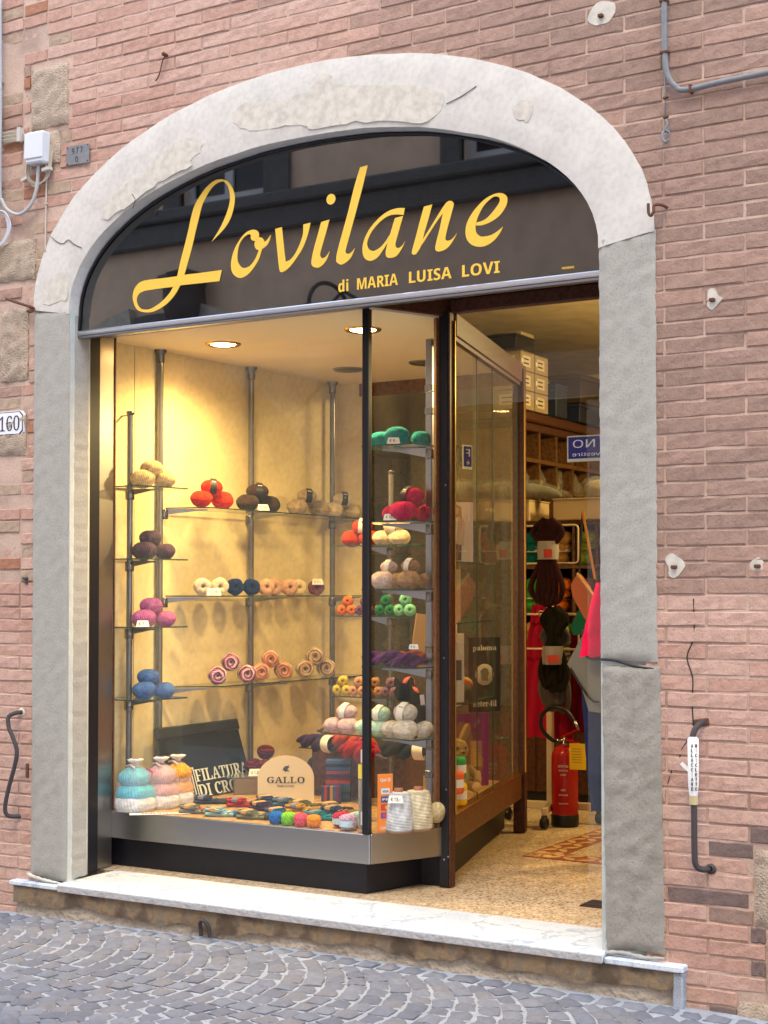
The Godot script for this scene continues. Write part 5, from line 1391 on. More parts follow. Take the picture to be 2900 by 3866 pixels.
	for j in 4:
		var y = 0.19 - 0.037 * j
		part(cs, "card_mark", MB.new().box(CB * Vector3(0, y, 0.003), Vector3(0.042, 0.027, 0.002), CB).done(), plain(marks[j][1][0], marks[j][1][1], marks[j][1][2]))
		if marks[j][0]:
			lettering(cs, "mark_lettering", marks[j][0], 0.03, 0.01, CB * Vector3(0, y, 0.0045), CB, plain(marks[j][2][0], marks[j][2][1], marks[j][2][2]), "Droid Sans", true)
		else:
			for e in [-1, 1]:
				part(cs, "mark_disc", MB.new().lathe([[0.0, 0.0], [0.009, 0.0], [0.009, 0.001], [0.0, 0.001]], 16).done(), plain(marks[j][2][0], marks[j][2][1], marks[j][2][2]) if e > 0 else plain(0.7, 0.02, 0.02), CB * Vector3(0.006 * e, y, 0.0042 + 0.0003 * e), CB * Basis(Vector3.RIGHT, PI / 2))
	var ca = [["white", [0.7, 0.75, 0.8], 0.105, -0.6], ["cream", [0.76, 0.69, 0.5], 0.155, -0.7]]
	for q in ca:
		var o = thing("thread_cone", "tall %s cone of thread on the display floor right of the orange card sign" % q[0], "thread cone", Vector3(q[2], FLOOR, q[3]), 0.0, "cones of thread")
		part(o, "wound_thread", MB.new().smooth().lathe([[0.0, 0.004], [0.066, 0.004], [0.07, 0.012], [0.066, 0.08], [0.056, 0.168], [0.052, 0.18], [0.03, 0.184], [0.0, 0.184]], 28, Vector3(), Basis(), 0.012, 3, 14.0).done(), wool(q[1][0], q[1][1], q[1][2], "wool_cone"))
		part(o, "card_core", MB.new().smooth().lathe([[0.022, 0.18], [0.02, 0.2], [0.013, 0.201], [0.012, 0.19]], 20).done(), plain(0.3, 0.12, 0.08))
		part(o, "foot_ring", MB.new().smooth().lathe([[0.0, 0.0], [0.068, 0.0], [0.07, 0.004], [0.0, 0.005]], 24).done(), plain(0.4, 0.2, 0.1))
	price_tag("€ 13.-", Vector3(0.13, FLOOR + 0.14, -0.53), 30, 0.09, "white corner price tag clipped to the white thread cone")
	wool_ball("bun", [0.2, FLOOR + 0.07, -0.8, 0.05], wool(0.74, 0.62, 0.36), "loose pale yellow ball squeezed between the cream cone and the square post", "mohair balls on the right shelves", Basis(Vector3.BACK, 1.2))
	# black toy cat behind the white balls
	var cat = thing("toy_cat", "black knitted toy cat sitting behind the off white balls", "soft toy", Vector3(-0.02, 0.695, -1.02), 0.3)
	var black = wool(0.008, 0.008, 0.01)
	var mb = MB.new().smooth()
	mb.lathe([[0.0, 0.0], [0.07, 0.01], [0.085, 0.06], [0.06, 0.13], [0.035, 0.17], [0.0, 0.18]], 20)
	mb.lathe([[0.0, -0.05], [0.035, -0.04], [0.055, 0.0], [0.035, 0.04], [0.0, 0.05]], 18, Vector3(-0.07, 0.2, 0.02))
	mb.lathe([[0.022, 0.0], [0.012, 0.03], [0.0, 0.045]], 8, Vector3(-0.1, 0.235, 0.02), Basis(Vector3.BACK, 0.4))
	mb.lathe([[0.022, 0.0], [0.012, 0.03], [0.0, 0.045]], 8, Vector3(-0.04, 0.24, 0.02), Basis(Vector3.BACK, -0.2))
	mb.tube(curve3([Vector3(0.0, 0.15, 0), Vector3(-0.04, 0.17, 0.01), Vector3(-0.07, 0.2, 0.02)]), [0.05, 0.05, 0.048, 0.046, 0.045, 0.045, 0.045, 0.044, 0.044, 0.043, 0.042, 0.04, 0.04], 10)
	mb.tube(curve3([Vector3(0.06, 0.02, -0.02), Vector3(0.13, 0.03, -0.02), Vector3(0.14, 0.14, -0.02), Vector3(0.11, 0.18, -0.02)]), 0.014, 8)
	part(cat, "body", mb.done(), black)
	part(cat, "paper_tag", MB.new().box(Vector3(0.03, 0.17, 0.06), Vector3(0.022, 0.05, 0.002), Basis(Vector3.BACK, 0.1)).done(), M.white)
	# pictures, books and toys behind the side glass
	build_case_goods()

func build_case_goods():
	var fw = facing(Vector3(0.75, 0.0, 0.66))
	var ph = thing("fashion_poster", "knitwear poster of a figure in a long beige jacket", "poster", Vector3(0.09, 1.545, -1.2))
	part(ph, "sheet", MB.new().box(fw * Vector3(0, 0.15, 0), Vector3(0.19, 0.3, 0.004), fw).done(), plain(0.62, 0.5, 0.42))
	var fig = [[[[-0.045, 0.09], [0.045, 0.08], [0.05, 0.2], [0.03, 0.235], [-0.03, 0.235], [-0.055, 0.2], [-0.06, 0.12]], [0.5, 0.36, 0.27]], [[[-0.03, 0.235], [-0.035, 0.28], [0.0, 0.29], [0.03, 0.275], [0.035, 0.2], [0.02, 0.23], [-0.02, 0.21]], [0.35, 0.17, 0.07]], [[[-0.012, 0.24], [0.014, 0.24], [0.016, 0.27], [-0.01, 0.272]], [0.6, 0.38, 0.28]], [[[-0.012, 0.006], [0.03, 0.006], [0.032, 0.085], [-0.02, 0.09]], [0.08, 0.06, 0.08]], [[[-0.004, 0.1], [0.004, 0.1], [0.012, 0.22], [-0.012, 0.225]], [0.72, 0.66, 0.6]]]
	for j in fig.size():
		part(ph, "printed_figure", MB.new().prism(poly(fig[j][0]), 0.002, 0.0026 + 0.0005 * j).done(), plain(fig[j][1][0], fig[j][1][1], fig[j][1][2]), Vector3(), fw)
	lettering(ph, "printed_lettering", "TO", 0.03, 0.06, fw * Vector3(-0.075, 0.13, 0.004), fw * Basis(Vector3.BACK, PI / 2), M.white, "Droid Sans", true)
	var bs = thing("beige_box", "upright beige carton leaning behind the side glass above the orange figure", "box", Vector3(0.05, 1.245, -1.15))
	part(bs, "carton", MB.new().box(fw * Vector3(0, 0.13, 0), Vector3(0.17, 0.26, 0.03), fw, 0.002).done(), plain(0.5, 0.36, 0.2))
	part(bs, "printed_figure", MB.new().prism(poly([[-0.05, 0.03], [0.02, 0.02], [0.05, 0.1], [0.03, 0.17], [0.05, 0.22], [0.0, 0.19], [-0.05, 0.21], [-0.03, 0.14], [-0.06, 0.1]]), 0.0152, 0.0165).done(), plain(0.5, 0.16, 0.04), Vector3(), fw)
	var wb = thing("white_carton", "white carton with grey lettering and a grey pad, behind the side glass", "box", Vector3(0.085, 0.845, -1.12))
	part(wb, "carton", MB.new().box(fw * Vector3(0, 0.17, 0), Vector3(0.17, 0.34, 0.03), fw, 0.002).done(), plain(0.66, 0.56, 0.4))
	part(wb, "grey_pad", MB.new().box(fw * Vector3(0.0, 0.16, 0.017), Vector3(0.14, 0.1, 0.006), fw, 0.002).done(), plain(0.1, 0.085, 0.09))
	lettering(wb, "printed_lettering", "isa", 0.07, 0.03, fw * Vector3(0.0, 0.285, 0.0165), fw, plain(0.25, 0.2, 0.17))
	lettering(wb, "printed_lettering", "tion", 0.09, 0.035, fw * Vector3(-0.01, 0.055, 0.0165), fw, plain(0.25, 0.2, 0.17))
	var kp = thing("kraft_board", "brown card board with red lettering leaning behind the purple marled hank", "advertising board", Vector3(-0.12, 1.03, -1.35))
	part(kp, "board", MB.new().box(fw * Vector3(0, 0.12, 0), Vector3(0.22, 0.24, 0.006), fw * Basis(Vector3.BACK, -0.15)).done(), plain(0.42, 0.27, 0.14))
	part(kp, "white_sheet", MB.new().box(fw * Vector3(0.05, 0.14, 0.006), Vector3(0.16, 0.2, 0.003), fw).done(), M.paper)
	lettering(kp, "printed_lettering", "TO", 0.035, 0.05, fw * Vector3(-0.02, 0.1, 0.0085), fw * Basis(Vector3.BACK, PI / 2), plain(0.3, 0.02, 0.02), "Droid Sans", true)
	var dp = thing("dark_poster", "dark grey yarn poster with a round pale cameo behind the side glass", "poster", Vector3(-0.04, 0.75, -1.78))
	var f2 = facing(Vector3(0.85, 0.0, 0.52))
	part(dp, "sheet", MB.new().box(f2 * Vector3(0, 0.2, 0), Vector3(0.2, 0.4, 0.004), f2).done(), plain(0.03, 0.03, 0.035, 0.3))
	lettering(dp, "poster_lettering", "paloma", 0.15, 0.035, f2 * Vector3(0, 0.34, 0.003), f2, M.paper, "Droid Serif", true)
	lettering(dp, "poster_lettering", "Reter-fil", 0.15, 0.032, f2 * Vector3(0, 0.045, 0.003), f2, M.paper, "Droid Serif", true)
	part(dp, "cameo", MB.new().smooth().lathe([[0.0, 0.004], [0.055, 0.004], [0.058, 0.002], [0.058, 0.0]], 24).done(), plain(0.5, 0.43, 0.33), f2 * Vector3(0, 0.2, 0), f2 * Basis(Vector3.RIGHT, PI / 2))
	part(dp, "cameo_profile", MB.new().prism(poly([[-0.02, 0.17], [0.02, 0.165], [0.018, 0.19], [0.028, 0.205], [0.018, 0.23], [-0.005, 0.238], [-0.028, 0.22], [-0.022, 0.195]]), 0.004, 0.0055).done(), plain(0.2, 0.16, 0.12), Vector3(), f2)
	var mg = thing("purple_magazine", "purple knitting magazine cover standing behind the plush toys in the side of the case", "magazine", Vector3(-0.02, 0.38, -1.5))
	part(mg, "cover", MB.new().box(f2 * Vector3(0, 0.19, 0), Vector3(0.3, 0.38, 0.005), f2).done(), plain(0.22, 0.035, 0.16, 0.3))
	part(mg, "cover_figure", MB.new().prism(poly([[-0.06, 0.02], [0.1, 0.02], [0.12, 0.14], [0.06, 0.2], [0.05, 0.26], [0.03, 0.33], [-0.03, 0.34], [-0.06, 0.28], [-0.05, 0.2], [-0.09, 0.14]]), 0.003, 0.0045).done(), plain(0.3, 0.14, 0.08), Vector3(), f2)
	lettering(mg, "cover_lettering", "ATTO", 0.14, 0.04, f2 * Vector3(0.03, 0.06, 0.0055), f2, M.paper, "Droid Sans", true)
	# plush rabbit: one body with ears
	var rb = thing("plush_rabbit", "beige plush rabbit with long ears and a pink bonnet, sitting behind the door post", "soft toy", Vector3(0.075, 0.4, -1.24), 0.9)
	var mb = MB.new().smooth()
	mb.lathe([[0.0, 0.0], [0.06, 0.01], [0.075, 0.06], [0.055, 0.12], [0.03, 0.15], [0.0, 0.16]], 18)
	mb.lathe([[0.0, -0.06], [0.04, -0.045], [0.058, 0.0], [0.04, 0.045], [0.0, 0.058]], 18, Vector3(0.0, 0.2, 0.01))
	mb.lathe([[0.0, -0.025], [0.028, -0.01], [0.028, 0.01], [0.0, 0.025]], 12, Vector3(0.0, 0.185, 0.06))
	for e in [-1, 1]:
		mb.tube(curve3([Vector3(0.025 * e, 0.24, 0), Vector3(0.05 * e, 0.29, 0.0), Vector3(0.06 * e, 0.33, 0.01)], 4), [0.012, 0.018, 0.021, 0.022, 0.022, 0.021, 0.018, 0.013, 0.004], 8)
		mb.tube(curve3([Vector3(0.05 * e, 0.11, 0.02), Vector3(0.09 * e, 0.07, 0.04), Vector3(0.08 * e, 0.04, 0.07)], 4), 0.022, 8)
		mb.tube(curve3([Vector3(0.04 * e, 0.03, 0.03), Vector3(0.06 * e, 0.02, 0.08), Vector3(0.06 * e, 0.025, 0.11)], 4), 0.026, 8)
	part(rb, "body", mb.done(), wool(0.55, 0.33, 0.1))
	for e in [-1, 1]:
		part(rb, "eye", MB.new().smooth().lathe([[0.0, -0.007], [0.007, 0.0], [0.0, 0.007]], 10).done(), M.black, Vector3(0.022 * e, 0.215, 0.062))
	part(rb, "nose", MB.new().smooth().lathe([[0.0, -0.008], [0.012, 0.0], [0.0, 0.008]], 10).done(), M.black, Vector3(0, 0.195, 0.088))
	var jars = [["yellow", [0.8, 0.5, 0.01], 0.18, 0.355, -1.05], ["green", [0.02, 0.3, 0.05], 0.17, 0.48, -1.06], ["orange red", [0.7, 0.12, 0.02], 0.2, 0.42, -0.98]]
	for q in jars:
		var o = thing("wool_box", "small round %s box of felting wool stacked behind the door post" % q[0], "box", Vector3(q[2], q[3], q[4]), 0.0, "round felting wool boxes")
		part(o, "lower_half", MB.new().smooth().lathe([[0.0, 0.0], [0.04, 0.0], [0.047, 0.012], [0.046, 0.03]], 20).done(), plain(q[1][0], q[1][1], q[1][2]))
		part(o, "label", MB.new().smooth().lathe([[0.0465, 0.03], [0.0465, 0.07]], 20).done(), M.paper)
		part(o, "lid", MB.new().smooth().lathe([[0.046, 0.07], [0.047, 0.09], [0.04, 0.105], [0.0, 0.108]], 20).done(), plain(q[1][0], q[1][1], q[1][2]))
	glass_shelf("glass shelf inside the wooden side of the case, under the posters", [[0.22, -0.95], [0.0, -1.9], [-0.25, -1.9], [0.0, -0.98]], 0.835, [], "case shelves")
	glass_shelf("glass shelf inside the wooden side of the case, under the beige carton", [[0.22, -0.95], [0.02, -1.75], [-0.12, -1.75], [0.06, -1.0]], 1.24, [], "case shelves")
	glass_shelf("glass shelf inside the wooden side of the case, under the knitwear poster", [[0.22, -0.95], [0.05, -1.6], [-0.05, -1.6], [0.08, -1.0]], 1.54, [], "case shelves")
	for i in 5:
		wool_ball("bun", [0.06 - 0.05 * i, 0.885 + 0.02 * (i % 2), -1.32 - 0.1 * i, 0.055], wool([0.05, 0.3, 0.12, 0.4, 0.03][i], [0.06, 0.06, 0.1, 0.3, 0.05][i], [0.03, 0.02, 0.05, 0.1, 0.1][i]), ["dark olive", "rust red", "mossy green", "straw", "ink blue"][i] + " ball on the side shelf under the posters", "balls on the side shelf", yaw(40.0 * i))

func v3(a: Array, z: float) -> Array:
	var o = []
	for q in a:
		o.append(Vector3(q[0], q[1], z))
	return o

func build_fittings():
	var c = thing("conduit", "grey metal conduit bent at a right angle on the upper right wall", "pipe")
	part(c, "tube", MB.new().smooth().tube(curve3([Vector3(1.64, 5.2, 0.022), Vector3(1.641, 3.664, 0.022), Vector3(1.643, 3.45, 0.022), Vector3(1.653, 3.372, 0.022), Vector3(1.684, 3.323, 0.022), Vector3(1.741, 3.301, 0.022), Vector3(2.04, 3.312, 0.024), Vector3(3.6, 3.34, 0.024)], 8), 0.0115, 10).done(), M.zinc)
	for q in [[1.642, 3.46, true], [1.64, 3.66, true], [1.745, 3.301, false]]:
		part(c, "clip", MB.new().box(Vector3(q[0], q[1], 0.02), Vector3(0.034, 0.012, 0.03) if q[2] else Vector3(0.012, 0.034, 0.03), Basis(), 0.003).done(), M.rust)
	var w = thing("hanging_wire", "thin steel wire with a turnbuckle and hook hanging below the conduit bend", "wire")
	part(w, "wire", MB.new().smooth().tube([Vector3(1.641, 3.42, 0.02), Vector3(1.641, 3.3, 0.018), Vector3(1.643, 3.2, 0.018)], 0.0028, 6).done(), M.zinc)
	for y in [3.285, 3.21]:
		part(w, "knot", MB.new().box(Vector3(1.644, y, 0.02), Vector3(0.022, 0.01, 0.014), Basis(Vector3.BACK, 0.2), 0.003).done(), M.rust)
	part(w, "turnbuckle", MB.new().smooth().tube(curve3([Vector3(1.643, 3.2, 0.02), Vector3(1.652, 3.18, 0.024), Vector3(1.644, 3.16, 0.026), Vector3(1.658, 3.148, 0.022), Vector3(1.652, 3.13, 0.02)]), 0.005, 7).done(), M.zinc)
	part(w, "hook", MB.new().smooth().tube(curve3([Vector3(1.648, 3.165, 0.0), Vector3(1.636, 3.15, 0.03), Vector3(1.638, 3.121, 0.036), Vector3(1.65, 3.108, 0.036), Vector3(1.66, 3.115, 0.036)]), 0.0055, 8).done(), M.zinc)
	solo("wall_hook", MB.new().smooth().tube(curve3([Vector3(1.642, 2.866, -0.01), Vector3(1.625, 2.872, 0.03), Vector3(1.604, 2.868, 0.045), Vector3(1.604, 2.845, 0.05), Vector3(1.594, 2.83, 0.05), Vector3(1.584, 2.842, 0.05), Vector3(1.583, 2.878, 0.05)]), 0.006, 8).done(), M.rust, "rusty bent hook beside the right end of the white arch", "hook")
	var nl = thing("bent_nail", "rusty nail with a bit of dangling wire over the left shoulder of the arch", "nail")
	part(nl, "nail", MB.new().smooth().tube([Vector3(-0.796, 3.899, -0.01), Vector3(-0.798, 3.9, 0.03)], [0.007, 0.01], 8).done(), M.rust)
	part(nl, "wire", MB.new().smooth().tube(curve3(v3([[-0.796, 3.899], [-0.815, 3.872], [-0.828, 3.83], [-0.842, 3.8], [-0.856, 3.788]], 0.012)), 0.0032, 6).done(), M.rust)
	var bx = thing("junction_box", "white plastic junction box with coiled beige cables on the upper left wall", "junction box")
	part(bx, "case", MB.new().box(Vector3(-1.57, 3.57, 0.035), Vector3(0.115, 0.155, 0.06), Basis(Vector3.BACK, -0.02), 0.008).done(), M.plastic)
	part(bx, "lid", MB.new().box(Vector3(-1.57, 3.577, 0.068), Vector3(0.12, 0.125, 0.006), Basis(Vector3.BACK, -0.02), 0.003).done(), M.plastic)
	var beige = plain(0.42, 0.36, 0.28, 0.6)
	var r = RandomNumberGenerator.new()
	r.seed = 3
	for i in 9:
		var k = r.randf_range(-0.012, 0.012)
		part(bx, "cable", MB.new().smooth().tube(curve3([Vector3(-1.85, 3.64 + 0.006 * i, 0.016 + 0.002 * (i % 3)), Vector3(-1.7, 3.632 + 0.0055 * i, 0.02), Vector3(-1.645 + k, 3.6, 0.02), Vector3(-1.645 + k, 3.45, 0.02 + 0.003 * i), Vector3(-1.6 + k, 3.395 + k, 0.024), Vector3(-1.53 + k, 3.42, 0.022), Vector3(-1.505 + k, 3.52, 0.018), Vector3(-1.51 + k, 3.62, 0.012)]), 0.0032, 6).done(), beige)
	part(bx, "grey_cable", MB.new().smooth().tube(curve3(v3([[-1.838, 4.366], [-1.83, 3.9], [-1.828, 3.411], [-1.811, 3.345], [-1.773, 3.292], [-1.697, 3.262], [-1.623, 3.296], [-1.582, 3.378], [-1.572, 3.487]], 0.03)), 0.0085, 8).done(), plain(0.4, 0.4, 0.4))
	part(bx, "strap", MB.new().box(Vector3(-1.655, 3.43, 0.03), Vector3(0.04, 0.014, 0.03), Basis(Vector3.BACK, 0.3)).box(Vector3(-1.515, 3.46, 0.03), Vector3(0.045, 0.016, 0.03), Basis(Vector3.BACK, 0.1)).box(Vector3(-1.7, 3.66, 0.024), Vector3(0.02, 0.07, 0.03)).done(), plain(0.5, 0.47, 0.42))
	var dp = thing("down_pipe", "slim grey steel pipe running up the left edge of the wall", "pipe")
	part(dp, "tube", MB.new().smooth().tube([Vector3(-1.862, 3.0, 0.03), Vector3(-1.855, 4.0, 0.03), Vector3(-1.85, 5.4, 0.03)], 0.011, 10).done(), M.zinc)
	for y in [3.42, 3.75, 3.95]:
		part(dp, "clip", MB.new().box(Vector3(-1.852, y, 0.022), Vector3(0.03, 0.014, 0.044), Basis(), 0.003).done(), M.zinc)
	var tc = thing("thin_cable", "thin beige cable hanging from the junction box down to the arch", "cable")
	part(tc, "cable", MB.new().smooth().tube(curve3([Vector3(-1.53, 3.5, 0.02), Vector3(-1.54, 3.4, 0.008), Vector3(-1.543, 3.2, 0.008), Vector3(-1.541, 3.06, 0.01)]), 0.0042, 6).done(), plain(0.5, 0.42, 0.35))
	part(tc, "cable_tie", MB.new().box(Vector3(-1.541, 3.3, 0.008), Vector3(0.014, 0.006, 0.012)).done(), plain(0.5, 0.47, 0.42))
	var co = thing("cable_coil", "small coil of pale cable hanging at the left edge below the junction box", "cable")
	for i in 4:
		part(co, "loop", MB.new().smooth().tube(curve3([Vector3(-1.85, 3.3, 0.03), Vector3(-1.8 + 0.006 * i, 3.28, 0.03 + 0.004 * i), Vector3(-1.775 + 0.007 * i, 3.21, 0.03), Vector3(-1.8, 3.15 - 0.006 * i, 0.03), Vector3(-1.85, 3.12, 0.03)]), 0.0035, 6).done(), plain(0.55, 0.57, 0.62))
	var mp = thing("metal_plate", "grey metal plate stamped 977 over 0, left above the arch", "plate")
	part(mp, "plate", MB.new().box(Vector3(-1.336, 3.511, 0.01), Vector3(0.146, 0.094, 0.004), Basis(Vector3.BACK, -0.03), 0.0015).done(), M.zinc)
	for e in [-1, 1]:
		for f in [-1, 1]:
			part(mp, "rivet", MB.new().smooth().lathe([[0.0, 0.004], [0.004, 0.002], [0.004, 0.0]], 8).done(), M.iron, Vector3(-1.336 + 0.064 * e, 3.511 + 0.039 * f, 0.011), Basis(Vector3.RIGHT, PI / 2))
	lettering(mp, "stamped_number", "9 7 7", 0.066, 0.028, Vector3(-1.337, 3.532, 0.0125), Basis(), M.ink, "Droid Sans")
	lettering(mp, "stamped_number", "0", 0.017, 0.028, Vector3(-1.34, 3.489, 0.0125), Basis(), M.ink, "Droid Sans")
	var hn = thing("number_tile", "white ceramic house number tile reading 160 with clipped blue rimmed corners", "sign")
	var clip = func(x0, x1, y0, y1, k): return poly([[x0 + k, y0], [x1 - k, y0], [x1, y0 + k], [x1, y1 - k], [x1 - k, y1], [x0 + k, y1], [x0, y1 - k], [x0, y0 + k]])
	part(hn, "tile", MB.new().prism(clip.call(-1.9, -1.677, 2.168, 2.29, 0.018), -0.01, 0.012).done(), plain(0.75, 0.75, 0.76, 0.2))
	part(hn, "blue_rim", MB.new().prism(clip.call(-1.896, -1.681, 2.172, 2.286, 0.018), 0.012, 0.0145).done(), plain(0.03, 0.045, 0.12))
	part(hn, "white_field", MB.new().prism(clip.call(-1.892, -1.685, 2.176, 2.282, 0.018), 0.0145, 0.017).done(), plain(0.76, 0.76, 0.77, 0.2))
	lettering(hn, "number", "160", 0.135, 0.075, Vector3(-1.766, 2.229, 0.0178), Basis(), plain(0.02, 0.03, 0.08), "Droid Serif")
	solo("iron_rod", MB.new().smooth().tube(curve3([Vector3(-1.78, 2.85, 0.03), Vector3(-1.7, 2.822, 0.04), Vector3(-1.62, 2.795, 0.04), Vector3(-1.605, 2.785, 0.02), Vector3(-1.615, 2.77, 0.03), Vector3(-1.635, 2.775, 0.035)]), 0.007, 8).done(), M.rust, "rusty iron rod with a curled end left of the arch spring", "iron rod")
	var lr = thing("wall_bar", "bent brown iron bar fixed to the lower left wall for tying up bicycles", "wall bar")
	part(lr, "bar", MB.new().smooth().tube(curve3([Vector3(-1.687, 0.801, -0.01), Vector3(-1.70, 0.8, 0.03), Vector3(-1.722, 0.78, 0.055), Vector3(-1.713, 0.729, 0.06), Vector3(-1.69, 0.69, 0.06), Vector3(-1.66, 0.62, 0.06), Vector3(-1.674, 0.545, 0.06), Vector3(-1.715, 0.426, 0.06), Vector3(-1.735, 0.335, 0.06), Vector3(-1.725, 0.298, 0.045), Vector3(-1.69, 0.292, -0.01)]), 0.0105, 10).done(), M.iron)
	part(lr, "wall_socket", MB.new().smooth().lathe([[0.022, -0.004], [0.022, 0.004], [0.012, 0.006]], 14, Vector3(-1.687, 0.801, -0.002), Basis(Vector3.RIGHT, PI / 2)).done(), M.plaster_old)
	solo("iron_clamp", MB.new().box(Vector3(-1.66, 1.46, 0.005), Vector3(0.03, 0.012, 0.03), Basis(), 0.003).box(Vector3(-1.652, 1.445, 0.01), Vector3(0.008, 0.03, 0.012), Basis(), 0.002).done(), M.iron, "tiny iron clamp in the brickwork left of the left pier", "clamp")
	solo("iron_clamp", MB.new().box(Vector3(-1.64, 0.52, 0.008), Vector3(0.014, 0.07, 0.016), Basis(), 0.003).done(), M.rust, "rusty iron strap beside the foot of the left pier", "clamp")
	var rr = thing("wall_bar", "brown iron bar on the lower right wall wrapped in a paper notice", "wall bar")
	part(rr, "bar", MB.new().smooth().tube(curve3([Vector3(1.775, 0.9, -0.01), Vector3(1.765, 0.895, 0.03), Vector3(1.75, 0.86, 0.052), Vector3(1.748, 0.8, 0.055), Vector3(1.752, 0.6, 0.055), Vector3(1.753, 0.42, 0.055), Vector3(1.757, 0.372, 0.05), Vector3(1.775, 0.355, 0.03), Vector3(1.795, 0.355, -0.01)]), 0.0115, 10).done(), M.iron)
	part(rr, "wall_socket", MB.new().smooth().lathe([[0.02, -0.004], [0.02, 0.01], [0.012, 0.014]], 12, Vector3(1.798, 0.355, -0.004), Basis(Vector3.RIGHT, PI / 2)).done(), M.iron)
	part(rr, "rusty_hole", MB.new().box(Vector3(1.765, 0.9, 0.0), Vector3(0.06, 0.028, 0.012), Basis(Vector3.BACK, 0.15), 0.004).done(), M.rust)
	part(rr, "paper_notice", MB.new().smooth().lathe([[0.0155, 0.63], [0.02, 0.68], [0.021, 0.84], [0.014, 0.85]], 16, Vector3(1.7495, 0, 0.055), Basis(), 0.06, 3, 2.0).done(), M.white)
	part(rr, "paper_end", MB.new().box(Vector3(1.722, 0.735, 0.06), Vector3(0.045, 0.014, 0.002), Basis(Vector3.BACK, -0.7)).done(), M.white)
	part(rr, "tape", MB.new().smooth().lathe([[0.0165, 0.598], [0.0168, 0.632]], 14, Vector3(1.751, 0, 0.055)).done(), plain(0.5, 0.4, 0.22))
	for col in [["ALLACCIARE", -0.2], ["BICICLETTE", 0.75]]:
		for i in 10:
			var n = Vector3(sin(0.58 + col[1] * 0.75 - 0.25), 0, cos(0.58 + col[1] * 0.75 - 0.25))
			lettering(rr, "notice_lettering", col[0][i], 0.0085 if col[0][i] != "I" else 0.002, 0.0125, Vector3(1.7495, 0.818 - 0.0178 * i, 0.055) + n * 0.0222, facing(n), M.ink, "Droid Sans", true)
	solo("wall_crack", MB.new().tube(curve3(v3([[1.736, 1.365], [1.737, 1.225], [1.71, 1.145], [1.731, 1.065], [1.729, 0.97], [1.733, 0.886]], 0.0), 6), 0.0026, 5).tube(curve3(v3([[1.72, 0.84], [1.69, 0.8], [1.67, 0.74], [1.65, 0.72], [1.63, 0.66]], 0.0), 5), 0.0022, 5).done(), M.ink, "thin crack running down the right bricks to the taped bar", "crack")

# ------------------------------------------------------------------ the shop behind
func wool_rope(p: Node3D, n: String, x: float, y0: float, y1: float, z: float, w: float, r: float, m: Material, seed_: int, loops: int):
	var g = RandomNumberGenerator.new()
	g.seed = seed_
	for k in loops:
		var o = (k - (loops - 1) / 2.0) / maxf(loops - 1, 1) * w
		var a = Vector3(x + o * 0.35, y1, z + g.randf_range(-0.02, 0.02))
		var b = Vector3(x + o, lerpf(y0, y1, g.randf_range(0.0, 0.16)), z + g.randf_range(-0.02, 0.03))
		var ym = lerpf(y0, y1, 0.66)
		var s = g.randf_range(0.022, 0.045)
		part(p, n, MB.new().smooth().tube(curve3([a, Vector3(x + o * 0.9 - s, lerpf(y1, ym, 0.4), z), Vector3(x + o * 0.3 - 0.01, ym, z + 0.005 * k), Vector3(x + o - s, lerpf(y0, y1, 0.3), z + 0.015), b + Vector3(-s * 0.6, 0.02, 0), b, b + Vector3(s * 0.6, 0.02, 0), Vector3(x + o + s, lerpf(y0, y1, 0.3), z + 0.02), Vector3(x + o * 0.3 + 0.012, ym, z + 0.01), Vector3(x + o * 0.9 + s, lerpf(y1, ym, 0.4), z), a], 5), r, 8, false).done(), m)

func cloth(w0: float, w1: float, h: float, folds: float, depth: float, seed_: int) -> ArrayMesh:     # hangs from y = 0 down
	var n = FastNoiseLite.new()
	n.seed = seed_
	n.frequency = 1.3
	var mb = MB.new().smooth()
	var g = []
	for j in 15:
		var row = []
		for i in 25:
			var u = i / 24.0 - 0.5
			var t = j / 14.0
			var w = lerpf(w0, w1, t)
			row.append(Vector3(u * w + 0.01 * n.get_noise_2d(t * 3.0, u), -h * t - 0.02 * (n.get_noise_1d(u * 4.0) if j == 14 else 0.0), depth * (0.4 + 0.6 * t) * sin(folds * TAU * u + 1.5 * n.get_noise_1d(t * 2.0))))
		g.append(row)
	for j in 14:
		for i in 24:
			mb.quad(g[j + 1][i], g[j + 1][i + 1], g[j][i + 1], g[j][i])
	return mb.done()

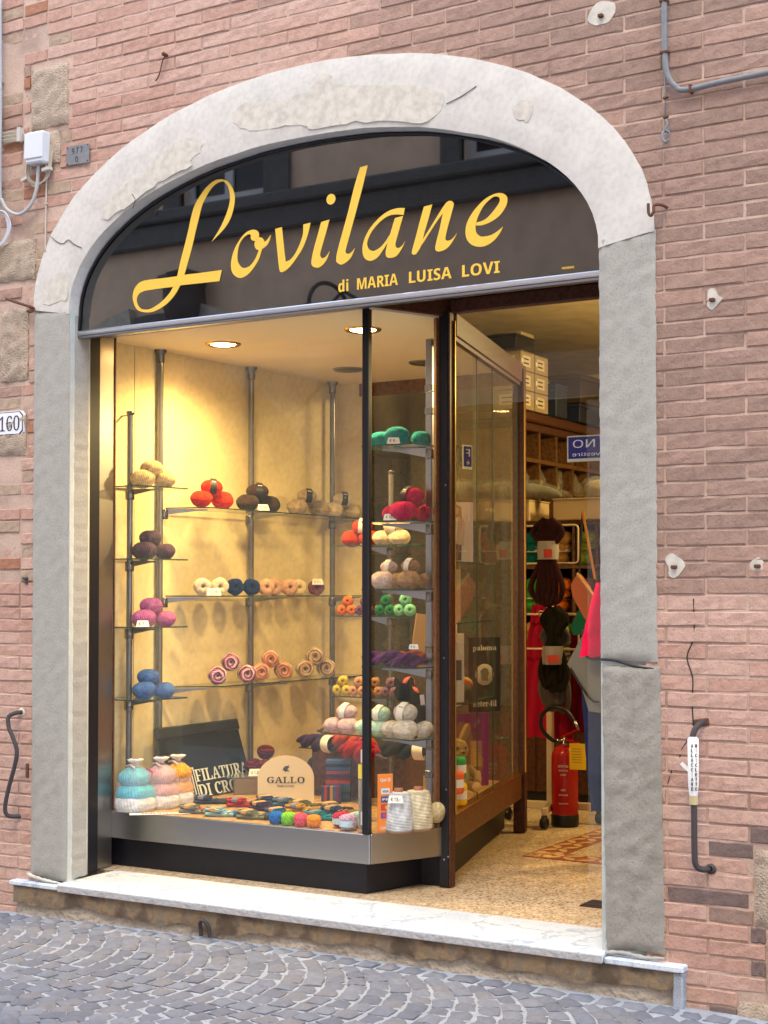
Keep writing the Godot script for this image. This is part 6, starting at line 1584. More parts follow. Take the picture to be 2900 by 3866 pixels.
func build_shop():
	structure("shop_shell", MB.new().span(-3.5, 3.1, -0.25, 3.5, -7.2, -7.05).span(-3.55, -3.4, -0.25, 3.5, -7.05, -0.46).span(3.0, 3.15, -0.25, 3.5, -7.05, -0.46).span(-3.5, 3.1, 3.35, 3.5, -7.05, -0.46).done(), M.room)
	structure("show_case_roof", MB.new().plan(poly([[-3.4, -0.47], [-1.63, -0.47], [-1.63, -0.72], [-1.49, -2.56], [-3.4, -2.56]]), 0.0, 3.3).done(), M.room)
	# a ceiling lamp out of sight lights the room, as in the photograph
	var l = thing("ceiling_lamp", "warm globe lamp hanging in the shop to the right of the view through the doorway", "lamp", Vector3(1.1, 2.8, -3.4))
	var glow = StandardMaterial3D.new()
	glow.emission_enabled = true
	glow.emission = Color(1.0, 0.84, 0.56)
	glow.emission_energy_multiplier = 4.0
	part(l, "globe", MB.new().smooth().lathe([[0.0, -0.13], [0.08, -0.1], [0.13, 0.0], [0.08, 0.1], [0.0, 0.13]], 20).done(), glow)
	part(l, "cord", MB.new().span(-0.005, 0.005, 0.13, 0.549, -0.005, 0.005).done(), M.black)
	var al = OmniLight3D.new()
	al.name = "ceiling_lamp_light"
	al.light_color = Color(1.0, 0.87, 0.6)
	al.light_energy = ROOM
	al.light_size = 0.11
	al.omni_range = 9.0
	al.omni_attenuation = 2.0
	al.shadow_enabled = true
	l.add_child(al)
	# cabinet along the left side of the room
	var g = RandomNumberGenerator.new()
	g.seed = 14
	var k = thing("wall_cabinet", "tall dark wooden cabinet with open pigeonholes running back into the shop", "cabinet", Vector3(-0.9, 0, -3.95))
	part(k, "back_board", MB.new().span(-0.42, -0.4, 0.0, 2.6, -2.9, 0.0).done(), M.wood_shelf)
	part(k, "cornice", MB.new().span(-0.44, 0.05, 2.6, 2.67, -2.9, 0.03, 0.012).span(-0.42, 0.02, 2.54, 2.598, -2.9, 0.02, 0.008).done(), M.wood_dark)
	for z in [0.0, -0.42, -0.72, -1.02, -1.32, -1.62, -1.92, -2.22, -2.55, -2.88]:
		part(k, "upright", MB.new().span(-0.4, 0.0, 0.0, 2.54, z - 0.03, z).done(), M.wood_shelf)
	for y in [0.95, 1.25, 1.55, 1.85, 2.12, 2.32]:
		part(k, "shelf_board", MB.new().span(-0.399, 0.012, y, y + 0.028, -2.9, 0.004).done(), M.wood_shelf)
	part(k, "side_panel", MB.new().span(-0.4, 0.0, 0.0, 2.54, 0.001, 0.02).done(), M.wood_shelf)
	var film = StandardMaterial3D.new()
	film.albedo_color = Color(0.9, 0.92, 0.85, 0.22)
	film.transparency = BaseMaterial3D.TRANSPARENCY_ALPHA
	film.roughness = 0.3
	film.heightmap_enabled = true
	film.heightmap_texture = T.rough
	film.heightmap_scale = 3.0
	var cols = [[0.3, 0.26, 0.16], [0.42, 0.32, 0.16], [0.06, 0.05, 0.05], [0.5, 0.45, 0.36], [0.12, 0.16, 0.1], [0.3, 0.1, 0.05], [0.05, 0.1, 0.12], [0.55, 0.42, 0.2]]
	var words_ = ["sand", "straw", "charcoal", "cream", "sage", "rust", "petrol", "honey"]
	var lv = ["lowest", "second", "third", "fourth", "fifth", "top"]
	var ys = [0.98, 1.28, 1.58, 1.88, 2.15]
	for yi in range(1, 5):
		for zi in 9:
			if g.randf() < 0.2:
				continue
			var ci = g.randi() % 8
			var b = thing("wool_packet", "packet of %s wool, %s row of the wall cabinet, %s pigeonhole from the front" % [words_[ci], lv[yi + 1], ["first", "second", "third", "fourth", "fifth", "sixth", "seventh", "eighth", "ninth"][zi]], "packet", Vector3(-1.02 + g.randf_range(-0.03, 0.03), ys[yi], -4.2 - 0.31 * zi + g.randf_range(-0.04, 0.04)), g.randf_range(0.6, 1.4), "wool packets in the wall cabinet")
			var m = wool(cols[ci][0], cols[ci][1], cols[ci][2])
			for q in [[-0.04, 0.045], [0.045, 0.045], [0.0, 0.12]]:
				part(b, "ball", BUNS[zi % 3], m, Vector3(q[0], q[1], 0), Basis.from_scale(Vector3.ONE * 0.055))
			part(b, "clear_bag", MB.new().smooth().lathe([[0.1, 0.002], [0.11, 0.06], [0.085, 0.15], [0.03, 0.19], [0.045, 0.215]], 12, Vector3(), Basis(), 0.14, 5, 6.0).done(), film)
	# boxes on the cabinet
	var ox = [[-0.92, 0.0], [-0.92, 0.29]]
	for c in 2:
		for r in 4:
			if c == 1 and r == 3:
				continue
			var o = thing("shoe_box", "grey brown labelled box on the cabinet, %s column, %s from the bottom" % [["front", "rear"][c], ["first", "second", "third", "fourth"][r]], "box", Vector3(-0.95, 2.672 + 0.135 * r, -4.06 - 0.235 * c), 0.0, "labelled boxes stacked on the cabinet")
			part(o, "carton", MB.new().box(Vector3(0, 0.066, 0), Vector3(0.22, 0.13, 0.215), Basis(), 0.003).done(), plain(0.34, 0.27, 0.17))
			part(o, "label", MB.new().box(Vector3(0.111, 0.066, 0.02), Vector3(0.002, 0.075, 0.12)).done(), plain(0.6, 0.54, 0.38))
			part(o, "label", MB.new().box(Vector3(0.0, 0.066, 0.1085), Vector3(0.12, 0.075, 0.002)).done(), plain(0.6, 0.54, 0.38))
			for e in 2:
				part(o, "label_print", MB.new().box(Vector3(0.1125, 0.05 + 0.03 * e, 0.03), Vector3(0.001, 0.01, 0.08)).done(), M.ink)
				part(o, "label_print", MB.new().box(Vector3(0.0, 0.05 + 0.03 * e, 0.11), Vector3(0.08, 0.008, 0.001)).done(), M.ink)
			part(o, "finger_hole", MB.new().box(Vector3(0.111, 0.066, 0.092), Vector3(0.002, 0.03, 0.016), Basis()).done(), M.white)
	for q in [["black box on top of the labelled boxes", [0.015, 0.013, 0.01], -4.0, 3.08, [0.24, 0.1, 0.3]], ["dark blue box beside the labelled stack", [0.02, 0.03, 0.06], -4.62, 2.672, [0.24, 0.24, 0.2]], ["large dark brown lidded box on the cabinet", [0.045, 0.03, 0.022], -5.2, 2.82, [0.26, 0.22, 0.5]], ["navy box under the large brown box", [0.012, 0.018, 0.05], -5.15, 2.672, [0.26, 0.14, 0.44]], ["red box with white print, in front at the right end of the cabinet", [0.4, 0.012, 0.01], -5.55, 2.672, [0.26, 0.3, 0.24]], ["red box with white print, behind the other red one", [0.36, 0.012, 0.01], -5.82, 2.672, [0.26, 0.26, 0.24]]]:
		var o = thing("storage_box", q[0], "box", Vector3(-0.95, q[3], q[2]), 0.0, "dark and red boxes on the cabinet")
		var s: Array = q[4]
		part(o, "carton", MB.new().box(Vector3(0, s[1] * 0.4, 0), Vector3(s[0], s[1] * 0.8, s[2]), Basis(), 0.004).done(), plain(q[1][0], q[1][1], q[1][2], 0.5))
		part(o, "lid", MB.new().box(Vector3(0, s[1] * 0.9, 0), Vector3(s[0] + 0.008, s[1] * 0.2, s[2] + 0.008), Basis(), 0.004).done(), plain(q[1][0] * 1.2, q[1][1] * 1.2, q[1][2] * 1.2, 0.5))
		if q[0].begins_with("red"):
			for e in 3:
				part(o, "white_print", MB.new().box(Vector3(s[0] / 2 + 0.001, s[1] * (0.15 + 0.22 * e), 0), Vector3(0.002, 0.03, 0.14)).done(), plain(0.6, 0.55, 0.5))
	# unit facing the street, with long boxes on top and a planked base
	var u = thing("shelf_unit", "wooden shelf unit with a dark planked front at the back of the entrance", "shelf unit", Vector3(-0.25, 0, -3.62))
	for x in [-0.5, -0.26, -0.06, 0.1, 0.26, 0.48]:
		part(u, "upright", MB.new().span(x - 0.01, x + 0.01, 0.95, 1.84, -0.36, 0.0).done(), M.wood_shelf)
	for y in [0.95, 1.24, 1.55, 1.84]:
		part(u, "shelf_board", MB.new().span(-0.52, 0.5, y, y + 0.025, -0.37, 0.01, 0.003).done(), M.wood_shelf)
	part(u, "back_board", MB.new().span(-0.52, 0.5, 0.0, 1.84, -0.39, -0.372).done(), M.wood_shelf)
	for i in 11:
		part(u, "plank", MB.new().span(-0.52 + 0.0925 * i, -0.43 + 0.0925 * i, 0.08, 0.948, -0.02, 0.0, 0.006).done(), M.wood_dark)
	part(u, "kick_board", MB.new().span(-0.52, 0.5, 0.0, 0.08, -0.05, -0.03).done(), M.black)
	for q in [[-0.62, 0.26, "short"], [0.1, 0.84, "long"]]:
		var o = thing("long_box", "%s beige carton lying on top of the shelf unit" % q[2], "box", Vector3(q[0] - 0.1, 1.866, -3.7), 0.0, "beige cartons on the shelf unit")
		part(o, "tray", MB.new().span(-q[1] / 2, q[1] / 2, 0.0, 0.13, -0.16, 0.16, 0.004).done(), plain(0.5, 0.38, 0.2))
		part(o, "lid_edge", MB.new().span(-q[1] / 2 - 0.004, q[1] / 2 + 0.004, 0.131, 0.14, -0.164, 0.164, 0.002).done(), plain(0.46, 0.34, 0.18))
	var fl = [["crumpled clear packet of dark and gold wool on the long beige carton", -0.05, [0.5, 0.4, 0.15]], ["crumpled clear packet of grey wool on the short beige carton", -0.6, [0.3, 0.27, 0.2]], ["crumpled clear packet of cream wool at the right end of the long carton", 0.22, [0.55, 0.48, 0.3]]]
	for q in fl:
		var o = thing("crumpled_packet", q[0], "packet", Vector3(q[1], 2.01, -3.66), 0.0, "crumpled packets on the beige cartons")
		part(o, "contents", MB.new().smooth().tube(curve3([Vector3(-0.2, 0.03, 0), Vector3(-0.08, 0.06, 0.02), Vector3(0.06, 0.05, 0), Vector3(0.2, 0.02, 0.03)]), [0.02, 0.04, 0.05, 0.055, 0.06, 0.06, 0.06, 0.055, 0.055, 0.055, 0.05, 0.05, 0.045, 0.045, 0.04, 0.035, 0.03, 0.02, 0.01], 10).done(), wool(q[2][0], q[2][1], q[2][2]))
		part(o, "clear_bag", MB.new().smooth().tube(curve3([Vector3(-0.26, 0.02, 0), Vector3(-0.1, 0.07, 0.02), Vector3(0.06, 0.06, 0), Vector3(0.28, 0.0, 0.05)]), [0.015, 0.05, 0.07, 0.06, 0.08, 0.07, 0.075, 0.065, 0.07, 0.06, 0.07, 0.055, 0.06, 0.05, 0.05, 0.035, 0.04, 0.02, 0.012], 9).done(), film)
	var goods = [["gold", [0.6, 0.36, 0.1]], ["black", [0.015, 0.013, 0.012]], ["lime green", [0.3, 0.42, 0.06]], ["bright green", [0.06, 0.4, 0.05]], ["ivory", [0.65, 0.55, 0.36]], ["orange", [0.7, 0.16, 0.01]], ["teal", [0.01, 0.2, 0.2]], ["brown", [0.14, 0.06, 0.03]]]
	var cells = [-0.63, -0.41, -0.23, -0.07, 0.12]
	var n = 0
	for row in 3:
		for c in 5:
			var q: Array = goods[(row * 3 + c * 2 + (1 if c == 3 else 0)) % 8]
			var o = thing("wool_packet", "packet of %s balls in the %s row of the shelf unit, %s compartment" % [q[0], ["bottom", "middle", "top"][row], ["leftmost", "second", "middle", "fourth", "rightmost"][c]], "packet", Vector3(cells[c], [0.977, 1.267, 1.577][row], -3.68), 0.0, "wool packets in the shelf unit")
			for j in 3:
				part(o, "ball", BUNS[j], wool(q[1][0], q[1][1], q[1][2]), Vector3(0.015 * (j - 1), 0.04 + 0.07 * j, 0.01 * j), Basis.from_scale(Vector3.ONE * 0.058))
			part(o, "paper_band", MB.new().smooth().lathe([[0.06, 0.085], [0.061, 0.12]], 16).done(), M.paper if n % 3 else M.band_dark, Vector3(0, 0, 0.004))
			n += 1
	# folded stacks left of the scarves
	for i in 5:
		solo("folded_knit", MB.new().smooth().box(Vector3(), Vector3(0.17, 0.032, 0.16), Basis(), 0.013).done(), wool([0.1, 0.16, 0.06, 0.2, 0.12][i], [0.09, 0.15, 0.06, 0.19, 0.11][i], [0.08, 0.13, 0.055, 0.18, 0.1][i]), "folded grey knit in the pile left of the red scarf, %s" % ["lowest", "second from below", "middle", "second from above", "topmost"][i], "knitwear", Vector3(-0.31, 1.0 + 0.034 * i, -3.3), yaw(3.0 * i - 6.0), "folded grey knits")
	solo("knit_ledge", MB.new().span(-0.42, -0.2, 0.96, 0.982, -3.4, -3.2, 0.003).done(), M.wood_shelf, "narrow wooden ledge under the folded grey knits", "ledge")
	# white rolling display stand with wire frames
	var st = thing("display_stand", "cream rolling stand with two wire frames for hanging wool, behind the fire extinguisher", "display stand", Vector3(-0.18, 0, -2.95))
	var iv = plain(0.62, 0.5, 0.32, 0.4)
	part(st, "post", MB.new().span(-0.018, 0.018, 0.09, 1.82, -0.018, 0.018, 0.003).done(), iv)
	part(st, "foot_bar", MB.new().bar(Vector3(-0.27, 0.1, 0.05), Vector3(0.3, 0.1, -0.07), 0.035, 0.045, 0.004).done(), iv)
	part(st, "foot_bar", MB.new().bar(Vector3(0.09, 0.101, 0.29), Vector3(-0.08, 0.101, -0.3), 0.035, 0.043, 0.004).done(), iv)
	for q in [[-0.26, 0.05], [0.29, -0.07], [0.085, 0.28], [-0.075, -0.29]]:
		var wh = part(st, "castor", MB.new().smooth().lathe([[0.0, -0.018], [0.03, -0.018], [0.034, -0.012], [0.034, 0.012], [0.03, 0.018], [0.0, 0.018]], 16, Vector3(q[0], 0.034, q[1]), Basis(Vector3.BACK, PI / 2)).done(), M.black)
		part(wh, "fork", MB.new().span(q[0] - 0.012, q[0] + 0.012, 0.05, 0.078, q[1] - 0.02, q[1] + 0.02, 0.003).done(), M.iron)
	for q in [[1.8, 1.57], [1.26, 1.05]]:
		var c = [Vector3(-0.215, q[0], 0.04), Vector3(0.205, q[0], 0.04), Vector3(0.205, q[1], 0.04), Vector3(-0.215, q[1], 0.04)]
		var pts = []
		for i in 4:
			var p0: Vector3 = c[i]
			var pn: Vector3 = c[(i + 1) % 4]
			var pv: Vector3 = c[(i + 3) % 4]
			pts.append(p0 + (pv - p0).normalized() * 0.02)
			pts.append(p0 + ((pv - p0).normalized() + (pn - p0).normalized()) * 0.006)
			pts.append(p0 + (pn - p0).normalized() * 0.02)
		pts.append(pts[0])
		part(st, "wire_frame", MB.new().smooth().tube(pts, 0.006, 7).done(), iv)
		part(st, "hanging_ring", MB.new().smooth().tube(curve3([Vector3(-0.02, q[0] - 0.01, 0.1), Vector3(0.0, q[0] + 0.02, 0.16), Vector3(0.05, q[0] + 0.012, 0.17), Vector3(0.07, q[0] - 0.03, 0.14)]), 0.004, 6).done(), iv)
	var hk = thing("hanging_skein", "thick dark maroon skein with a printed band, hanging from the upper wire frame", "skein", Vector3(), 0.0, "skeins hanging on the display stand")
	var maroon = wool(0.055, 0.018, 0.02, "wool_cone")
	wool_rope(hk, "strand", -0.115, 1.27, 1.83, -2.78, 0.12, 0.019, maroon, 5, 5)
	part(hk, "printed_band", MB.new().smooth().lathe([[0.062, -0.055], [0.066, 0.0], [0.062, 0.055]], 18, Vector3(-0.115, 1.645, -2.78), Basis(), 0.05, 4).done(), plain(0.35, 0.33, 0.3, 0.4))
	part(hk, "band_print", MB.new().box(Vector3(-0.085, 1.625, -2.712), Vector3(0.05, 0.05, 0.003), Basis(Vector3.UP, 0.4)).done(), plain(0.5, 0.05, 0.03))
	var h2 = thing("hanging_skein", "thick blackish green skein with a red printed band, hanging below the maroon one", "skein", Vector3(), 0.0, "skeins hanging on the display stand")
	wool_rope(h2, "strand", -0.08, 0.78, 1.3, -2.78, 0.1, 0.02, wool(0.022, 0.02, 0.012, "wool_cone"), 8, 5)
	part(h2, "printed_band", MB.new().smooth().lathe([[0.062, -0.055], [0.066, 0.0], [0.062, 0.055]], 18, Vector3(-0.075, 1.02, -2.76), Basis(), 0.05, 4).done(), plain(0.32, 0.3, 0.28, 0.4))
	part(h2, "band_print", MB.new().box(Vector3(-0.045, 1.0, -2.692), Vector3(0.07, 0.045, 0.003), Basis(Vector3.UP, 0.4)).done(), plain(0.55, 0.06, 0.025))
	var h3 = thing("hanging_skein", "mouse grey skein showing below the blackish green one", "skein", Vector3(), 0.0, "skeins hanging on the display stand")
	wool_rope(h3, "strand", -0.11, 0.68, 1.2, -2.86, 0.11, 0.018, wool(0.17, 0.15, 0.14, "wool_cone"), 12, 5)
	solo("red_scarf", cloth(0.16, 0.4, 0.82, 4.0, 0.018, 3), wool(0.32, 0.008, 0.03, "wool_fine"), "crimson knitted scarf hanging left of the skeins", "scarf", Vector3(-0.24, 1.32, -3.0), Basis(), "red scarves on the display stand")
	solo("red_scarf", cloth(0.2, 0.22, 0.72, 4.0, 0.014, 6), wool(0.16, 0.006, 0.02, "wool_fine"), "dark red shawl hanging right of the skeins", "scarf", Vector3(0.04, 1.26, -3.0), Basis(), "red scarves on the display stand")
	# bags
	var pb = thing("shoulder_bag", "terracotta knitted shoulder bag hanging by dark and orange straps", "bag", Vector3(0.22, 1.37, -2.7))
	var o1 = poly([[-0.1, 0.13], [0.02, -0.02], [0.12, -0.18], [0.1, -0.21], [0.0, -0.2], [-0.06, -0.12], [-0.13, 0.0], [-0.14, 0.07]])
	part(pb, "body", MB.new().prism(o1, -0.03, 0.03).done(), wool(0.4, 0.13, 0.085, "wool_cone"))
	part(pb, "trim", MB.new().smooth().tube([Vector3(-0.1, 0.135, 0.03), Vector3(0.02, -0.015, 0.032), Vector3(0.12, -0.175, 0.03)], 0.008, 8).done(), plain(0.55, 0.35, 0.18))
	part(pb, "flap", MB.new().prism(poly([[0.0, 0.1], [0.05, 0.13], [0.14, 0.0], [0.12, -0.05], [0.06, 0.0]]), -0.08, -0.04).done(), wool(0.06, 0.03, 0.04))
	part(pb, "strap", MB.new().bar(Vector3(-0.1, 0.13, 0.0), Vector3(-0.085, 0.5, -0.02), 0.012, 0.004).done(), M.ink)
	part(pb, "strap", MB.new().bar(Vector3(0.0, 0.1, 0.0), Vector3(-0.08, 0.5, -0.01), 0.014, 0.004).done(), plain(0.5, 0.2, 0.03))
	solo("green_pouch", MB.new().prism(poly([[0.0, 0.12], [0.03, 0.08], [0.1, -0.06], [-0.06, -0.08], [-0.08, -0.03]]), -0.03, 0.03).done(), wool(0.015, 0.12, 0.075), "dark green knitted pouch left of the terracotta bag", "bag", Vector3(0.12, 1.22, -2.78))
	for q in [["pink knitted top hanging behind the right pier", "knitted_top", [0.85, 0.012, 0.16], 0.72, 1.44, -1.7, 0.16, 0.36, 0.38, "top"], ["navy trousers hanging below the grey apron behind the right pier", "trousers", [0.02, 0.035, 0.16], 0.64, 0.95, -1.85, 0.3, 0.2, 0.7, "trousers"]]:
		solo(q[1], cloth(q[6], q[7], q[8], 2.0, 0.02, 4), wool(q[2][0], q[2][1], q[2][2]), q[0], q[9], Vector3(q[3], q[4], q[5]))
	var ap = thing("grey_apron", "blue grey apron with a black tie hanging behind the right pier", "apron", Vector3(0.56, 1.0, -1.75))
	part(ap, "cloth", MB.new().prism(poly([[-0.02, 0.16], [0.05, 0.21], [0.3, 0.2], [0.3, -0.25], [0.02, -0.22], [-0.02, -0.1], [-0.1, 0.02]]), -0.01, 0.01).done(), plain(0.17, 0.19, 0.23, 0.8))
	part(ap, "neck_loop", MB.new().smooth().tube(curve3([Vector3(0.0, 0.2, 0.02), Vector3(0.0, 0.1, 0.025), Vector3(0.04, 0.055, 0.03), Vector3(0.1, 0.06, 0.02), Vector3(0.13, 0.1, 0.02)]), 0.01, 8).done(), plain(0.05, 0.055, 0.07))
	part(ap, "black_tie", MB.new().smooth().tube(curve3([Vector3(-0.08, 0.0, 0.015), Vector3(-0.02, -0.09, 0.02), Vector3(0.04, -0.16, 0.02), Vector3(0.08, -0.17, 0.02)]), 0.005, 6).done(), M.ink)
	# fire extinguisher
	var fx = thing("fire_extinguisher", "red fire extinguisher with a black hose loop and yellow tag on the terrazzo floor", "fire extinguisher", Vector3(-0.045, 0, -2.86))
	var red = plain(0.33, 0.01, 0.012, 0.22)
	part(fx, "cylinder", MB.new().smooth().lathe([[0.078, 0.05], [0.08, 0.06], [0.08, 0.4], [0.077, 0.43], [0.06, 0.46], [0.03, 0.478], [0.02, 0.482]], 32).done(), red)
	part(fx, "black_foot", MB.new().smooth().lathe([[0.0, 0.0], [0.08, 0.0], [0.083, 0.01], [0.083, 0.065], [0.08, 0.07]], 32).done(), M.black)
	part(fx, "valve", MB.new().smooth().lathe([[0.022, 0.478], [0.022, 0.5], [0.014, 0.505], [0.014, 0.53], [0.0, 0.532]], 16).done(), M.chrome)
	part(fx, "lever", MB.new().bar(Vector3(-0.02, 0.525, 0), Vector3(0.1, 0.578, 0.02), 0.018, 0.012, 0.003).done(), red)
	part(fx, "handle", MB.new().bar(Vector3(-0.01, 0.515, 0), Vector3(0.105, 0.49, 0.02), 0.018, 0.014, 0.003).done(), red)
	part(fx, "hose", MB.new().smooth().tube(curve3([Vector3(-0.02, 0.505, 0.02), Vector3(-0.07, 0.51, 0.03), Vector3(-0.135, 0.57, 0.03), Vector3(-0.14, 0.65, 0.02), Vector3(-0.07, 0.705, 0.02), Vector3(0.02, 0.69, 0.03), Vector3(0.08, 0.625, 0.04)]), 0.0125, 10).done(), M.black)
	part(fx, "nozzle", MB.new().smooth().tube([Vector3(0.08, 0.625, 0.04), Vector3(0.108, 0.58, 0.045)], [0.013, 0.009], 10).done(), M.chrome_dull)
	part(fx, "hose_nut", MB.new().smooth().tube([Vector3(-0.045, 0.507, 0.025), Vector3(-0.005, 0.505, 0.018)], 0.014, 8).done(), M.chrome)
	part(fx, "yellow_tag", MB.new().box(Vector3(0.105, 0.42, 0.05), Vector3(0.1, 0.155, 0.002), yaw(10), 0.0005).done(), plain(0.7, 0.47, 0.01))
	for i in 6:
		part(fx, "tag_print", MB.new().box(Vector3(0.1, 0.465 - 0.016 * i, 0.0525), Vector3(0.06, 0.003, 0.001), yaw(10)).done(), plain(0.25, 0.15, 0.02))
	for q in [["ESTINTORE", 0.36, 0.06, 0.014], ["POLVERE 6 KG", 0.335, 0.055, 0.01], ["USO", 0.31, 0.03, 0.012], ["ABC", 0.22, 0.03, 0.012], ["ISTRUZIONI", 0.19, 0.055, 0.008], ["MANUTENZIONE", 0.14, 0.055, 0.008]]:
		lettering(fx, "printed_lettering", q[0], q[2], q[3], Vector3(0.024, q[1], 0.0785), facing(Vector3(0.3, 0, 0.95)), plain(0.6, 0.5, 0.45), "Droid Sans", true)
	# blue plaques seen from behind
	for q in [["blue plaque with reversed white lettering on the glass right of the doorway", Vector3(0.98, 2.05, -0.9), 0.0, "NO", "di vestire", 0.3, 0.12], ["narrow blue plaque with a reversed letter on the sliding side glass", Vector3(0.195, 2.06, -1.13), 1.0, "F", "è", 0.07, 0.12]]:
		var o = thing("blue_plaque", q[0], "sign", q[1], 0.0, "blue plaques on the glass")
		var b = Basis(Vector3.UP, PI) if q[2] == 0.0 else facing(Vector3(-0.97, 0, -0.25))
		var w: float = q[5]
		part(o, "white_edge", MB.new().box(b * Vector3(0, 0, 0.0), Vector3(w, q[6], 0.003), b, 0.001).done(), plain(0.6, 0.65, 0.5))
		part(o, "blue_field", MB.new().box(b * Vector3(0, 0.004, 0.0), Vector3(w - 0.012, q[6] - 0.02, 0.005), b, 0.001).done(), plain(0.02, 0.02, 0.2, 0.25))
		lettering(o, "reversed_lettering", q[3], w * 0.36 if q[2] == 0.0 else w * 0.4, 0.036, b * Vector3(w * 0.22 if q[2] == 0.0 else 0.0, 0.022, 0.0), b, M.white, "Droid Sans", false, 0.007)
		lettering(o, "reversed_lettering", q[4], w * 0.62 if q[2] == 0.0 else w * 0.3, 0.018, b * Vector3(w * 0.1 if q[2] == 0.0 else 0.0, -0.026, 0.0), b, M.white, "Droid Sans", false, 0.007)
	var gd = thing("glass_leaf", "fixed clear glass leaf at the right side of the shop doorway", "glass door")
	part(gd, "pane", MB.new().span(0.93, 1.37, 0.012, 2.27, -0.896, -0.894).done(), M.glass)
	part(gd, "floor_clip", MB.new().span(1.1, 1.16, 0.0, 0.012, -0.905, -0.885).done(), M.chrome)
	# glazed cabinets behind the display
	var rc = thing("rear_cabinet", "dark glazed wool cabinet seen through the back of the display window", "cabinet", Vector3(-2.1, 0, -4.6))
	part(rc, "back_board", MB.new().span(-1.2, 0.75, 0.0, 2.5, -0.4, -0.38).done(), M.wood_shelf)
	for x in [-1.2, -0.8, -0.4, 0.0, 0.4, 0.73]:
		part(rc, "upright", MB.new().span(x, x + 0.025, 0.0, 2.5, -0.38, 0.0).done(), M.wood_shelf)
	for y in [0.5, 0.9, 1.3, 1.7, 2.1, 2.48]:
		part(rc, "shelf_board", MB.new().span(-1.2, 0.755, y, y + 0.03, -0.379, 0.006).done(), M.wood_shelf)
	for yi in 4:
		for xi in 5:
			var ci = g.randi() % 8
			var o = thing("wool_packet", "clear packet of %s wool in the rear glazed cabinet, %s row, %s bay" % [words_[ci], ["lowest", "second", "third", "top"][yi], ["leftmost", "second", "middle", "fourth", "rightmost"][xi]], "packet", Vector3(-3.08 + 0.4 * xi, [0.53, 0.93, 1.33, 1.73][yi], -4.8), 0.3, "wool packets in the rear cabinet")
			for q in [[-0.07, 0.06], [0.07, 0.06], [0.0, 0.15]]:
				part(o, "ball", BUNS[xi % 3], wool(cols[ci][0], cols[ci][1], cols[ci][2]), Vector3(q[0], q[1], 0), Basis.from_scale(Vector3.ONE * 0.075))
			part(o, "clear_bag", MB.new().smooth().lathe([[0.15, 0.002], [0.155, 0.09], [0.1, 0.2], [0.04, 0.25]], 12, Vector3(), Basis(), 0.14, 5, 6.0).done(), film)
	var cn = thing("counter", "wooden shop counter behind the display window", "counter", Vector3(-1.6, 0, -3.5))
	part(cn, "front", MB.new().span(-0.9, 0.6, 0.0, 0.86, -0.5, 0.0, 0.004).done(), M.wood)
	part(cn, "top", MB.new().span(-0.93, 0.63, 0.861, 0.9, -0.53, 0.03, 0.006).done(), M.wood_shelf)

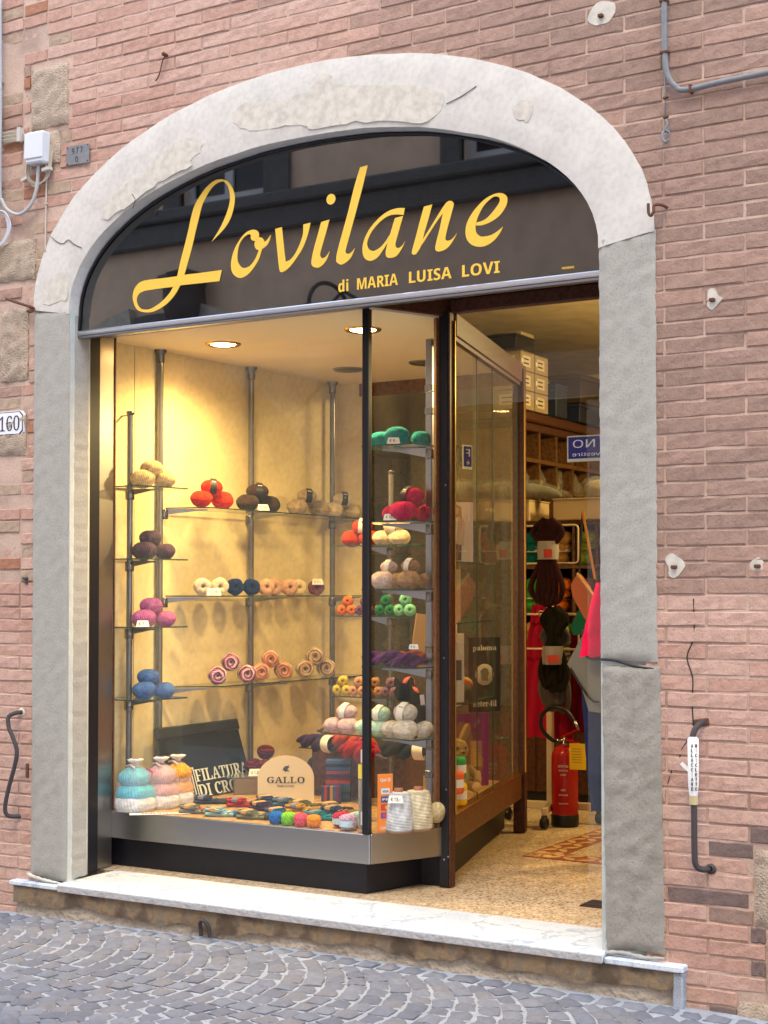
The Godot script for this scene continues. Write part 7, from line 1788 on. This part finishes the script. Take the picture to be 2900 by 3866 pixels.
# ------------------------------------------------------------------ across the street, seen in the glass
func build_opposite():
	var Z = 6.6
	var f = thing("opposite_house", "ochre plastered house across the street with a rusticated portal and stone string course", "house")
	var wall = over(mat(0.7, 0.5, 0.35, 0.95, T.soft, 1.6), T.soft, 2.5)
	var stone = over(mat(0.13, 0.13, 0.125, 0.95, T.speck, 0.4, T.pits, 0.5), T.mottle, 0.9)
	var pale = over(mat(0.58, 0.52, 0.42, 0.95, T.speck, 0.4, T.pits, 0.6), T.mottle, 0.9)
	# wall with a portal and window openings, laid as strips between openings
	var cx = -6.2
	var spring = 2.25
	var R = 1.42
	var q = poly([[-14, 4.9], [-14, -0.3], [cx - R, -0.3], [cx - R, spring]])
	for i in range(1, 16):
		var a = PI * (1.0 - i / 16.0)
		q.append(Vector2(cx + R * cos(a), spring + R * sin(a)))
	q.append_array(poly([[cx + R, spring], [cx + R, -0.3], [12, -0.3], [12, 4.9]]))
	part(f, "lower_wall", MB.new().prism(q, Z, Z + 0.4).done(), wall)
	var wins = [[-12.1, -11.0], [-9.0, -7.9], [-6.0, -4.94], [-2.75, -1.7], [0.5, 1.55], [3.7, 4.75], [7.0, 8.05]]
	var x = -14.0
	for w in wins:
		part(f, "upper_wall", MB.new().span(x, w[0], 4.9, 8.5, Z, Z + 0.4).done(), wall)
		part(f, "upper_wall", MB.new().span(w[0], w[1], 4.9, 5.36, Z, Z + 0.4).done(), wall)
		part(f, "upper_wall", MB.new().span(w[0], w[1], 7.1, 8.5, Z, Z + 0.4).done(), wall)
		x = w[1]
		var wf = part(f, "window", MB.new().span(w[0], w[0] + 0.09, 5.36, 7.1, Z + 0.1, Z + 0.17).span(w[1] - 0.09, w[1], 5.36, 7.1, Z + 0.1, Z + 0.17).span(w[0] + 0.09, w[1] - 0.09, 5.36, 5.46, Z + 0.1, Z + 0.17).span(w[0] + 0.09, w[1] - 0.09, 7.02, 7.1, Z + 0.1, Z + 0.17).span((w[0] + w[1]) / 2 - 0.05, (w[0] + w[1]) / 2 + 0.05, 5.46, 7.02, Z + 0.1, Z + 0.17).done(), plain(0.5, 0.5, 0.5))
		part(wf, "pane", MB.new().span(w[0] + 0.09, w[1] - 0.09, 5.46, 7.02, Z + 0.13, Z + 0.14).done(), plain(0.01, 0.012, 0.02, 0.03))
		part(f, "window_surround", MB.new().span(w[0] - 0.2, w[0], 5.36, 7.3, Z - 0.05, Z + 0.05).span(w[1], w[1] + 0.3, 5.36, 7.3, Z - 0.05, Z + 0.05).span(w[0], w[1], 7.1, 7.3, Z - 0.05, Z + 0.05).done(), stone)
	part(f, "upper_wall", MB.new().span(x, 12, 4.9, 8.5, Z, Z + 0.4).done(), wall)
	part(f, "string_course", MB.new().span(-14, 12, 4.97, 5.2, Z - 0.1, Z, 0.02).span(-14, 12, 5.2, 5.33, Z - 0.16, Z, 0.02).done(), stone)
	part(f, "back_wall", MB.new().span(-14, 12, -0.3, 8.5, Z + 0.9, Z + 1.0).done(), stone)
	part(f, "eaves", MB.new().span(-14, 12, 8.5, 8.6, Z - 0.2, Z + 1.0).done(), stone)
	part(f, "portal_doors", MB.new().span(cx - R, cx + R, -0.3, 3.9, Z + 0.28, Z + 0.36).done(), plain(0.06, 0.035, 0.022, 0.5))
	for i in 9:
		var a0 = PI * i / 9.0 + 0.012
		var a1 = PI * (i + 1) / 9.0 - 0.012
		var v = PackedVector2Array()
		for e in 5:
			var a = lerpf(a0, a1, e / 4.0)
			v.append(Vector2(cx + R * cos(a), spring + R * sin(a)))
		for e in 5:
			var a = lerpf(a1, a0, e / 4.0)
			var ro = 2.02 + (0.12 if i % 2 else 0.0)
			v.append(Vector2(cx + ro * cos(a), spring + ro * sin(a)))
		part(f, "voussoir", MB.new().prism(v, Z - 0.12, Z + 0.1).done(), pale if i != 4 else stone)
	for s in [-1, 1]:
		for i in 7:
			var y = -0.2 + 0.35 * i
			var w = 0.5 if i % 2 else 0.36
			part(f, "quoin", MB.new().box(Vector3(cx + s * (R + w / 2), y + 0.165, Z - 0.01), Vector3(w, 0.32, 0.2), Basis(), 0.03).done(), pale)
	part(f, "keystone_mask", MB.new().smooth().lathe([[0.0, -0.3], [0.16, -0.22], [0.22, 0.0], [0.2, 0.2], [0.26, 0.3], [0.0, 0.4]], 16, Vector3(cx + 0.35, 4.3, Z - 0.14), Basis(), 0.15, 5, 5.0).done(), M.iron)
	var lp = thing("street_lantern", "black iron street lantern bracket on the house across the street", "lantern", Vector3(-3.95, 4.05, Z))
	var arm = []
	for i in 15:
		var a = PI * i / 14.0
		arm.append(Vector3(-0.02, 0.25 * sin(a), -0.35 + 0.35 * cos(a)))
	part(lp, "bracket", MB.new().smooth().tube(arm, 0.02, 8).tube([Vector3(-0.2, -0.1, -0.02), Vector3(-0.15, 0.12, -0.1), Vector3(0.0, 0.22, -0.14), Vector3(0.15, 0.12, -0.1), Vector3(0.2, -0.1, -0.02)], 0.02, 8).done(), M.iron)
	part(lp, "lantern_head", MB.new().smooth().lathe([[0.0, -0.4], [0.1, -0.38], [0.14, -0.1], [0.05, 0.0], [0.0, 0.02]], 12, Vector3(-0.02, 0.0, -0.7)).done(), M.iron)

# ------------------------------------------------------------------ everything
func _ready():
	var cam = Camera3D.new()
	cam.name = "camera"
	add_child(cam)
	var near = 0.05
	cam.near = near
	cam.far = 200.0
	cam.projection = Camera3D.PROJECTION_FRUSTUM
	cam.keep_aspect = Camera3D.KEEP_HEIGHT
	cam.size = 3866.0 / 5700.0 * near
	cam.frustum_offset = Vector2(0.0, 150.0 / 5700.0 * near)
	cam.position = Vector3(3.62, 1.38, 5.515)
	cam.rotation = Vector3(deg_to_rad(1.628), deg_to_rad(30.44), 0.0)
	cam.current = true

	var env = Environment.new()
	var sky = Sky.new()
	var sm = ProceduralSkyMaterial.new()
	sm.sky_top_color = Color(0.72, 0.8, 0.92)
	sm.sky_horizon_color = Color(0.92, 0.94, 0.97)
	sm.sky_curve = 0.25
	sm.sky_energy_multiplier = 1.5
	sm.ground_bottom_color = Color(0.35, 0.34, 0.33)
	sm.ground_horizon_color = Color(0.6, 0.6, 0.6)
	sky.sky_material = sm
	env.background_mode = Environment.BG_SKY
	env.sky = sky
	env.tonemap_mode = Environment.TONE_MAPPER_LINEAR
	env.tonemap_exposure = 2.35
	env.sdfgi_enabled = true
	env.ssao_enabled = true
	env.ssil_enabled = true
	var we = WorldEnvironment.new()
	we.name = "world_environment"
	we.environment = env
	add_child(we)
	var sun = DirectionalLight3D.new()
	sun.name = "sun"
	sun.light_energy = 0.4
	sun.light_color = Color(1.0, 0.95, 0.88)
	sun.light_angular_distance = 25.0
	sun.shadow_enabled = true
	sun.rotation = Vector3(deg_to_rad(-62), deg_to_rad(18), 0)
	add_child(sun)

	rng.seed = 11
	make_materials()
	build_ground()
	build_wall()
	build_surround()
	build_step()
	build_floor()
	build_opposite()
	build_sign()
	build_showcase()
	make_yarn_shapes()
	build_shelving()
	build_shop()
	build_yarn()
	build_display_goods()
	build_fittings()

const ROOM := 1.5
